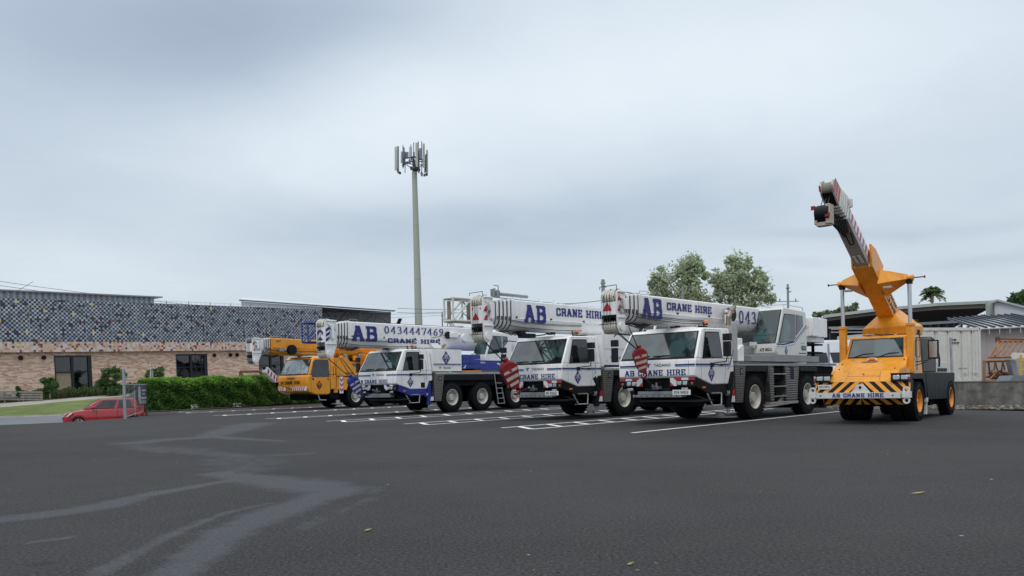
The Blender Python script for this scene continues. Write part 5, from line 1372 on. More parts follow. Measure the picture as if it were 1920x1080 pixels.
streak([(-4.10, 6.74, .06), (-3.86, 6.95, .08)], .06, .9)
nx_, ny_ = len(gx), len(gy_)
vs = [(float(x), float(y), 0.0) for x, y in zip(GX.ravel(), GY.ravel())]
idx = np.arange(nx_*ny_).reshape(ny_, nx_)
fs = np.stack([idx[:-1, :-1].ravel(), idx[:-1, 1:].ravel(), idx[1:, 1:].ravel(), idx[1:, :-1].ravel()], 1).tolist()
k0 = len(vs)
x0_, x1_, y0_, y1_ = float(gx[0]), float(gx[-1]), float(gy_[0]), float(gy_[-1])
vs += [(-90, -40, 0), (90, -40, 0), (90, 26.0, 0), (17.1, 26.2, 0), (15.4, 29.2, 0), (26, 46, 0), (26, 80, 0), (-3, 80, 0), (-7.0, 72, 0), (-19.6, 45.3, 0), (-19.2, 42, 0), (-18.8, 39.0, 0), (-19.4, 34.5, 0), (-21.1, 33.0, 0), (-32, 30.5, 0), (-60, 27, 0), (-90, 20, 0)]
c00, c10, c11, c01 = idx[0, 0], idx[0, -1], idx[-1, -1], idx[-1, 0]
bottom = [int(i) for i in idx[0, :]]; right_ = [int(i) for i in idx[:, -1]]; top_ = [int(i) for i in idx[-1, :]]; left_ = [int(i) for i in idx[:, 0]]
fs += [[k0, k0+1] + bottom[::-1], [k0+1, k0+2, k0+3, k0+4] + right_[::-1], [k0+4, k0+5, k0+6, k0+7, k0+8, k0+9] + top_, [k0+9, k0+10, k0+11, k0+12, k0+13, k0+14, k0+15, k0+16, k0] + left_]
me = bpy.data.meshes.new('car_park'); me.from_pydata(vs, [], fs)
a_ = me.attributes.new('stain', 'FLOAT', 'POINT'); vals = np.zeros(len(vs)); vals[:nx_*ny_] = stain.ravel(); a_.data.foreach_set('value', vals)
me.materials.append(asphalt)
lot = bpy.data.objects.new('car_park', me); COL.objects.link(lot); tag(lot, 'dark asphalt car park with pale dried streaks', kind='structure')

soil = pm('soil', (.10, .075, .055), .95, var=.3, scale=1.5, bump=.5, bscale=12)
grassm = pm('mown_grass', (.12, .155, .04), .95, var=.4, scale=.5, bump=.6, bscale=9, dirt=.7, dirtcol=(.16, .16, .06))
conc = pm('pale_concrete', (.36, .33, .29), .85, var=.15, scale=.7, dirt=.3, dirtcol=(.2, .18, .15))
roadm = pm('old_asphalt_road', (.155, .165, .185), .85, var=.12, scale=.4, bump=.3)
kerbm = pm('kerb_concrete', (.25, .24, .22), .9, var=.2, scale=2, dirt=.5)
def sheet(name, rows, mat, label=None, kind='structure'):
    mb = MB(); n = len(rows[0]); vs = [p for r in rows for p in r]
    mb.add(vs, [(i*n+j, i*n+j+1, (i+1)*n+j+1, (i+1)*n+j) for i in range(len(rows)-1) for j in range(n-1)])
    return tag(mb.build(name, mat), label, kind=kind)
sheet('ground', [[(-1500, -200, -1.6), (1500, -200, -1.6)], [(-1500, 60, -1.6), (1500, 60, -1.6)], [(-1500, 1500, 2.0), (1500, 1500, 2.0)]], soil)
us = [-300, 0, 150, 300, 450, 640]
def row(v0, k, d0, kd): return [P(u, v0 + k*u, d0 + kd*u) for u in us]
rRoad1 = row(783.8, -.035, 55, .012)
rk = [p + Vector((0, .15, .12)) for p in rRoad1]
rG1 = row(763.8, -.09, 62, .02)
rP1 = row(756.5, -.075, 66, .02)
road_near = [(-60, 26, -.75), (-24, 31.5, -.72), (-20.2, 37, -.72), (-20.2, 43, -.70), (-17.5, 50, -.6), (-12, 62, -.5)]
sheet('road', [road_near, rRoad1], roadm)
sheet('kerb', [[p + Vector((0, 0, .001)) for p in rRoad1], rk], kerbm)
sheet('grass_verge', [rk, rG1], grassm)
sheet('footpath', [rG1, rP1], conc)
mb = MB()
edge_ = [(-90, 20), (-60, 27), (-32, 30.5), (-21.1, 33.0), (-19.4, 34.5), (-18.8, 39.0), (-19.2, 42), (-19.6, 45.3)]
vs = []; fs = []
for x, y in edge_: vs += [(x, y, -.001), (x-.5, y+.6, -.75)]
for i in range(len(edge_)-1): fs.append((2*i, 2*i+1, 2*i+3, 2*i+2))
mb.add(vs, fs); tag(mb.build('car_park_edge', asphalt), kind='structure')

# painted bays: a line and a second line joined by rungs
paintm, N = node_mat('road_marking_paint')
o = N.n('ShaderNodeTexCoord')
nz = N.n('ShaderNodeTexNoise', i_Vector=o.outputs['Object'], i_Scale=7.0, i_Detail=8.0, i_Roughness=0.7)
cc = N.mix(N.ramp(nz.outputs[0], [(0.58, 0.0), (0.74, 1.0)]), (.82, .82, .80, 1), (.35, .35, .36, 1))
N.n('ShaderNodeOutputMaterial', i_0=N.n('ShaderNodeBsdfPrincipled', i_Base_Color=cc, i_Roughness=.6).outputs[0])
def line_strip(mb, a, b, w=.13, z=.005):
    a = Vector((a[0], a[1], 0)); b = Vector((b[0], b[1], 0)); d = (b-a).normalized(); n_ = Vector((-d.y, d.x, 0))*w/2
    zz = Vector((0, 0, z)); mb.add([a-n_+zz, b-n_+zz, b+n_+zz, a+n_+zz], [(0, 1, 2, 3)])
bays = [((-.33, 22.85), 42.3, 16, 1.30, (.36, -1.5)), ((-3.61, 26.51), 41.0, 15, 1.32, (.40, -1.45)), ((-6.95, 29.85), 40.0, 15, 1.35, (.42, -1.5)), ((-10.43, 33.7), 38.6, 15, 1.35, (.25, -1.05)), ((-14.71, 39.3), 36.8, 16, 1.4, (.23, -1.0)), ((-18.75, 45.0), 33.5, 17, 1.5, (.2, -1.1))]
for (p, ang, L_, st, w_) in bays:
    mb = MB()
    d = Vector((math.sin(R(ang)), math.cos(R(ang)), 0)); n_ = Vector((math.cos(R(ang)), -math.sin(R(ang)), 0))
    p = Vector((p[0], p[1], 0))
    off = Vector((w_[0], w_[1], 0)); line_strip(mb, p, p + d*L_); q0 = p + d*.72 + off
    line_strip(mb, q0, p + d*L_ + off)
    for i in range(int((L_-.7)/st)):
        a_ = p + d*(.72 + i*st)
        line_strip(mb, a_ + off*.04, a_ + off*.96, .17, .009)
    tag(mb.build('bay_marking', paintm), kind='structure')
mb = MB(); line_strip(mb, (2.88, 19.4), (12.9, 30.2), .12); line_strip(mb, (12.9, 30.2), (15.6, 33.2), .12); tag(mb.build('bay_marking', paintm), kind='structure')
mb = MB(); line_strip(mb, (12.0, 35.5), (15.5, 33.5), .12); tag(mb.build('bay_marking', paintm), kind='structure')

# scattered small leaves and chips on the asphalt
random.seed(11)
mb = MB()
for i in range(110):
    y = 4.2 + 24*random.random()**1.6; x = (random.random()*2-1)*.68*y; a_ = random.random()*6.28; s_ = .004 + .010*random.random(); k_ = .4+.6*random.random()
    dx, dy = math.cos(a_)*s_*1.6, math.sin(a_)*s_*1.6
    mb.add([(x-dx, y-dy, .006), (x+dy*k_*.5, y-dx*k_*.5, .012), (x+dx, y+dy, .008), (x-dy*k_*.5, y+dx*k_*.5, .006)], [(0, 1, 2, 3)], random.choice([0, 0, 0, 1]))
tag(mb.build('litter_and_grit', [pm('pale_chips', (.30, .29, .27), .9), pm('dry_leaf', (.22, .15, .06), .9)]), 'tiny pale chips and dry leaves scattered over the asphalt', kind='stuff')
for (u, v, l_, w_, lab, colr) in ((1722, 926, .16, .03, 'dry curled leaf with a pale stalk lying on the asphalt at right', (.32, .24, .10)), (690, 996, .07, .035, 'small tan leaf lying on the asphalt in the left half', (.35, .24, .12)), (1182, 1060, .05, .03, 'small green and yellow leaf at the bottom edge of the asphalt', (.22, .20, .04))):
    d_ = -(EYE) / ((P(u, v, 1).z - EYE)); g = P(u, v, d_)
    mb = MB(); mb.loft([(g.x-l_/2, g.y, .004), (g.x-l_*.1, g.y+w_*.7, .012), (g.x+l_/2, g.y+w_*.3, .02), (g.x, g.y-w_, .010)], [(g.x-l_/2, g.y, .007), (g.x-l_*.1, g.y+w_*.7, .016), (g.x+l_/2, g.y+w_*.3, .023), (g.x, g.y-w_, .014)])
    tag(mb.build('fallen_leaf', pm('leaf_%d' % u, colr, .8)), lab, 'leaf')

# ------------------------------------------------------------------ foliage
def leaf_mat(name, c1, c2, c3):
    m, N = node_mat(name)
    o = N.n('ShaderNodeTexCoord')
    nz = N.n('ShaderNodeTexNoise', i_Vector=o.outputs['Object'], i_Scale=.9, i_Detail=3.0)
    g = N.n('ShaderNodeAttribute', attribute_name='tint')
    c = N.mix(g.outputs['Fac'], c1 + (1,), c2 + (1,))
    c = N.mix(N.ramp(nz.outputs[0], [(0.45, 0.0), (0.62, .7)]), c, c3 + (1,))
    b = N.n('ShaderNodeBsdfPrincipled', i_Base_Color=c, i_Roughness=.6)
    t = N.n('ShaderNodeBsdfTranslucent', i_Color=c)
    mx = N.n('ShaderNodeMixShader', i_0=.42, i_1=b.outputs[0], i_2=t.outputs[0])
    N.n('ShaderNodeOutputMaterial', i_0=mx.outputs[0])
    return m
def leaves(name, centers, size, mat, parent=None, seed=1, elong=1.8, flat=0.0, dirs=None):
    rg = np.random.default_rng(seed); n = len(centers); c = np.array(centers)
    a = rg.normal(size=(n, 3)); a[:, 2] *= (1-flat)
    if dirs is not None: a = np.array(dirs) + .35*a
    a /= np.linalg.norm(a, axis=1, keepdims=True)
    b = rg.normal(size=(n, 3)); b -= (b*a).sum(1, keepdims=True)*a; b /= np.linalg.norm(b, axis=1, keepdims=True)
    s = size*(.6 + .8*rg.random((n, 1)))
    v = np.stack([c - a*s*elong*.5, c + b*s*.5, c + a*s*elong*.5, c - b*s*.5], 1).reshape(-1, 3)
    me = bpy.data.meshes.new(name); me.vertices.add(4*n); me.vertices.foreach_set('co', v.ravel())
    me.loops.add(4*n); me.loops.foreach_set('vertex_index', np.arange(4*n)); me.polygons.add(n)
    me.polygons.foreach_set('loop_start', np.arange(0, 4*n, 4)); me.update(calc_edges=True)
    at = me.attributes.new('tint', 'FLOAT', 'POINT'); at.data.foreach_set('value', np.repeat(rg.random(n), 4))
    me.materials.append(mat)
    o = bpy.data.objects.new(name, me); COL.objects.link(o)
    if parent: o.parent = parent
    return o
def blob_points(blobs, n, seed, shell=.55):
    rg = np.random.default_rng(seed); out = []
    wt = np.array([b[3]*b[4]*b[5] for b in blobs])**.75; wt /= wt.sum()
    for b, k in zip(blobs, (wt*n).astype(int)):
        d = rg.normal(size=(k, 3)); d /= np.linalg.norm(d, axis=1, keepdims=True)
        r_ = (shell + (1-shell)*rg.random((k, 1)))**.8 * (1 + .12*rg.normal(size=(k, 1)))
        out.append(np.array(b[:3]) + d*r_*np.array(b[3:6]))
    return np.concatenate(out)
gum = leaf_mat('gum_leaves', (.34, .42, .25), (.52, .60, .40), (.56, .58, .44))
bark = pm('pale_bark', (.30, .26, .21), .85, var=.25, scale=2)
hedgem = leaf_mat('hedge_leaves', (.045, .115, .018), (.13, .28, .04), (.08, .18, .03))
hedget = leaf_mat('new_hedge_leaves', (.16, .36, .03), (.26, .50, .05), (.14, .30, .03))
bushm = leaf_mat('bush_leaves', (.05, .11, .035), (.12, .20, .06), (.10, .16, .06))
palmm = leaf_mat('palm_leaves', (.07, .13, .04), (.15, .22, .08), (.22, .22, .10))
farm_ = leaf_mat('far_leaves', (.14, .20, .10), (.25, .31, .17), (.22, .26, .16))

def tree(name, base, top_z, lobes, nleaf, lsize, mat, label, cat='tree', group=None, seed=1, trunk_r=.17, nlimb=12):
    "lobes: (x, y, z, rx, ry, rz) in world metres"
    base = Vector(base)
    e = empty(name, base); tag(e, label, cat, group)
    rg = random.Random(seed)
    L = [(x-base.x, y-base.y, z-base.z, rx, ry, rz) for x, y, z, rx, ry, rz in lobes]
    # every lobe breaks up into small clumps with gaps between them
    cl = []
    for x, y, z, rx, ry, rz in L:
        k = max(5, int(13*rx*rz/ (2.2)))
        for i in range(k):
            d = Vector((rg.gauss(0, 1), rg.gauss(0, 1), rg.gauss(0, 1))).normalized()*(.35+.65*rg.random())
            s = (.20 + .20*rg.random())*min(rx, rz)
            cl.append((x+d.x*rx, y+d.y*ry, z+d.z*rz, s, s, s*.85))
    pts = np.concatenate([blob_points(cl, int(nleaf*.72), seed, .25), blob_points([(x, y, z, rx*.95, ry*.95, rz*.95) for x, y, z, rx, ry, rz in L], int(nleaf*.28), seed+1, .2)])
    leaves('crown', pts, lsize, mat, e, seed)
    mb = MB()
    zt = max(l[2] for l in L)
    pts_ = [Vector((0, 0, -.3)), Vector((.1, 0, zt*.3)), Vector((-.1, .1, zt*.6)), Vector((.1, 0, zt*.85))]
    for i in range(3): mb.cyl(pts_[i], pts_[i+1], trunk_r*(1-.28*i), trunk_r*(1-.28*(i+1)), n=10)
    for i in range(nlimb):
        x, y, z, rx, ry, rz = L[i % len(L)]
        a_ = pts_[0].lerp(pts_[3], .45 + .5*rg.random()); b_ = Vector((x + (rg.random()-.5)*rx, y + (rg.random()-.5)*ry, z + (rg.random()-.1)*rz))
        if b_.z < a_.z + .3: a_.z = b_.z - .6
        m_ = a_.lerp(b_, .5) + Vector((0, 0, -.2))
        mb.cyl(a_, m_, trunk_r*.38, trunk_r*.24, n=7); mb.cyl(m_, b_, trunk_r*.24, trunk_r*.08, n=6)
        for j in range(4):
            c_ = m_.lerp(b_, .3+.2*j); mb.cyl(c_, c_ + Vector((rg.gauss(0, .5), rg.gauss(0, .5), .2+rg.random()*.8)), trunk_r*.09, trunk_r*.03, n=5)
    mb.build('trunk', bark, e)
    return e
def lobe(u, v, d, ru, rv, ry=None):
    p = P(u, v, d); k = d/FPX
    return (p.x, p.y, p.z, ru*k, (ry or ru)*k, rv*k)
D1 = 75
tree('gum_tree', P(1275, 700, D1), 0, [lobe(1242, 522, D1, 26, 26), lobe(1288, 508, D1, 36, 34), lobe(1235, 546, D1, 22, 22), lobe(1285, 552, D1, 42, 28), lobe(1306, 494, D1, 14, 18), lobe(1325, 560, D1, 18, 16), lobe(1265, 575, D1, 30, 12)], 12000, .16, gum, 'left of two tall gum trees rising behind the booms of the white cranes', seed=4)
tree('gum_tree', P(1395, 700, D1), 0, [lobe(1385, 495, D1, 28, 26), lobe(1378, 530, D1, 44, 30), lobe(1345, 520, D1, 18, 22), lobe(1425, 540, D1, 28, 34), lobe(1395, 560, D1, 48, 22), lobe(1420, 512, D1, 12, 14), lobe(1350, 552, D1, 14, 16), lobe(1378, 578, D1, 36, 10), lobe(1440, 555, D1, 14, 14)], 13500, .16, gum, 'right of two tall gum trees, behind the nearest white crane', seed=9)
D2 = 110
tree('tree', P(1588, 640, D2), 0, [lobe(1578, 585, D2, 12, 9), lobe(1595, 580, D2, 12, 7), lobe(1604, 573, D2, 6, 6), lobe(1570, 590, D2, 8, 6)], 1800, .28, farm_, 'small far tree top above the long shed roof beside the lift cylinder', seed=5, trunk_r=.15)
tree('tree', P(1545, 640, D2), 0, [lobe(1535, 590, D2, 12, 5), lobe(1550, 588, D2, 12, 5), lobe(1562, 590, D2, 10, 5)], 1600, .28, farm_, 'low line of far treetops right of the glass operator cab', seed=6, trunk_r=.12)
tree('tree', P(1915, 640, 95), 0, [lobe(1905, 560, 95, 14, 12), lobe(1920, 556, 95, 16, 13), lobe(1893, 565, 95, 6, 5), lobe(1935, 560, 95, 16, 12), lobe(1912, 572, 95, 16, 10)], 3000, .28, bushm, 'dark tree top at the right edge above the pale gabled shed', seed=8)
tree('tree', P(1800, 640, 100), 0, [lobe(1775+i*17, 602 - (i % 3)*2, 100, 12, 9) for i in range(7)], 5200, .26, farm_, 'bushy green trees seen through the gap under the long shed roof', seed=12, trunk_r=.12)
# palm
e = empty('palm_tree', P(1748, 640, 110)); tag(e, 'lone palm rising above the shed roof right of the lift cylinders', 'palm tree')
b0 = e.location; c0 = P(1748, 550, 110) - b0
mb = MB(); mb.cyl((0, 0, -1), (c0.x, c0.y, c0.z), .22, .15, n=10); mb.build('trunk', bark, e)
rg = random.Random(2); pts = []; dr = []
for i in range(60):
    a_ = rg.random()*6.28; e0 = rg.uniform(-.5, 1.5); L_ = rg.uniform(1.2, 1.8)
    for k in range(46):
        t = k/46; r_ = L_*t; z = math.sin(e0)*r_ - .50*r_*r_*.5; rr_ = math.cos(e0)*r_ + .1*t
        c_ = Vector((c0.x + math.cos(a_)*rr_, c0.y + math.sin(a_)*rr_, c0.z + z))
        sd_ = Vector((-math.sin(a_), math.cos(a_), 0))*rg.choice([-1, 1])
        pts.append(tuple(c_ + sd_*.10 + Vector((0, 0, -.05)))); dr.append(tuple(sd_*.8 + Vector((math.cos(a_)*.6, math.sin(a_)*.6, -.5))))
leaves('fronds', pts, .12, palmm, e, 3, elong=4.0, dirs=dr)

# hedge on its raised bed
hA = Vector((-20.25, 44.6, 0)); hB = Vector((-6.2, 74.0, 0)); hd = (hB-hA).normalized(); hn = Vector((hd.y, -hd.x, 0)); hL = (hB-hA).length
mb = MB()
q = [hA - hd*.9 + hn*.95, hB + hn*.95, hB - hn*1.6, hA - hd*.9 - hn*1.6]
mb.loft([p + Vector((0, 0, -.9)) for p in q], [p + Vector((0, 0, .10 + (.20 if i in (1, 2) else 0))) for i, p in enumerate(q)])
tag(mb.build('garden_bed', pm('mulch', (.085, .06, .045), .95, var=.35, scale=8, bump=.8, bscale=20)), kind='structure')
mb = MB(); q2 = [hA - hd*1.0 + hn*.96, hB + hn*.96, hB + hn*1.12, hA - hd*1.0 + hn*1.12]
mb.loft([p + Vector((0, 0, -.3)) for p in q2], [p + Vector((0, 0, .115)) for p in q2]); tag(mb.build('kerb', kerbm), kind='structure')
rg = np.random.default_rng(5)
def hedge_pts(n, top_only=False):
    t = rg.random(n)*hL; top = 1.92 + .018*t + .06*np.sin(t*1.7) + .05*np.sin(t*4.1+1)
    w = .85 + .06*np.sin(t*2.3)
    face = rg.random(n)
    x = np.where(face < .62, w*(1 - .30*rg.random(n)**2), (rg.random(n)*2-1)*w)
    z = .25 + (top-.25)*rg.random(n)
    z = np.where(face < .62, z, top*(1 - .10*rg.random(n)))
    endm = rg.random(n) < .10; t = np.where(endm, rg.random(n)*.25 - .1, t); x = np.where(endm, (rg.random(n)*2-1)*w, x); z = np.where(endm, .25 + (1.9-.25)*rg.random(n), z)
    # rounded shoulder
    over = np.clip((z - (top-.35))/.35, 0, 1)*np.clip(x/w, 0, 1); x = x - .30*over**2; 
    bump = .07*np.sin(t*5.3 + z*4) + .06*np.sin(z*7.1 + t*2.2) ; x = x + bump*(x > .4)
    return t, x, z, top
e = empty('hedge', hA); tag(e, 'long clipped green hedge along the left edge of the car park', 'hedge')
t, x, z, top = hedge_pts(60000)
pp = np.stack([hd.x*t + hn.x*x, hd.y*t + hn.y*x, z], 1)
leaves('foliage', pp, .075, hedgem, e, 21, elong=1.6)
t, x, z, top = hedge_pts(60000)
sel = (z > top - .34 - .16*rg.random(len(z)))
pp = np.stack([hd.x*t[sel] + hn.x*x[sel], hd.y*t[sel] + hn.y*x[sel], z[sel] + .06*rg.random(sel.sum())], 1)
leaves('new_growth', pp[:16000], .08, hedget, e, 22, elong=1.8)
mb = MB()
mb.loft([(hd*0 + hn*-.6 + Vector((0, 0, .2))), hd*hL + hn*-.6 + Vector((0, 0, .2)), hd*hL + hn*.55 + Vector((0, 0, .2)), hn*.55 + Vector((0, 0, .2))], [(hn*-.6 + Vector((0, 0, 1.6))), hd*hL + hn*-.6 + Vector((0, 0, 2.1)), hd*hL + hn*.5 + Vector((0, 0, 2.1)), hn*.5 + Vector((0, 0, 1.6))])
mb.build('inner_core', pm('hedge_core', (.015, .02, .01), .95), e)  # solid near-black block behind the leaves
mb = MB()
for i in range(22):
    a_ = hA + hd*(.3+i*1.2) + hn*(.9) + Vector((0, 0, .15)); mb.cyl(a_, a_ + Vector((.05, 0, .12)), .03, .01, n=5)
pts = []
for k, (tt, n_) in enumerate(((2.2, 40), (5.6, 40))):
    for i in range(n_): pts.append(tuple(hA + hd*(tt + rg.normal()*.18) + hn*(.98 + rg.random()*.06) + Vector((0, 0, .2 + rg.random()*.25))))
leaves('white_flowers', pts[:40], .045, pm('white_petals', (.7, .7, .68), .7), None, 8); 
fl = [o_ for o_ in COL.objects if o_.name.startswith('white_flowers')][-1]; fl.name = 'flowering_plant'; tag(fl, 'small white flowers at the foot of the hedge near its open end', 'flowers')
leaves('flowering_plant', pts[40:], .045, pm('white_petals', (.7, .7, .68), .7), None, 9)
fl = [o_ for o_ in COL.objects if o_.name.startswith('flowering_plant')][-1]; tag(fl, 'small white flowers at the foot of the hedge, further along towards the yellow crane', 'flowers')

# ------------------------------------------------------------------ tiled brick building on the left
bo = Vector((-44.71, 70, 0)); be = Vector((.636, .772, 0)).normalized(); ang = math.atan2(be.y, be.x)
bld = empty('brick_building', bo); bld.rotation_euler = Matrix.Rotation(ang, 3, 'Z').to_4x4().to_euler()
bld.rotation_euler = (Matrix.Rotation(ang, 3, 'Z') @ Matrix.Rotation(-.027, 3, 'Y')).to_euler()
tag(bld, 'long brick building with a checkered screen of small coloured tiles over its upper storey', 'building')
m, N = node_mat('cream_and_red_brick')
o = N.n('ShaderNodeTexCoord')
mp = N.n('ShaderNodeMapping', i_Vector=o.outputs['Object'], i_Scale=(1.0, 1.0, 1.0), i_Rotation=(R(-90), 0, 0))
br = N.n('ShaderNodeTexBrick', i_Vector=mp.outputs[0], i_Scale=1.0); br.inputs['Brick Width'].default_value = .46; br.inputs['Row Height'].default_value = .13; br.inputs['Mortar Size'].default_value = .012
br.inputs['Color1'].default_value = (0, 0, 0, 1); br.inputs['Color2'].default_value = (1, 1, 1, 1); br.inputs['Mortar'].default_value = (.5, .5, .5, 1); br.offset = .5
m1 = N.n('ShaderNodeMapping', i_Vector=o.outputs['Object'], i_Scale=(.75, 1, 3.2))
nz = N.n('ShaderNodeTexNoise', i_Vector=m1.outputs[0], i_Scale=1.0, i_Detail=3.0, i_Roughness=.6, i_Distortion=.8)
f = N.m('ADD', N.m('MULTIPLY', nz.outputs[0], 1.3), N.m('MULTIPLY', br.outputs['Color'], .42))
c = N.ramp(f, [(.0, (.80, .61, .46)), (.80, (.80, .60, .46)), (.87, (.60, .36, .27)), (.98, (.48, .26, .19)), (1.0, (.68, .46, .34))])
c = N.mix(N.m('MULTIPLY', br.outputs['Fac'], .5), c, (.46, .38, .31, 1))
b = N.n('ShaderNodeBsdfPrincipled', i_Base_Color=c, i_Roughness=.85)
N.n('ShaderNodeOutputMaterial', i_0=b.outputs[0]); brickm = m
def tile_mat(name, sparse):
    m, N = node_mat(name)
    o = N.n('ShaderNodeTexCoord')
    cell = .19
    sc = N.n('ShaderNodeVectorMath', operation='SCALE', i_0=o.outputs['Object']); sc.inputs['Scale'].default_value = 1/cell
    fl = N.n('ShaderNodeVectorMath', operation='FLOOR', i_0=N.n('ShaderNodeVectorMath', operation='MULTIPLY', i_0=sc.outputs[0], i_1=(1, 0, 1)).outputs[0])
    s_ = N.n('ShaderNodeSeparateXYZ', i_0=fl.outputs[0])
    chk = N.m('GREATER_THAN', N.m('FRACT', N.m('MULTIPLY', N.m('ADD', s_.outputs[0], s_.outputs[2]), .5)), .25)
    wn = N.n('ShaderNodeTexWhiteNoise', i_Vector=fl.outputs[0])
    pal = N.ramp(wn.outputs[0], [(0, (.015, .018, .03)), (.60, (.035, .04, .06)), (.80, (.025, .035, .11)), (.88, (.14, .03, .035)), (.93, (.11, .08, .055)), (.955, (.015, .05, .20)), (.98, (.10, .11, .08)), (.996, (.75, .50, .02))], 'CONSTANT')
    lt = N.ramp(wn.outputs[0], [(0, (.32, .37, .42)), (.5, (.47, .51, .55)), (.78, (.20, .23, .27)), (.90, (.05, .05, .07))], 'CONSTANT')
    c = N.mix(chk, pal, lt)
    # seams between the hung panels
    sx = N.n('ShaderNodeSeparateXYZ', i_0=o.outputs['Object'])
    seam = N.m('LESS_THAN', N.m('FRACT', N.m('DIVIDE', sx.outputs[0], 2.4)), .03)
    c = N.mix(N.m('MULTIPLY', seam, .6), c, (.35, .37, .40, 1))
    if sparse:
        w2 = N.n('ShaderNodeTexWhiteNoise', i_Vector=N.n('ShaderNodeVectorMath', operation='ADD', i_0=fl.outputs[0], i_1=(7.3, 2.1, 5.5)).outputs[0])
        c2 = N.ramp(w2.outputs[0], [(0, (.62, .45, .35)), (.42, (.66, .60, .57)), (.70, (.48, .30, .24)), (.86, (.05, .05, .09)), (.91, (.30, .05, .04)), (.95, (.50, .18, .06)), (.985, (.75, .5, .04))], 'CONSTANT')
        c = c2
    b = N.n('ShaderNodeBsdfPrincipled', i_Base_Color=c, i_Roughness=.35)
    N.n('ShaderNodeOutputMaterial', i_0=b.outputs[0])
    return m
tile1, tile2 = tile_mat('checkered_tiles', False), tile_mat('sparse_tiles', True)
LB = 34.4
def build_b(mb, name, mat, parent=bld, **k): return mb.build(name, mat, parent, **k)
# wall as piers around three openings
wins = [(4.47, 7.77, .95, 4.62), (16.1, 19.6, 1.3, 4.62), (25.8, 29.1, 1.3, 4.62)]
mb = MB(); x = -14.0
for a_, b_, z0, z1 in wins:
    mb.box((x, 0, -2.5), (a_, .35, 9.5)); mb.box((a_, 0, -2.5), (b_, .35, z0)); mb.box((a_, 0, z1), (b_, .35, 9.5)); x = b_
mb.box((x, 0, -2.5), (LB, .35, 9.5)); build_b(mb, 'wall', brickm)
mb = MB(); mb.box((-14, .36, -2.5), (LB, 18, 9.3)); build_b(mb, 'roof', pm('grey_roof_membrane', (.25, .26, .27), .8))
for a_, b_, z0, z1 in wins:
    mb = MB()
    for p0, p1 in (((a_, .02, z1-.16), (b_, .2, z1)), ((a_, .02, z0), (b_, .2, z0+.10)), ((a_, .025, z0), (a_+.12, .2, z1)), ((b_-.32, .025, z0), (b_, .2, z1)), (((a_+b_)/2-.06-.12, .03, z0), ((a_+b_)/2+.16-.12, .2, z1)), ((a_, .03, (z0+z1)/2+.25), (b_, .2, (z0+z1)/2+.33))): mb.box(p0, p1)
    w_ = build_b(mb, 'window', pm('black_aluminium', (.012, .014, .02), .4))
    mb = MB(); mb.box((a_+.05, .16, z0+.05), (b_-.05, .175, z1-.05)); mb.build('pane', glass_b, w_)
    if a_ < 10:
        mb = MB(); mb.box((a_+.13, .145, z0+.12), ((a_+b_)/2-.2, .155, (z0+z1)/2+.22)); mb.build('blind', pm('tan_blind', (.34, .27, .18), .8, var=.15), w_)
mb = MB(); mb.box((-14, -.42, 5.88), (LB+.1, -.34, 9.74)); build_b(mb, 'tile_screen', tile1)
mb = MB(); mb.box((-14, -.40, 4.93), (LB+.1, -.36, 5.88)); build_b(mb, 'tile_screen', tile2)
mb = MB()
xx = -13.6
while xx < LB:
    mb.box((xx-.03, -.335, 5.0), (xx+.03, -.01, 5.06)); mb.box((xx-.03, -.335, 9.3), (xx+.03, -.01, 9.4)); mb.box((xx-.03, -.40, 9.75), (xx+.03, -.34, 10.05)); xx += 2.4
mb.box((-14, -.39, 9.98), (LB, -.37, 10.0))
for i in range(90): mb.box((-14+i*.54, -.385, 9.74), (-14+i*.54+.02, -.375, 10.0))
build_b(mb, 'screen_bracket', grey)
mb = MB()
for x_ in (1.7, 3.6, 20.4, 22.3, 23.1): mb.cyl((x_, .0, 4.45), (x_, -.12, 4.45), .20, n=16)
build_b(mb, 'wall_lamp', black)
corr, N = node_mat('corrugated_grey_sheet')
o = N.n('ShaderNodeTexCoord'); s_ = N.n('ShaderNodeSeparateXYZ', i_0=o.outputs['Object'])
wv = N.m('FRACT', N.m('DIVIDE', s_.outputs[0], .55)); f = N.m('GREATER_THAN', wv, .55)  # two-tone bands paint the lit and shaded ribs on a flat face
N.n('ShaderNodeOutputMaterial', i_0=N.n('ShaderNodeBsdfPrincipled', i_Base_Color=N.mix(f, (.20, .22, .25, 1), (.40, .43, .47, 1)), i_Roughness=.5, i_Metallic=.3).outputs[0])
mb = MB(); mb.box((-16, 5.0, 9.3), (16.6, 14, 10.85), 0); mb.box((-16.2, 4.4, 10.85), (17.3, 14.4, 10.97), 1)
build_b(mb, 'roof_plant_screen', [corr, grey])
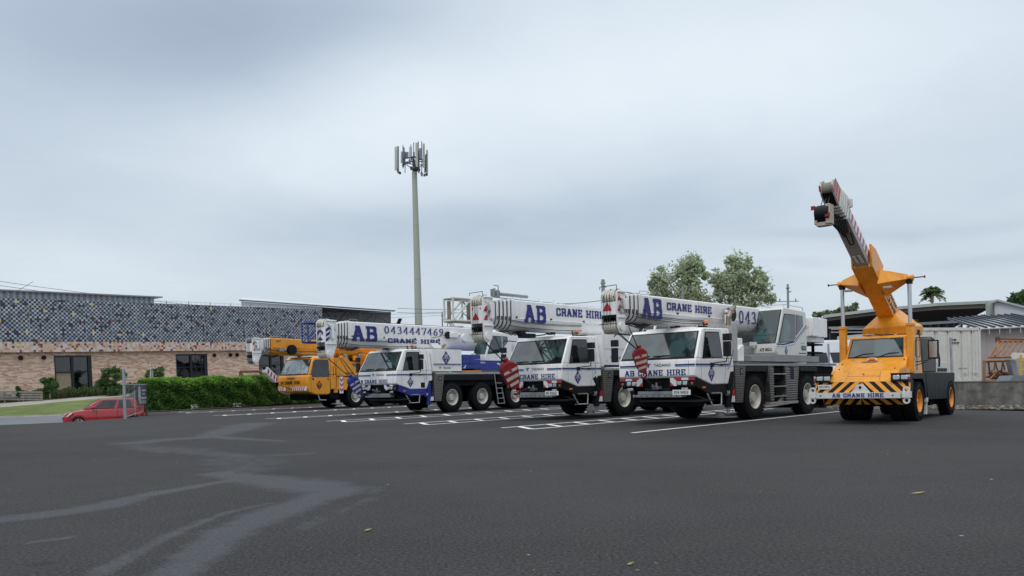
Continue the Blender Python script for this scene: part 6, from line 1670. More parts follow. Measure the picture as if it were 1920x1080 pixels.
# open steel roof at the far end of the building
g = empty('canopy_roof', P(450, 600, 104)); 
def L_(u, v, d): return P(u, v, d) - g.location
tag(g, 'white sloping canopy roof on dark steel trusses behind the tiled building', 'canopy')
mb = MB()
A_ = [L_(450, 563, 100), L_(737, 583, 104), L_(742, 583, 112), L_(455, 560, 112)]
mb.loft(A_, [p + Vector((0, 0, .14)) for p in A_]); mb.build('roof', pm('white_roof_sheet', (.62, .64, .66), .5, var=.04), g)
mb = MB(); mb.loft([L_(448, 564, 99.8), L_(740, 584.5, 103.8), L_(740, 584.5, 104), L_(448, 564, 100)], [L_(448, 561.8, 99.8), L_(740, 582.3, 103.8), L_(740, 582.3, 104), L_(448, 562.3, 100)]); mb.build('fascia', pm('slate_fascia', (.06, .07, .09), .5), g)
mb = MB(); mb.loft([L_(452, 590, 100.4), L_(604, 590, 102.4), L_(604, 590, 102.6), L_(452, 590, 100.6)], [L_(452, 565.2, 100.4), L_(604, 575.5, 102.4), L_(604, 575.5, 102.6), L_(452, 565.2, 100.6)]); mb.build('wall', pm('white_cladding', (.74, .76, .78), .5, var=.04), g)
mb = MB(); mb.loft([L_(452, 640, 103), L_(733, 640, 107), L_(733, 640, 107.2), L_(452, 640, 103.2)], [L_(452, 565, 103), L_(733, 585, 107), L_(733, 585, 107.2), L_(452, 565, 103.2)]); mb.build('wall', pm('pale_corrugated_sheet', (.34, .37, .41), .6, var=.06), g)
mb = MB()
sl = pm('dark_steel', (.04, .05, .07), .5)
us_ = [606, 628, 652, 676, 702, 730]
ty = lambda u: 583 + (u-600)*.012 - 4 + (u-600)*.03
for i, u in enumerate(us_):
    mb.cyl(L_(u, 640, 103.2), L_(u, ty(u), 103.2), .10, n=6)
    if i: mb.cyl(L_(us_[i-1], ty(us_[i-1]) if i % 2 else 608, 103.3), L_(u, 608 if i % 2 else ty(u), 103.3), .09, n=6)
mb.cyl(L_(600, 608, 103.3), L_(733, 609, 103.3), .12, n=6); mb.cyl(L_(602, 582, 103.3), L_(733, 588, 103.3), .12, n=6)
mb.build('truss', sl, g)
mb = MB(); mb.prism([L_(743, 607, 106), L_(750, 607, 106), L_(754, 597, 106), L_(747, 597, 106)], (0, .2, 0)); mb.cyl(L_(748, 640, 106), L_(748, 604, 106), .06, n=6)
o_ = mb.build('floodlight', black, None); o_.location = g.location; tag(o_, 'small floodlight on a stalk right of the white canopy roof', 'floodlight')

# plants, fence and shrubs in front of the building
def ground_at(u, d, v): return P(u, v, d)
for (u, v, d, w_, h_, lab, sd) in ((209, 746, 69, 22, 58, 'broad leafy shrub between the two shop windows', 31), (292, 742, 72, 16, 56, 'shrub in front of the brick wall just above the gate', 32), (94, 742, 68, 14, 32, 'rounded shrub beside the first big window', 33), (35, 748, 67, 4, 26, 'thin small plant by the timber fence at far left', 34)):
    b0 = P(u, v, d); k = d/FPX
    e = empty('shrub', b0); tag(e, lab, 'shrub', 'shrubs along the brick wall')
    rg = random.Random(sd); bl = []
    for i in range(18): bl.append(((rg.random()-.5)*1.5*w_*k, (rg.random()-.5)*w_*k, (h_*(.15+.75*rg.random()))*k, w_*.42*k, w_*.42*k, w_*.38*k))
    leaves('foliage', blob_points(bl, 2600 if w_ > 6 else 300, sd, .3), .16, bushm, e, sd)
    mb = MB()
    for i in range(5): mb.cyl((0, 0, -.3), ((rg.random()-.5)*w_*k, (rg.random()-.5)*w_*k, h_*.6*k), .04, .02, n=5)
    mb.build('stem', bark, e)
rg = np.random.default_rng(8)
pts = []
for i in range(9000):
    u = -60 + 330*rg.random(); d = 67 + .02*u + 3.0*rg.random(); hgt = 10*(u > 38) + 4 + 5*math.sin(u*.11)**2
    v = 756.5 - .075*u + 1 - 9*rg.random()*((d-67-.02*u)/3.0) - hgt*rg.random()*.9
    pts.append(tuple(P(u, v, d)))
o_ = leaves('ground_cover_plants', pts, .13, leaf_mat('border_leaves', (.04, .08, .02), (.10, .15, .04), (.13, .11, .05)), None, 17, dirs=[(0, 0, 1)]*9000); tag(o_, 'low border of green plants below the brick wall', kind='stuff')
sheet('garden_soil', [row(756.0, -.075, 66.2, .02), row(748.0, -.075, 70.5, .10), row(740.0, -.075, 74.0, .17)], soil)
g = empty('timber_fence', P(-40, 745, 67)); tag(g, 'low grey timber slat fence at the far left below the brick wall', 'fence')
wood = pm('weathered_timber', (.22, .21, .19), .85, var=.25, scale=3)
k = 67/FPX
for i in range(5):
    mb = MB(); u = -60 + i*34.5; p = P(u, 752, 67) - g.location; mb.box((p.x-.06, p.y-.05, p.z-.3), (p.x+.06, p.y+.05, p.z+18*k)); mb.build('post', wood, g)
mb = MB()
for j in range(4):
    a_ = P(-62, 750-j*4.6, 66.9) - g.location; b_ = P(80, 750.5-j*4.6, 66.9) - g.location
    mb.loft([a_, b_, b_ + Vector((0, .03, 0)), a_ + Vector((0, .03, 0))], [a_ + Vector((0, 0, .14)), b_ + Vector((0, 0, .14)), b_ + Vector((0, .03, .14)), a_ + Vector((0, .03, .14))])
mb.build('rail', wood, g)
g = empty('bench_frame', P(470, 715, 64)); tag(g, 'dark low rail frame behind the hedge under the yellow crane boom head', 'rail')
mb = MB(); a_ = P(450, 697, 64)-g.location; b_ = P(496, 696, 64)-g.location
mb.tube([a_+Vector((0, 0, -1.4)), a_, b_, b_+Vector((0, 0, -1.4))], .10, n=6); mb.tube([a_+Vector((.1, 0, -.05)), a_+Vector((.5, 0, -1.0))], .07, n=6); mb.build('rail', brown, g)

# mesh gate with banner and posts
def chain(name, parent, A, B, h, step=.11, r=.004, mat=None):
    "diamond wire netting between two feet A, B, height h: thin crossed wires"
    A = Vector(A); B = Vector(B); L = (B-A).length; d = (B-A)/L; mb = MB(); n_ = Vector((0, 0, 1)).cross(d)*r
    k = -int(h/step)
    while k*step < L:
        for sg in (1, -1):
            x0 = k*step; x1 = x0 + h
            t0 = max(0, -x0); t1 = min(h, L-x0)
            if t1 <= t0: continue
            if sg > 0: a_ = A + d*(x0+t0) + Vector((0, 0, t0)); b_ = A + d*(x0+t1) + Vector((0, 0, t1))
            else: a_ = A + d*(x0+t0) + Vector((0, 0, h-t0)); b_ = A + d*(x0+t1) + Vector((0, 0, h-t1))
            q = (b_-a_).normalized().cross(n_.normalized())*r
            mb.add([a_-q, a_+q, b_+q, b_-q], [(0, 1, 2, 3)])
        k += 1
    return mb.build(name, mat or lgrey, parent)
gp = P(236, 786, 37.5); gp.z = 0
g = empty('mesh_gate', gp); tag(g, 'open grey pipe and mesh gate with a faded banner, right of the red car', 'gate')
galv = pm('galvanised_pipe', (.36, .38, .40), .45, .5, var=.15)
mb = MB(); mb.cyl((0, 0, -.6), (-.05, 0, 2.35), .055, n=12); mb.cyl((-.12, .1, -.6), (-.16, .1, 2.35), .03, n=8); mb.box((-.2, -.05, 1.6), (.1, .05, 1.66)); mb.build('post', galv, g)
gB = P(283, 774, 46) - gp; gB.z = 0
gd = gB.normalized()
mb = MB(); T_ = lambda t, z: gd*t + Vector((.05, 0, z))
Lg = gB.length
mb.tube([T_(0, 1.72), T_(1.2, 1.74), T_(2.2, 1.6), T_(4.5, .3)], .022, n=6); mb.tube([T_(0, 1.60), T_(Lg, 1.66)], .024); mb.tube([T_(0, .1), T_(Lg, .25)], .024); mb.tube([T_(Lg, .1), T_(Lg, 2.9)], .028); mb.tube([T_(Lg, 2.9), T_(Lg-.4, 2.0)], .02)
mb.tube([T_(2.6, .05), T_(2.6, 1.62)], .018); mb.tube([T_(5.4, .1), T_(5.4, 1.62)], .018)
mb.build('frame', galv, g)
chain('mesh', g, T_(0, .1), T_(Lg, .15), 1.5, .10, .004, galv)
bann = pm('faded_dark_banner', (.07, .075, .085), .6, var=.3)
mb = MB(); nn_ = Vector((gd.y, -gd.x, 0))*.03
q = [T_(3.0, .55)+nn_, T_(6.9, .55)+nn_, T_(6.9, 1.62)+nn_, T_(3.0, 1.60)+nn_]; mb.loft(q, [p + nn_*.2 for p in q], 0)
c_ = T_(3.9, 1.12)+nn_*1.4; mb.add([c_ + gd*.45*math.cos(a_) + Vector((0, 0, .46*math.sin(a_))) for a_ in [i*math.pi/8 for i in range(16)]], [tuple(range(16))], 1)
for j, (t0, z, w_, h_) in enumerate(((4.8, 1.28, 1.5, .09), (4.8, 1.1, 1.2, .07), (4.4, .86, 2.2, .12))): 
    q = [T_(t0, z), T_(t0+w_, z), T_(t0+w_, z+h_), T_(t0, z+h_)]; mb.add([p + nn_*1.4 for p in q], [(0, 1, 2, 3)], 1)
for i in range(4):
    q = [T_(3.9+i*.62, .62), T_(3.9+i*.62+.42, .62), T_(3.9+i*.62+.42, .80), T_(3.9+i*.62, .80)]; mb.add([p + nn_*1.4 for p in q], [(0, 1, 2, 3)], 1)
mb.build('banner', [bann, pm('faded_banner_print', (.42, .43, .44), .6)], g)
mb = MB(); p = P(288, 750, 47); mb.cyl((p.x, p.y, -.3), (p.x-.03, p.y, P(288, 695, 47).z), .05, n=8); p2 = P(272, 750, 52)
o_ = mb.build('fence_post', galv); tag(o_, 'grey pipe post standing at the near end of the hedge', 'post')

# ------------------------------------------------------------------ cars
def car(name, loc, heading, L, W, Hh, paint, glassm, prof, label, cat='car', group=None, wheel_r=.33, wb=(0.80, 3.38), z0=.2):
    "prof: stations (x from nose, hood/belt z, roof z or None, half width at belt)"
    e = empty(name, loc, heading); tag(e, label, cat, group)
    # lower body by stations
    secs = []
    for x, zb, hw in prof['low']:
        secs.append([(x, -hw*.94, z0), (x, -hw, z0+.25), (x, -hw, zb-.22), (x, -hw*.93, zb-.03), (x, -hw*.80, zb), (x, hw*.80, zb), (x, hw*.93, zb-.03), (x, hw, zb-.22), (x, hw, z0+.25), (x, hw*.94, z0)])
    mb = MB(); n = 10; vs = [(-p[0], p[1], p[2]) for s in secs for p in s]
    fs = [(i*n+j, i*n+(j+1) % n, (i+1)*n+(j+1) % n, (i+1)*n+j) for i in range(len(secs)-1) for j in range(n)]
    fs += [tuple(range(n)), tuple(range((len(secs)-1)*n, len(secs)*n))]
    mb.add(vs, fs)
    body = mb.build('body', paint, e, bev=.02, ang=50)
    # greenhouse
    gh = prof['roof']; zb = prof['belt']; hw = W/2
    mb = MB()
    lo = [(-gh[0], -hw*.90, zb), (-gh[3], -hw*.90, zb), (-gh[3], hw*.90, zb), (-gh[0], hw*.90, zb)]
    hi = [(-gh[1], -hw*.72, Hh-.03), (-gh[2], -hw*.72, Hh-.04), (-gh[2], hw*.72, Hh-.04), (-gh[1], hw*.72, Hh-.03)]
    mb.loft(lo, hi); mb.loft([(a_, b_, c_+.0) for a_, b_, c_ in hi], [(-gh[1]-.25, -hw*.62, Hh), (-gh[2]+.2, -hw*.62, Hh), (-gh[2]+.2, hw*.62, Hh), (-gh[1]-.25, hw*.62, Hh)])
    rf = mb.build('roof', paint, body, bev=.03, ang=50)
    def gl(a, b, c, d, lift, name_='window', m_=glassm):
        m2 = MB(); nrm = (Vector(b)-Vector(a)).cross(Vector(d)-Vector(a)).normalized()*lift
        m2.prism([Vector(p) for p in (a, b, c, d)], nrm); return m2.build(name_, m_, rf)
    def q(s_, t, side):   # s_ along 0..1 of side window, t up
        lo_ = Vector(lo[0 if side < 0 else 3]).lerp(Vector(lo[1 if side < 0 else 2]), s_); hi_ = Vector(hi[0 if side < 0 else 3]).lerp(Vector(hi[1 if side < 0 else 2]), s_)
        return lo_.lerp(hi_, t)
    for side in (-1, 1):
        sg = 1 if side > 0 else -1
        for s0, s1 in prof.get('win', ((.10, .48), (.51, .86))):
            pts = [q(s0+.03, .06, side), q(s1, .06, side), q(s1, prof.get('wt', .90), side), q(s0+.02, prof.get('wt', .90), side)]
            off = Vector((0, side*.006, 0)); m2 = MB(); m2.loft([p for p in pts], [p + off*2 for p in pts]); m2.build('side_window', glassm, rf)
    ws = [Vector(lo[0]).lerp(Vector(lo[3]), .06), Vector(lo[0]).lerp(Vector(lo[3]), .94), Vector(hi[0]).lerp(Vector(hi[3]), .94), Vector(hi[0]).lerp(Vector(hi[3]), .06)]
    m2 = MB(); m2.loft([p + Vector((.0, 0, .0)) for p in ws], [p + Vector((.03, 0, .035)) for p in ws]); m2.build('windscreen', glass_w, rf)
    for x in wb:
        for side in (-1, 1):
            w_ = sub_empty('wheel', e)
            mb = MB(); mb.lathe((-x, side*(W/2+.01), wheel_r), (0, -side, 0), [(.02, .22), (0, .25), (.0, wheel_r-.05), (.03, wheel_r), (.19, wheel_r), (.2, wheel_r-.05), (.2, .22)], n=28, closed=True); mb.build('tyre', rubber, w_)
            mb = MB(); mb.lathe((-x, side*(W/2+.01), wheel_r), (0, -side, 0), [(.01, .225), (.03, .20), (.10, .18), (.10, .05), (.04, .04), (.04, .001)], n=28)
            for k in range(5):
                a_ = k*2*math.pi/5; c = Vector((-x, side*(W/2-.005), wheel_r)); d_ = Vector((math.cos(a_), 0, math.sin(a_)))
                mb.cyl(c + d_*.04, c + d_*.21, .025, n=6)
            mb.build('rim', lgrey, w_)
            mb = MB(); mb.lathe((-x, side*(W/2+.002), wheel_r), (0, -side, 0), [(0, wheel_r+.02), (0, wheel_r+.075), (.02, wheel_r+.075), (.02, wheel_r+.02)], n=28, closed=True); mb.build('wheel_arch', prof.get('arch', black), body)
    return e, body
redcar = pm('red_car_paint', (.36, .010, .016), .22, var=.04, coat=.8)
prof = dict(low=[(0, .62, .55), (.06, .74, .72), (.25, .86, .82), (.70, .96, .87), (1.15, 1.02, .89), (2.4, 1.04, .89), (3.5, 1.05, .88), (3.85, 1.02, .82), (3.92, .70, .74)], belt=1.02, roof=(1.0, 1.75, 3.45, 3.85), win=((.12, .50), (.53, .84)), arch=redcar)
pr_ = P(121, 790, 42.0); nose = Vector((pr_.x, 42.0, -.62))
head = R(180+20)
e, body = car('parked_car', nose, head, 4.25, 1.8, 1.55, redcar, glass_s, prof, 'red small car parked behind the gate post at the left edge of the car park')
mb = MB()
for sd_ in (-1, 1):
    mb.loft([(-.02, sd_*.45, .60), (-.35, sd_*.80, .64), (-.55, sd_*.84, .82), (-.12, sd_*.5, .78)], [(.06, sd_*.48, .62), (-.30, sd_*.925, .66), (-.55, sd_*.955, .86), (-.10, sd_*.52, .82)])
mb.build('headlight', lens, body, bev=.01)
mb = MB(); mb.box((-.02, -.42, .50), (.035, .42, .72), 0); mb.box((.02, -.44, .48), (.045, .44, .52), 1); mb.box((.02, -.2, .58), (.05, .2, .66), 1); mb.box((.03, -.25, .30), (.05, .25, .42), 2)
mb.build('grille', [plastic, lgrey, whiteref], body)
for sd_ in (-1, 1):
    mb = MB(); mb.box((-1.52, sd_*.92, 1.03), (-1.36, sd_*1.05, 1.15)); mb.build('mirror', redcar, body, bev=.03)
mb = MB()
for x_ in (1.62, 2.62, 3.45):
    for sd_ in (-1, 1): mb.box((-x_-.006, sd_*.885, .45), (-x_+.006, sd_*.897, 1.0))
mb.build('door_seam', black, body)
dkcar = pm('dark_grey_car_paint', (.06, .065, .08), .25, var=.05, coat=.8)
prof2 = dict(low=[(0, .62, .6), (.1, .80, .78), (.4, .98, .88), (1.1, 1.08, .92), (2.5, 1.10, .92), (4.3, 1.10, .90), (4.6, .75, .8)], belt=1.06, roof=(1.05, 1.75, 3.9, 4.5), win=((.1, .42), (.45, .75), (.78, .93)))
pr_ = P(200, 760, 49); 
car('parked_car', (pr_.x, 49, -.40), R(180+14), 4.6, 1.85, 1.75, dkcar, glass_s, prof2, 'dark grey car behind the red car, only its roof and windows showing')

# white van behind the nearest white crane
prof3 = dict(low=[(0, .9, .8), (.15, 1.05, .92), (.9, 1.15, .98), (1.4, 1.22, 1.0), (3, 1.25, 1.0), (5.2, 1.25, 1.0), (5.3, .9, .95)], belt=1.22, roof=(.95, 1.9, 5.15, 5.3), win=((.06, .30), (.33, .62), (.64, .92)), wt=.50)
vp = P(1560, 700, 37)
car('parked_van', (vp.x + 3.2, 37.5, .62), R(8), 5.3, 2.05, 2.32, pm('white_van_paint', (.72, .76, .80), .25, var=.03, coat=.6), glass_s, prof3, 'white van behind the mesh fence, between the white crane and the orange one', 'van')

# ------------------------------------------------------------------ yard at right
yz = .92
sheet('yard', [[(11.0, 34.4, .02), (15.45, 30.75, yz), (60, -5.4, yz)], [(10, 45, .4), (24, 45, yz), (90, 45, yz)], [(5, 150, .6), (60, 150, yz), (250, 150, yz)]], soil)
concw, N = node_mat('stained_concrete')
o = N.n('ShaderNodeTexCoord')
n1_ = N.n('ShaderNodeTexNoise', i_Vector=o.outputs['Object'], i_Scale=2.2, i_Detail=9.0, i_Roughness=.72)
mpv = N.n('ShaderNodeMapping', i_Vector=o.outputs['Object'], i_Scale=(5, 5, .5)); n2_ = N.n('ShaderNodeTexNoise', i_Vector=mpv.outputs[0], i_Scale=1.0, i_Detail=5.0)
c = N.ramp(n1_.outputs[0], [(.33, (.07, .068, .062)), (.52, (.17, .16, .145)), (.7, (.28, .265, .24))])
c = N.mix(N.m('MULTIPLY', N.ramp(n2_.outputs[0], [(.45, 0.), (.65, 1.)]), .5), c, (.08, .078, .07, 1))
N.n('ShaderNodeOutputMaterial', i_0=N.n('ShaderNodeBsdfPrincipled', i_Base_Color=c, i_Roughness=.9).outputs[0])
mb = MB()
wA = Vector((15.3, 30.6, 0)); wB = Vector((30.0, 18.7, 0)); wd_ = (wB-wA).normalized(); wn_ = Vector((-wd_.y, wd_.x, 0))
if wn_.y < 0: wn_ = -wn_
mb.loft([wA, wB, wB+wn_*.22, wA+wn_*.22], [p + Vector((0, 0, .96)) for p in (wA, wB, wB+wn_*.22, wA+wn_*.22)])
mb.loft([p + Vector((0, 0, .961)) for p in (wA-wn_*.02, wB-wn_*.02, wB+wn_*.25, wA+wn_*.25)], [p + Vector((0, 0, 1.0)) for p in (wA-wn_*.02, wB-wn_*.02, wB+wn_*.25, wA+wn_*.25)])
tag(mb.build('retaining_wall', concw), 'stained grey concrete retaining wall right of the orange crane', 'wall')
mb = MB(); q = wA + wd_*.75 - wn_*.03
mb.box((q.x-.11, q.y-.03, .0), (q.x+.05, q.y+.03, .96), 0); mb.prism([(q.x-.05, q.y-.06, .0), (q.x+.02, q.y-.06, .0), (q.x+.09, q.y-.06, .88), (q.x-.07, q.y-.06, .88)], (0, .03, 0), 1)
mb.box((q.x-.12, q.y-.10, .88), (q.x+.14, q.y+.0, 1.02), 2); mb.box((q.x+.11, q.y-.05, .1), (q.x+.13, q.y, .88), 2)
o_ = mb.build('wall_post', [grey, whited, brown]); tag(o_, 'white rusty steel post standing against the concrete retaining wall', 'post')
# gravel strip along the wall
rg = np.random.default_rng(3); mb = MB()
mb.add([tuple(wA - wd_*3 - wn_*.9 + Vector((0, 0, .006))), tuple(wB - wn_*1.0 + Vector((0, 0, .006))), tuple(wB - wn_*.01 + Vector((0, 0, .10))), tuple(wA - wd_*3 - wn_*.01 + Vector((0, 0, .10)))], [(0, 1, 2, 3)], 0)
Lw = (wB-wA).length
for i in range(2200):
    t = -3 + rg.random()*(Lw*.75+3); w_ = rg.random()**1.2; p = wA + wd_*t - wn_*(.03 + w_*1.0) + Vector((0, 0, .10*(1-w_))); s_ = .015 + .035*rg.random()
    mb.box((p.x-s_, p.y-s_*.7, p.z), (p.x+s_, p.y+s_*.7, p.z+s_*.8), int(1 + (rg.random() > .6) + (rg.random() > .93)))
o_ = mb.build('gravel_strip', [pm('grit', (.13, .11, .09), .95, var=.4, scale=9, bump=.8, bscale=30), pm('gravel_dark', (.15, .13, .11), .9), pm('gravel_light', (.36, .33, .30), .9), pm('gravel_white', (.6, .58, .54), .9)]); tag(o_, 'strip of gravel and debris along the foot of the retaining wall', kind='stuff')
mb = MB()
for i in range(900):
    p = Vector((13.0 + rg.random()*3.6, 33.5 + rg.random()*5, .02)); s_ = .03 + .06*rg.random(); mb.box((p.x-s_, p.y-s_, 0), (p.x+s_, p.y+s_, s_), int(1 + (rg.random() > .6)))
o_ = mb.build('rubble_mound', [soil, pm('gravel_dark', (.15, .13, .11), .9), pm('gravel_light', (.36, .33, .30), .9)]); tag(o_, 'rubble and stones behind the wheels of the nearest white crane', kind='stuff')
# shipping container
cc_ = P(1839, 716, 39); cc_.z = yz
cnt = empty('shipping_container', cc_, R(14)); tag(cnt, 'white rust-streaked shipping container behind the retaining wall', 'container')
cw = pm('container_white', (.62, .61, .57), .55, var=.06, dirt=.35, dirtcol=(.30, .24, .18), scale=2)
mb = MB()
Lc = 3.6
mb.box((-Lc, 0, .0), (0, 6.0, 2.56))
for i in range(8):
    x = -Lc + .30 + i*.43; mb.box((x, -.02, .18), (x+.22, .0, 2.42))
for x in (-Lc, -.12): mb.box((x, -.05, 0), (x+.12, -.0, 2.6))
mb.box((-Lc, -.045, 2.46), (0, 0, 2.6)); mb.box((-Lc, -.045, 0), (0, 0, .16))
mb.build('body', cw, cnt, bev=.008)
for x in (-2.6, -1.9, -1.1, -.5):
    mb = MB(); mb.cyl((x, -.06, .1), (x, -.06, 2.5), .020, n=8); mb.box((x-.04, -.08, .4), (x+.3, -.055, .44)); mb.box((x-.06, -.075, 2.36), (x+.06, -.04, 2.44), 1)
    mb.build('lock_rod', [cw, brown], cnt)
mb = MB()
for x0, z0_, w_ in ((-1.72, 1.98, .10), (-1.58, 1.98, .16), (-1.74, 1.83, .14), (-1.56, 1.83, .10), (-1.42, 1.83, .16)): mb.box((x0, -.052, z0_), (x0+w_, -.050, z0_+.07))
mb.box((-1.35, -.052, .62), (-.8, -.05, .64)); mb.build('marking', plastic, cnt)
mb = MB(); mb.box((-.14, -.06, 2.46), (.02, .1, 2.62)); mb.box((-.09, -.07, 2.5), (-.04, -.055, 2.58), 1); mb.build('corner_casting', [whited, brown], cnt)
# plain shed wall behind the container and its lean-to roof
sw = pm('pinkish_shed_wall', (.40, .36, .35), .7, var=.06, scale=.6, dirt=.3, dirtcol=(.28, .25, .24))
s0 = P(1838, 716, 44); s1 = P(1990, 716, 41); s0.z = yz; s1.z = yz
sh = empty('shed', s0); tag(sh, 'pinkish grey shed wall with a translucent strip roof at the right edge', 'shed')
def Sx(p): return Vector(p) - s0
zt_ = P(1838, 618, 44).z
mb = MB(); a_, b_ = Sx(s0), Sx(s1); dv_ = (b_-a_).normalized(); nb_ = Vector((-dv_.y, dv_.x, 0))
mb.loft([a_, b_, b_+nb_*.2, a_+nb_*.2], [p + Vector((0, 0, zt_-yz)) for p in (a_, b_, b_+nb_*.2, a_+nb_*.2)])
for i in range(9): mb.loft([a_+dv_*(.3+i*.9)-nb_*.02, a_+dv_*(.36+i*.9)-nb_*.02, a_+dv_*(.36+i*.9), a_+dv_*(.3+i*.9)], [p + Vector((0, 0, zt_-yz-.05)) for p in (a_+dv_*(.3+i*.9)-nb_*.02, a_+dv_*(.36+i*.9)-nb_*.02, a_+dv_*(.36+i*.9), a_+dv_*(.3+i*.9))])
mb.build('wall', sw, sh)
mb = MB(); z_ = zt_-yz
rA_ = [a_ + Vector((-.2, -.3, z_)), b_ + Vector((0, -.3, z_-.05)), b_ + Vector((-.3, 3.5, z_+.78)), a_ + Vector((.2, 3.5, z_+.84))]
mb.loft(rA_, [p + Vector((0, 0, .04)) for p in rA_], 0)
for i in range(11):
    p = rA_[0].lerp(rA_[1], i/10); q = rA_[3].lerp(rA_[2], i/10); w2_ = Vector((.05, 0, 0)); up_ = Vector((0, 0, .05)); 
    mb.loft([p+up_-w2_, q+up_-w2_, q+up_+w2_, p+up_+w2_], [x_ + Vector((0, 0, .08)) for x_ in (p+up_-w2_, q+up_-w2_, q+up_+w2_, p+up_+w2_)], 1)
mb.tube([rA_[0]+Vector((0, -.05, 0)), rA_[1]+Vector((0, -.05, 0))], .05, mi=2)
for i in range(9): p = rA_[0].lerp(rA_[1], i/8)+Vector((0, -.06, 0)); mb.tube([p, p+Vector((0, 0, -.3))], .03, mi=2)
mb.build('roof', [pm('clear_roof_sheet', (.55, .58, .58), .3), sl, lgrey], sh)
# dark carport roof between
cp_ = empty('carport', P(1780, 640, 50)); tag(cp_, 'dark low carport roof on thin posts above the white container', 'carport')
def Cx(u, v, d): return P(u, v, d) - cp_.location
mb = MB()
q = [Cx(1722, 610, 48), Cx(1818, 603, 48), Cx(1842, 614, 44), Cx(1730, 617, 44)]
mb.loft([Cx(1700, 611, 50), Cx(1818, 604, 50), Cx(1818, 604, 50.3), Cx(1700, 611, 50.3)], [Cx(1700, 606, 50), Cx(1818, 599.5, 50), Cx(1818, 599.5, 50.3), Cx(1700, 606, 50.3)], 0)
q = [Cx(1818, 598, 50), Cx(1925, 602.5, 50), Cx(1925, 600, 58), Cx(1814, 596, 58)]; mb.loft(q, [p + Vector((0, 0, .06)) for p in q], 1)
for i in range(8): a2 = Cx(1822+i*13, 602.5, 50); mb.cyl(a2, a2 + Vector((.9, -2.0, -.42)), .05, n=6, mi=2)
q = [Cx(1822, 604, 50), Cx(1870, 605, 50), Cx(1900, 607, 50), Cx(1835, 611, 50)]; mb.prism(q, (0, .2, 0), 1)
mb.build('roof', [pm('blue_grey_fascia', (.18, .20, .23), .5), sl, grey], cp_)
for u in (1728, 1745, 1760, 1775, 1789, 1803, 1816):
    mb = MB(); mb.cyl(Cx(u, 606, 50.4), Cx(u, 690, 50.4), .06, n=6); mb.build('post', sl, cp_)
# long dark open shed and pale gabled shed
ls = empty('long_shed', P(1700, 650, 64)); tag(ls, 'long open shed with a pale gutter edge and dark interior behind the orange crane', 'shed')
def Lx(u, v, d): return P(u, v, d) - ls.location
mb = MB()
F = [(1545, 590.5, 70), (1636, 579, 68), (1757, 568, 64), (1866, 563, 60)]
rl = [Lx(u, v, d) for u, v, d in F]; lo_ = [Lx(u, v+5.5, d) for u, v, d in F]
for i in range(3):
    mb.loft([lo_[i], lo_[i+1], lo_[i+1]+Vector((0, .3, 0)), lo_[i]+Vector((0, .3, 0))], [rl[i], rl[i+1], rl[i+1]+Vector((0, .3, 0)), rl[i]+Vector((0, .3, 0))])
mb.box(tuple(Lx(1853, 600, 60.0)), tuple(Lx(1862, 566, 60.3)))
mb.build('fascia', pm('pale_green_grey_trim', (.42, .45, .43), .5, var=.05), ls)
mb = MB()
for i in range(3):
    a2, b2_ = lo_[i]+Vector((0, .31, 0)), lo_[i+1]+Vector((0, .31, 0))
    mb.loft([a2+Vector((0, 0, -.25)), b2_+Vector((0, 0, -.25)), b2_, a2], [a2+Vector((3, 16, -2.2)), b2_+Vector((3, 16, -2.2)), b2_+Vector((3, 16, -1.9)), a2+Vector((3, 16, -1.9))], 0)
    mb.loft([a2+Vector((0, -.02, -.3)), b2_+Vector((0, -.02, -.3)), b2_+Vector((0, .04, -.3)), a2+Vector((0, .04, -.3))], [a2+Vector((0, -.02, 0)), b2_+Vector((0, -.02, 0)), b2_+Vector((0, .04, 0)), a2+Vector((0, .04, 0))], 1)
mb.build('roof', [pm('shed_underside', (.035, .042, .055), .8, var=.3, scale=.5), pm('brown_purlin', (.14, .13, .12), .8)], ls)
mb = MB()
for u, d in ((1560, 71), (1640, 69), (1700, 67), (1778, 64)): mb.box(tuple(Lx(u-3, 640, d+2)), tuple(Lx(u+3, 592, d+2.3)))
mb.box(tuple(Lx(1560, 622, 72)), tuple(Lx(1780, 606, 72.2)))
mb.box(tuple(Lx(1555, 616, 70)), tuple(Lx(1650, 611, 70.2)), 1)
mb.build('frame', [sl, lgrey], ls)
mb = MB()
for j, v in enumerate((618, 624)): mb.loft([Lx(1558, v, 66), Lx(1640, v-.5, 66), Lx(1640, v-.5, 66.1), Lx(1558, v, 66.1)], [Lx(1558, v-2, 66), Lx(1640, v-2.5, 66), Lx(1640, v-2.5, 66.1), Lx(1558, v-2, 66.1)])
mb.build('rail', lgrey, ls)
gs = empty('gabled_shed', P(1890, 640, 59)); tag(gs, 'pale grey shed with a low gable roof at the right edge', 'shed')
def Gx(u, v, d): return P(u, v, d) - gs.location
pale = pm('pale_wall_sheet', (.52, .52, .55), .6, var=.04)
mb = MB(); pl = [Gx(1865, 640, 59), Gx(1960, 640, 57), Gx(1960, 586, 57), Gx(1870, 563.5, 59), Gx(1865, 565, 59)]; mb.prism(pl, (9, 14, 0)); mb.build('wall', pale, gs)
mb = MB(); mb.prism([Gx(1862, 568, 58.8), Gx(1870, 564.5, 58.8), Gx(1962, 588, 56.8), Gx(1962, 584, 56.8), Gx(1870, 561, 58.8), Gx(1860, 564, 58.8)], (9.2, 14.4, 0)); mb.build('roof', pm('gable_roof_sheet', (.40, .42, .44), .5), gs)
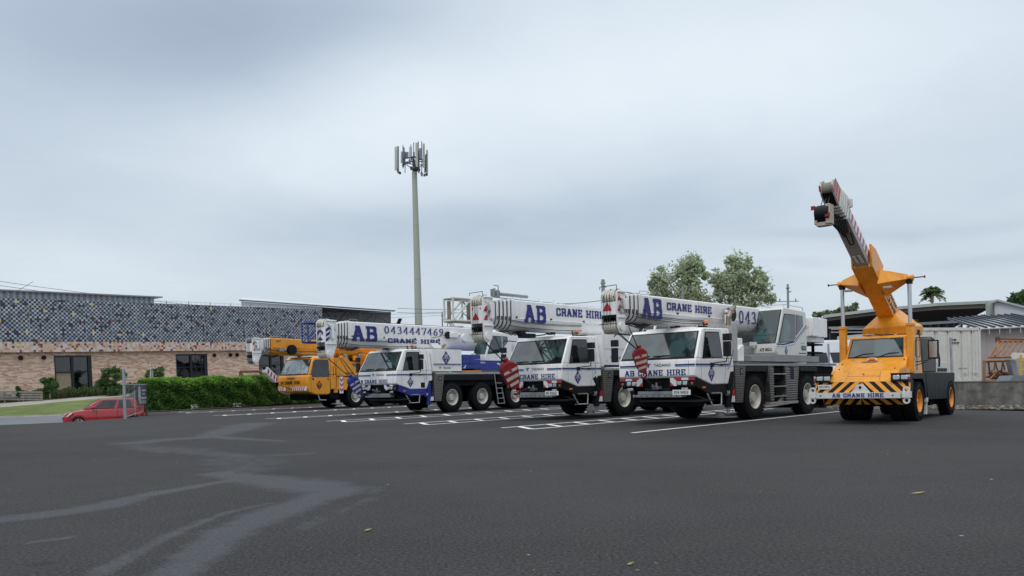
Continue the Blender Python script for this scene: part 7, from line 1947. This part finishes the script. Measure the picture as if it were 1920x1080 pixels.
# lattice jib sections resting in the yard
lj = empty('jib_section', (20.6, 34.0, yz)); tag(lj, 'faded orange lattice jib sections stacked in front of the shed wall', 'jib section')
org = pm('faded_orange_paint', (.27, .13, .065), .7, var=.25, dirt=.5, dirtcol=(.14, .06, .04), scale=4)
def Jx(u, v, d): return P(u, v, d) - lj.location
mb = MB()
bl = [(1855, 668), (1870, 640)]
a0 = Jx(1855, 670, 34); a1 = Jx(1872, 640, 34.8); b0_ = Jx(1960, 668, 32.5); b1_ = Jx(1960, 640, 33.2); c0_ = Jx(1885, 669, 33.5)
mb.tube([a0, a1], .05); mb.tube([a0, b0_], .05); mb.tube([a1, b1_], .05); mb.tube([a0+Vector((.1, -.2, .05)), a1+Vector((.1, 0, 0))], .03)
for i in range(9):
    t0 = i/9; t1 = (i+1)/9
    mb.cyl(a0.lerp(b0_, t0), a1.lerp(b1_, t1), .028, n=6); mb.cyl(a1.lerp(b1_, t0), a0.lerp(b0_, t1), .028, n=6)
mb.tube([a1+Vector((0, 0, .12)), b1_+Vector((0, 0, .06))], .035, mi=1); mb.box(tuple(a1+Vector((-.08, -.05, -.08))), tuple(a1+Vector((.05, .1, .2))), 1)
mb.build('lattice', [org, brown], lj)
mb = MB()
fr_ = [Jx(1845, 714, 33), Jx(1845, 677, 33), Jx(1893, 676, 33), Jx(1893, 714, 33)]
mb.tube(fr_ + [fr_[0]], .055); mb.tube([p + Vector((.6, 1.0, 0)) for p in fr_], .05); mb.tube([fr_[1], fr_[1]+Vector((.6, 1.0, 0))], .04); mb.tube([fr_[2], fr_[2]+Vector((.6, 1.0, 0))], .04)
mb.tube([fr_[0]+Vector((.3, .2, 0)), Jx(1872, 695, 33.3)], .04); mb.tube([Jx(1853, 676, 33.2), Jx(1857, 710, 33.4)], .035, mi=1)
for u in (1866, 1880): mb.tube([Jx(u, 678, 33.3), Jx(u-2, 694, 33.3)], .03, mi=1); mb.tube([Jx(u, 678, 33.3), Jx(u+4, 694, 33.3)], .03, mi=1)
mb.build('frame', [org, brown], lj)
mb = MB()
rg2 = random.Random(4)
for i in range(70):
    p = Jx(1858 + rg2.random()*32, 712 - rg2.random()*18*(.3+.7*rg2.random()), 33.6+rg2.random()*.5); mb.cyl(p, p + Vector((rg2.gauss(0, .15), rg2.gauss(0, .1), rg2.gauss(0, .1))), .05, .03, n=6)
o_ = mb.build('scrap_heap', [brown]); o_.location = lj.location; tag(o_, 'heap of rusty brown scrap under the orange jib sections', kind='stuff')
mb = MB(); q0_ = P(1894, 714, 31.8); 
mb.prism([P(1893, 714, 31.8), P(1900, 704, 31.8), P(1960, 703, 31.8), P(1960, 714, 31.8)], (0, .9, 0)); o_ = mb.build('covered_pallet', pm('blue_grey_tarpaulin', (.17, .19, .22), .6, var=.1)); tag(o_, 'blue grey sheeted pallet on top of the retaining wall at the right edge', 'pallet')
mb = MB(); p = P(1914, 704, 32); q = P(1914, 665, 32); mb.cyl(p, q, .04, n=8); mb.cyl(P(1914, 694, 32), P(1925, 694, 32), .03, n=8); mb.cyl(P(1914, 676, 32), P(1925, 676, 32), .03, n=8)
o_ = mb.build('yellow_rack', pm('yellow_rack_paint', (.6, .38, .04), .6)); tag(o_, 'thin yellow upright rack at the right edge', 'rack')
mb = MB(); mb.loft([P(1897, 672, 32.5), P(1960, 670, 32.5), P(1960, 670, 33), P(1897, 672, 33)], [P(1897, 662, 32.5), P(1960, 661, 32.5), P(1960, 661, 33), P(1897, 662, 33)]); mb.cyl(P(1903, 667, 32.4), P(1903, 667, 32.2), .14, n=14)
mb.prism([P(1893, 674, 32.6), P(1905, 676, 32.6), P(1910, 704, 32.6), P(1901, 704, 32.6)], (0, .3, 0), 1)
o_ = mb.build('steel_frame_load', [cream, grey]); tag(o_, 'cream steel beam with a round end resting in the yard at the right edge', 'beam')

# mesh fence behind the cranes with its posts
fA = Vector((9.5, 36.8, .3)); fB = Vector((17.0, 31.25, .75))
fn = empty('mesh_fence', fA); tag(fn, 'grey chain mesh fence behind the nearest white crane, in front of the van', 'fence')
chain('mesh', fn, (0, 0, .0), fB-fA-Vector((0, 0, fB.z-fA.z)), 1.35, .12, .006, galv)
for i, (u, vt, d) in enumerate(((1553, 645, 34.2), (1645, 700, 32.8), (1782, 633, 31.2))):
    p = P(u, vt, d) - fA; mb = MB(); mb.cyl((p.x+.06, p.y, -.5), (p.x, p.y, p.z), .045, n=8); mb.build('post', galv, fn)

# ------------------------------------------------------------------ telecom mast
pb = P(784, 612, 105); mt = empty('telecom_mast', (pb.x, 105, 0)); tag(mt, 'tall pale green telecom mast crowned with panel antennas', 'mast')
mg = pm('pale_green_pole', (.36, .40, .33), .6, var=.05, scale=.3)
k = 105/FPX
top = P(777, 322, 105) - mt.location
mb = MB()
bot = P(786, 640, 105) - mt.location; bot = bot + (bot-top).normalized()*6
mb.cyl(bot, top, .56, .33, n=28); 
for t in (.25, .5, .75): c_ = bot.lerp(top, t); mb.cyl(c_, c_ + Vector((0, 0, .08)), .58-.23*t, n=24)
mb.build('pole', mg, mt)
def M_(u, v, dy=0): return P(u, v, 105+dy) - mt.location
mb = MB()
mb.cyl(top, M_(776.5, 300), .30, .2, n=16)
for a_ in (0, 2.1, 4.2):
    c0 = M_(777, 302); c1 = c0 + Vector((math.cos(a_+.4)*1.8, math.sin(a_+.4)*1.8, 0)); mb.cyl(c0, c1, .07, n=6); mb.cyl(c0 + Vector((0, 0, -1.2)), c1, .05, n=6)
mb.tube([M_(758, 298, -.5), M_(776, 293, -1.6), M_(798, 303, -.6)], .06); mb.tube([M_(758, 303, -.5), M_(776, 309, -1.6), M_(798, 309, -.6)], .06); mb.tube([M_(762, 297, 1.3), M_(776, 295, 1.6), M_(795, 300, 1.2)], .06)
mb.box(tuple(M_(773, 318, -.5)), tuple(M_(788, 316.5, .5)))
mb.build('headframe', sl, mt)
pan = pm('antenna_panel_grey', (.46, .50, .45), .5, var=.04)
pand = pm('antenna_back_grey', (.20, .23, .29), .5, var=.1)
A = [(742.3, 275, 319, 4.5, -.6, 0), (746.5, 274, 325, 3, -.3, 1), (753, 284, 306, 3.2, .3, 0), (757.5, 276, 310, 2.4, .8, 1), (770, 275, 304, 5.5, 1.2, 0), (763, 285, 296, 6, 1.0, 1), (781.5, 267.5, 312, 5.2, -1.4, 0), (788, 278, 300, 5, 1.2, 1), (794.5, 269, 314, 4.2, -.9, 0), (800.8, 281, 326, 3.4, -.2, 0), (797, 290, 324, 3, .4, 1), (776, 285, 315, 3, -.9, 1), (785, 282, 314, 3, -.8, 1)]
for u, v0, v1, w_, dy, kk in A:
    mb = MB(); a_ = M_(u, v1, dy); b_ = M_(u-(v1-v0)*-.0, v0, dy); hw_ = w_*k/2
    mb.loft([a_+Vector((-hw_, -.07, 0)), a_+Vector((hw_, -.07, 0)), a_+Vector((hw_, .1, 0)), a_+Vector((-hw_, .1, 0))], [b_+Vector((-hw_, -.07, 0)), b_+Vector((hw_, -.07, 0)), b_+Vector((hw_, .1, 0)), b_+Vector((-hw_, .1, 0))])
    mb.build('antenna_panel', pand if kk else pan, mt, bev=.03)
mb = MB()
for u, v0, v1, dy in ((755.5, 272, 316, .2), (759.5, 284, 324, .4), (770.5, 271, 300, 1.5), (775.8, 267, 312, -1.2), (784.3, 265, 318, -1.5), (790.7, 265.5, 325, -1.2), (746, 280, 322, -.1), (799, 288, 322, -.4)): mb.cyl(M_(u, v1, dy), M_(u, v0, dy), .055, n=6)
mb.build('mounting_pipe', sl, mt)
mb = MB(); rgm = random.Random(6)
for u, v in ((747, 322), (750, 325), (745, 318), (791, 327), (796, 329), (800, 328), (785, 320), (780, 317), (764, 306), (768, 304), (771, 316), (756, 311), (798, 305)):
    mb.box(tuple(M_(u-1.6, v+2, rgm.uniform(-.8, .8))), tuple(M_(u+1.6, v-3, rgm.uniform(-.2, .2)+.4)), rgm.choice([0, 1]))
    c_ = M_(u, v, 0); mb.tube([c_ + Vector((math.cos(t)*.16, -.3, math.sin(t)*.16)) for t in (0, 1, 2, 3, 4, 5)], .02, n=5)
mb.build('radio_unit', [sl, pand], mt)

# ------------------------------------------------------------------ power lines and poles
def wire(mb, a, b, sag, n=14, r=.02):
    pts = [a.lerp(b, i/n) + Vector((0, 0, -4*sag*(i/n)*(1-i/n))) for i in range(n+1)]
    mb.tube(pts, r, n=4)
wm = pm('dark_wire', (.10, .11, .13), .6)
for (a_, b_, lab) in ((P(-60, 519, 62), P(860, 582, 130), 'upper power line sagging across the sky above the tiled building'), (P(-60, 527, 62), P(860, 588, 130), 'lower power line sagging across the sky above the tiled building')):
    mb = MB(); wire(mb, a_, b_, 1.6, r=.022); o_ = mb.build('power_line', wm); tag(o_, lab, 'power line', 'power lines over the left building')
mb = MB(); wire(mb, P(62, 528, 66), P(10, 556, 60), .05, r=.018); o_ = mb.build('power_line', wm); tag(o_, 'short service wire dropping from the power line to the grey roof at far left', 'power line')
mb = MB(); wire(mb, P(745, 578, 90), P(890, 579, 90), .1, r=.03); wire(mb, P(745, 586, 90), P(880, 585, 90), .1, r=.03); o_ = mb.build('power_line', wm); tag(o_, 'pair of wires crossing behind the telecom mast', 'power line')
mb = MB(); wire(mb, P(1050, 570, 60), P(1131, 563, 60), .05, r=.03); o_ = mb.build('power_line', wm); tag(o_, 'short cable reaching the grey pole between two white booms', 'power line')
pg = pm('grey_pole', (.25, .28, .28), .7, var=.08)
for (u, v0, v1, d, w_, lab, arm_) in ((1130.5, 524, 640, 55, 6.5, 'square grey pole rising between the booms of two white cranes', 0), (1477, 533, 640, 52, 4, 'slim pole with a cross arm rising above the glass operator cab', 1), (829, 585, 640, 80, 2.6, 'thin green post beside the lattice jib of the middle crane', 0), (1279.5, 537, 600, 70, 4.5, 'pale pole in front of the left gum tree', 0), (843, 575, 640, 60, .1, '', 9)):
    if arm_ == 9: continue
    k = d/FPX; a_ = P(u+1.5, v1, d); b_ = P(u, v0, d); mb = MB(); mb.cyl(Vector((a_.x, d, -1)), b_, w_*k/2*1.1, w_*k/2, n=6)
    mb.cyl(b_ - Vector((0, 0, 14*k)), b_ - Vector((-6*k, 0, 14*k)), .04, n=6); mb.box(tuple(b_ + Vector((-w_*k*.7, -.1, -8*k))), tuple(b_ + Vector((w_*k*.7, .1, -6*k))))
    if arm_: mb.box(tuple(P(1457, 566, d)), tuple(P(1497, 564.2, d+.1))); mb.cyl(P(1462, 566, d), P(1462, 560, d), .04, n=6); mb.cyl(P(1492, 566, d), P(1492, 560, d), .04, n=6)
    o_ = mb.build('pole', pg); tag(o_, lab, 'pole')
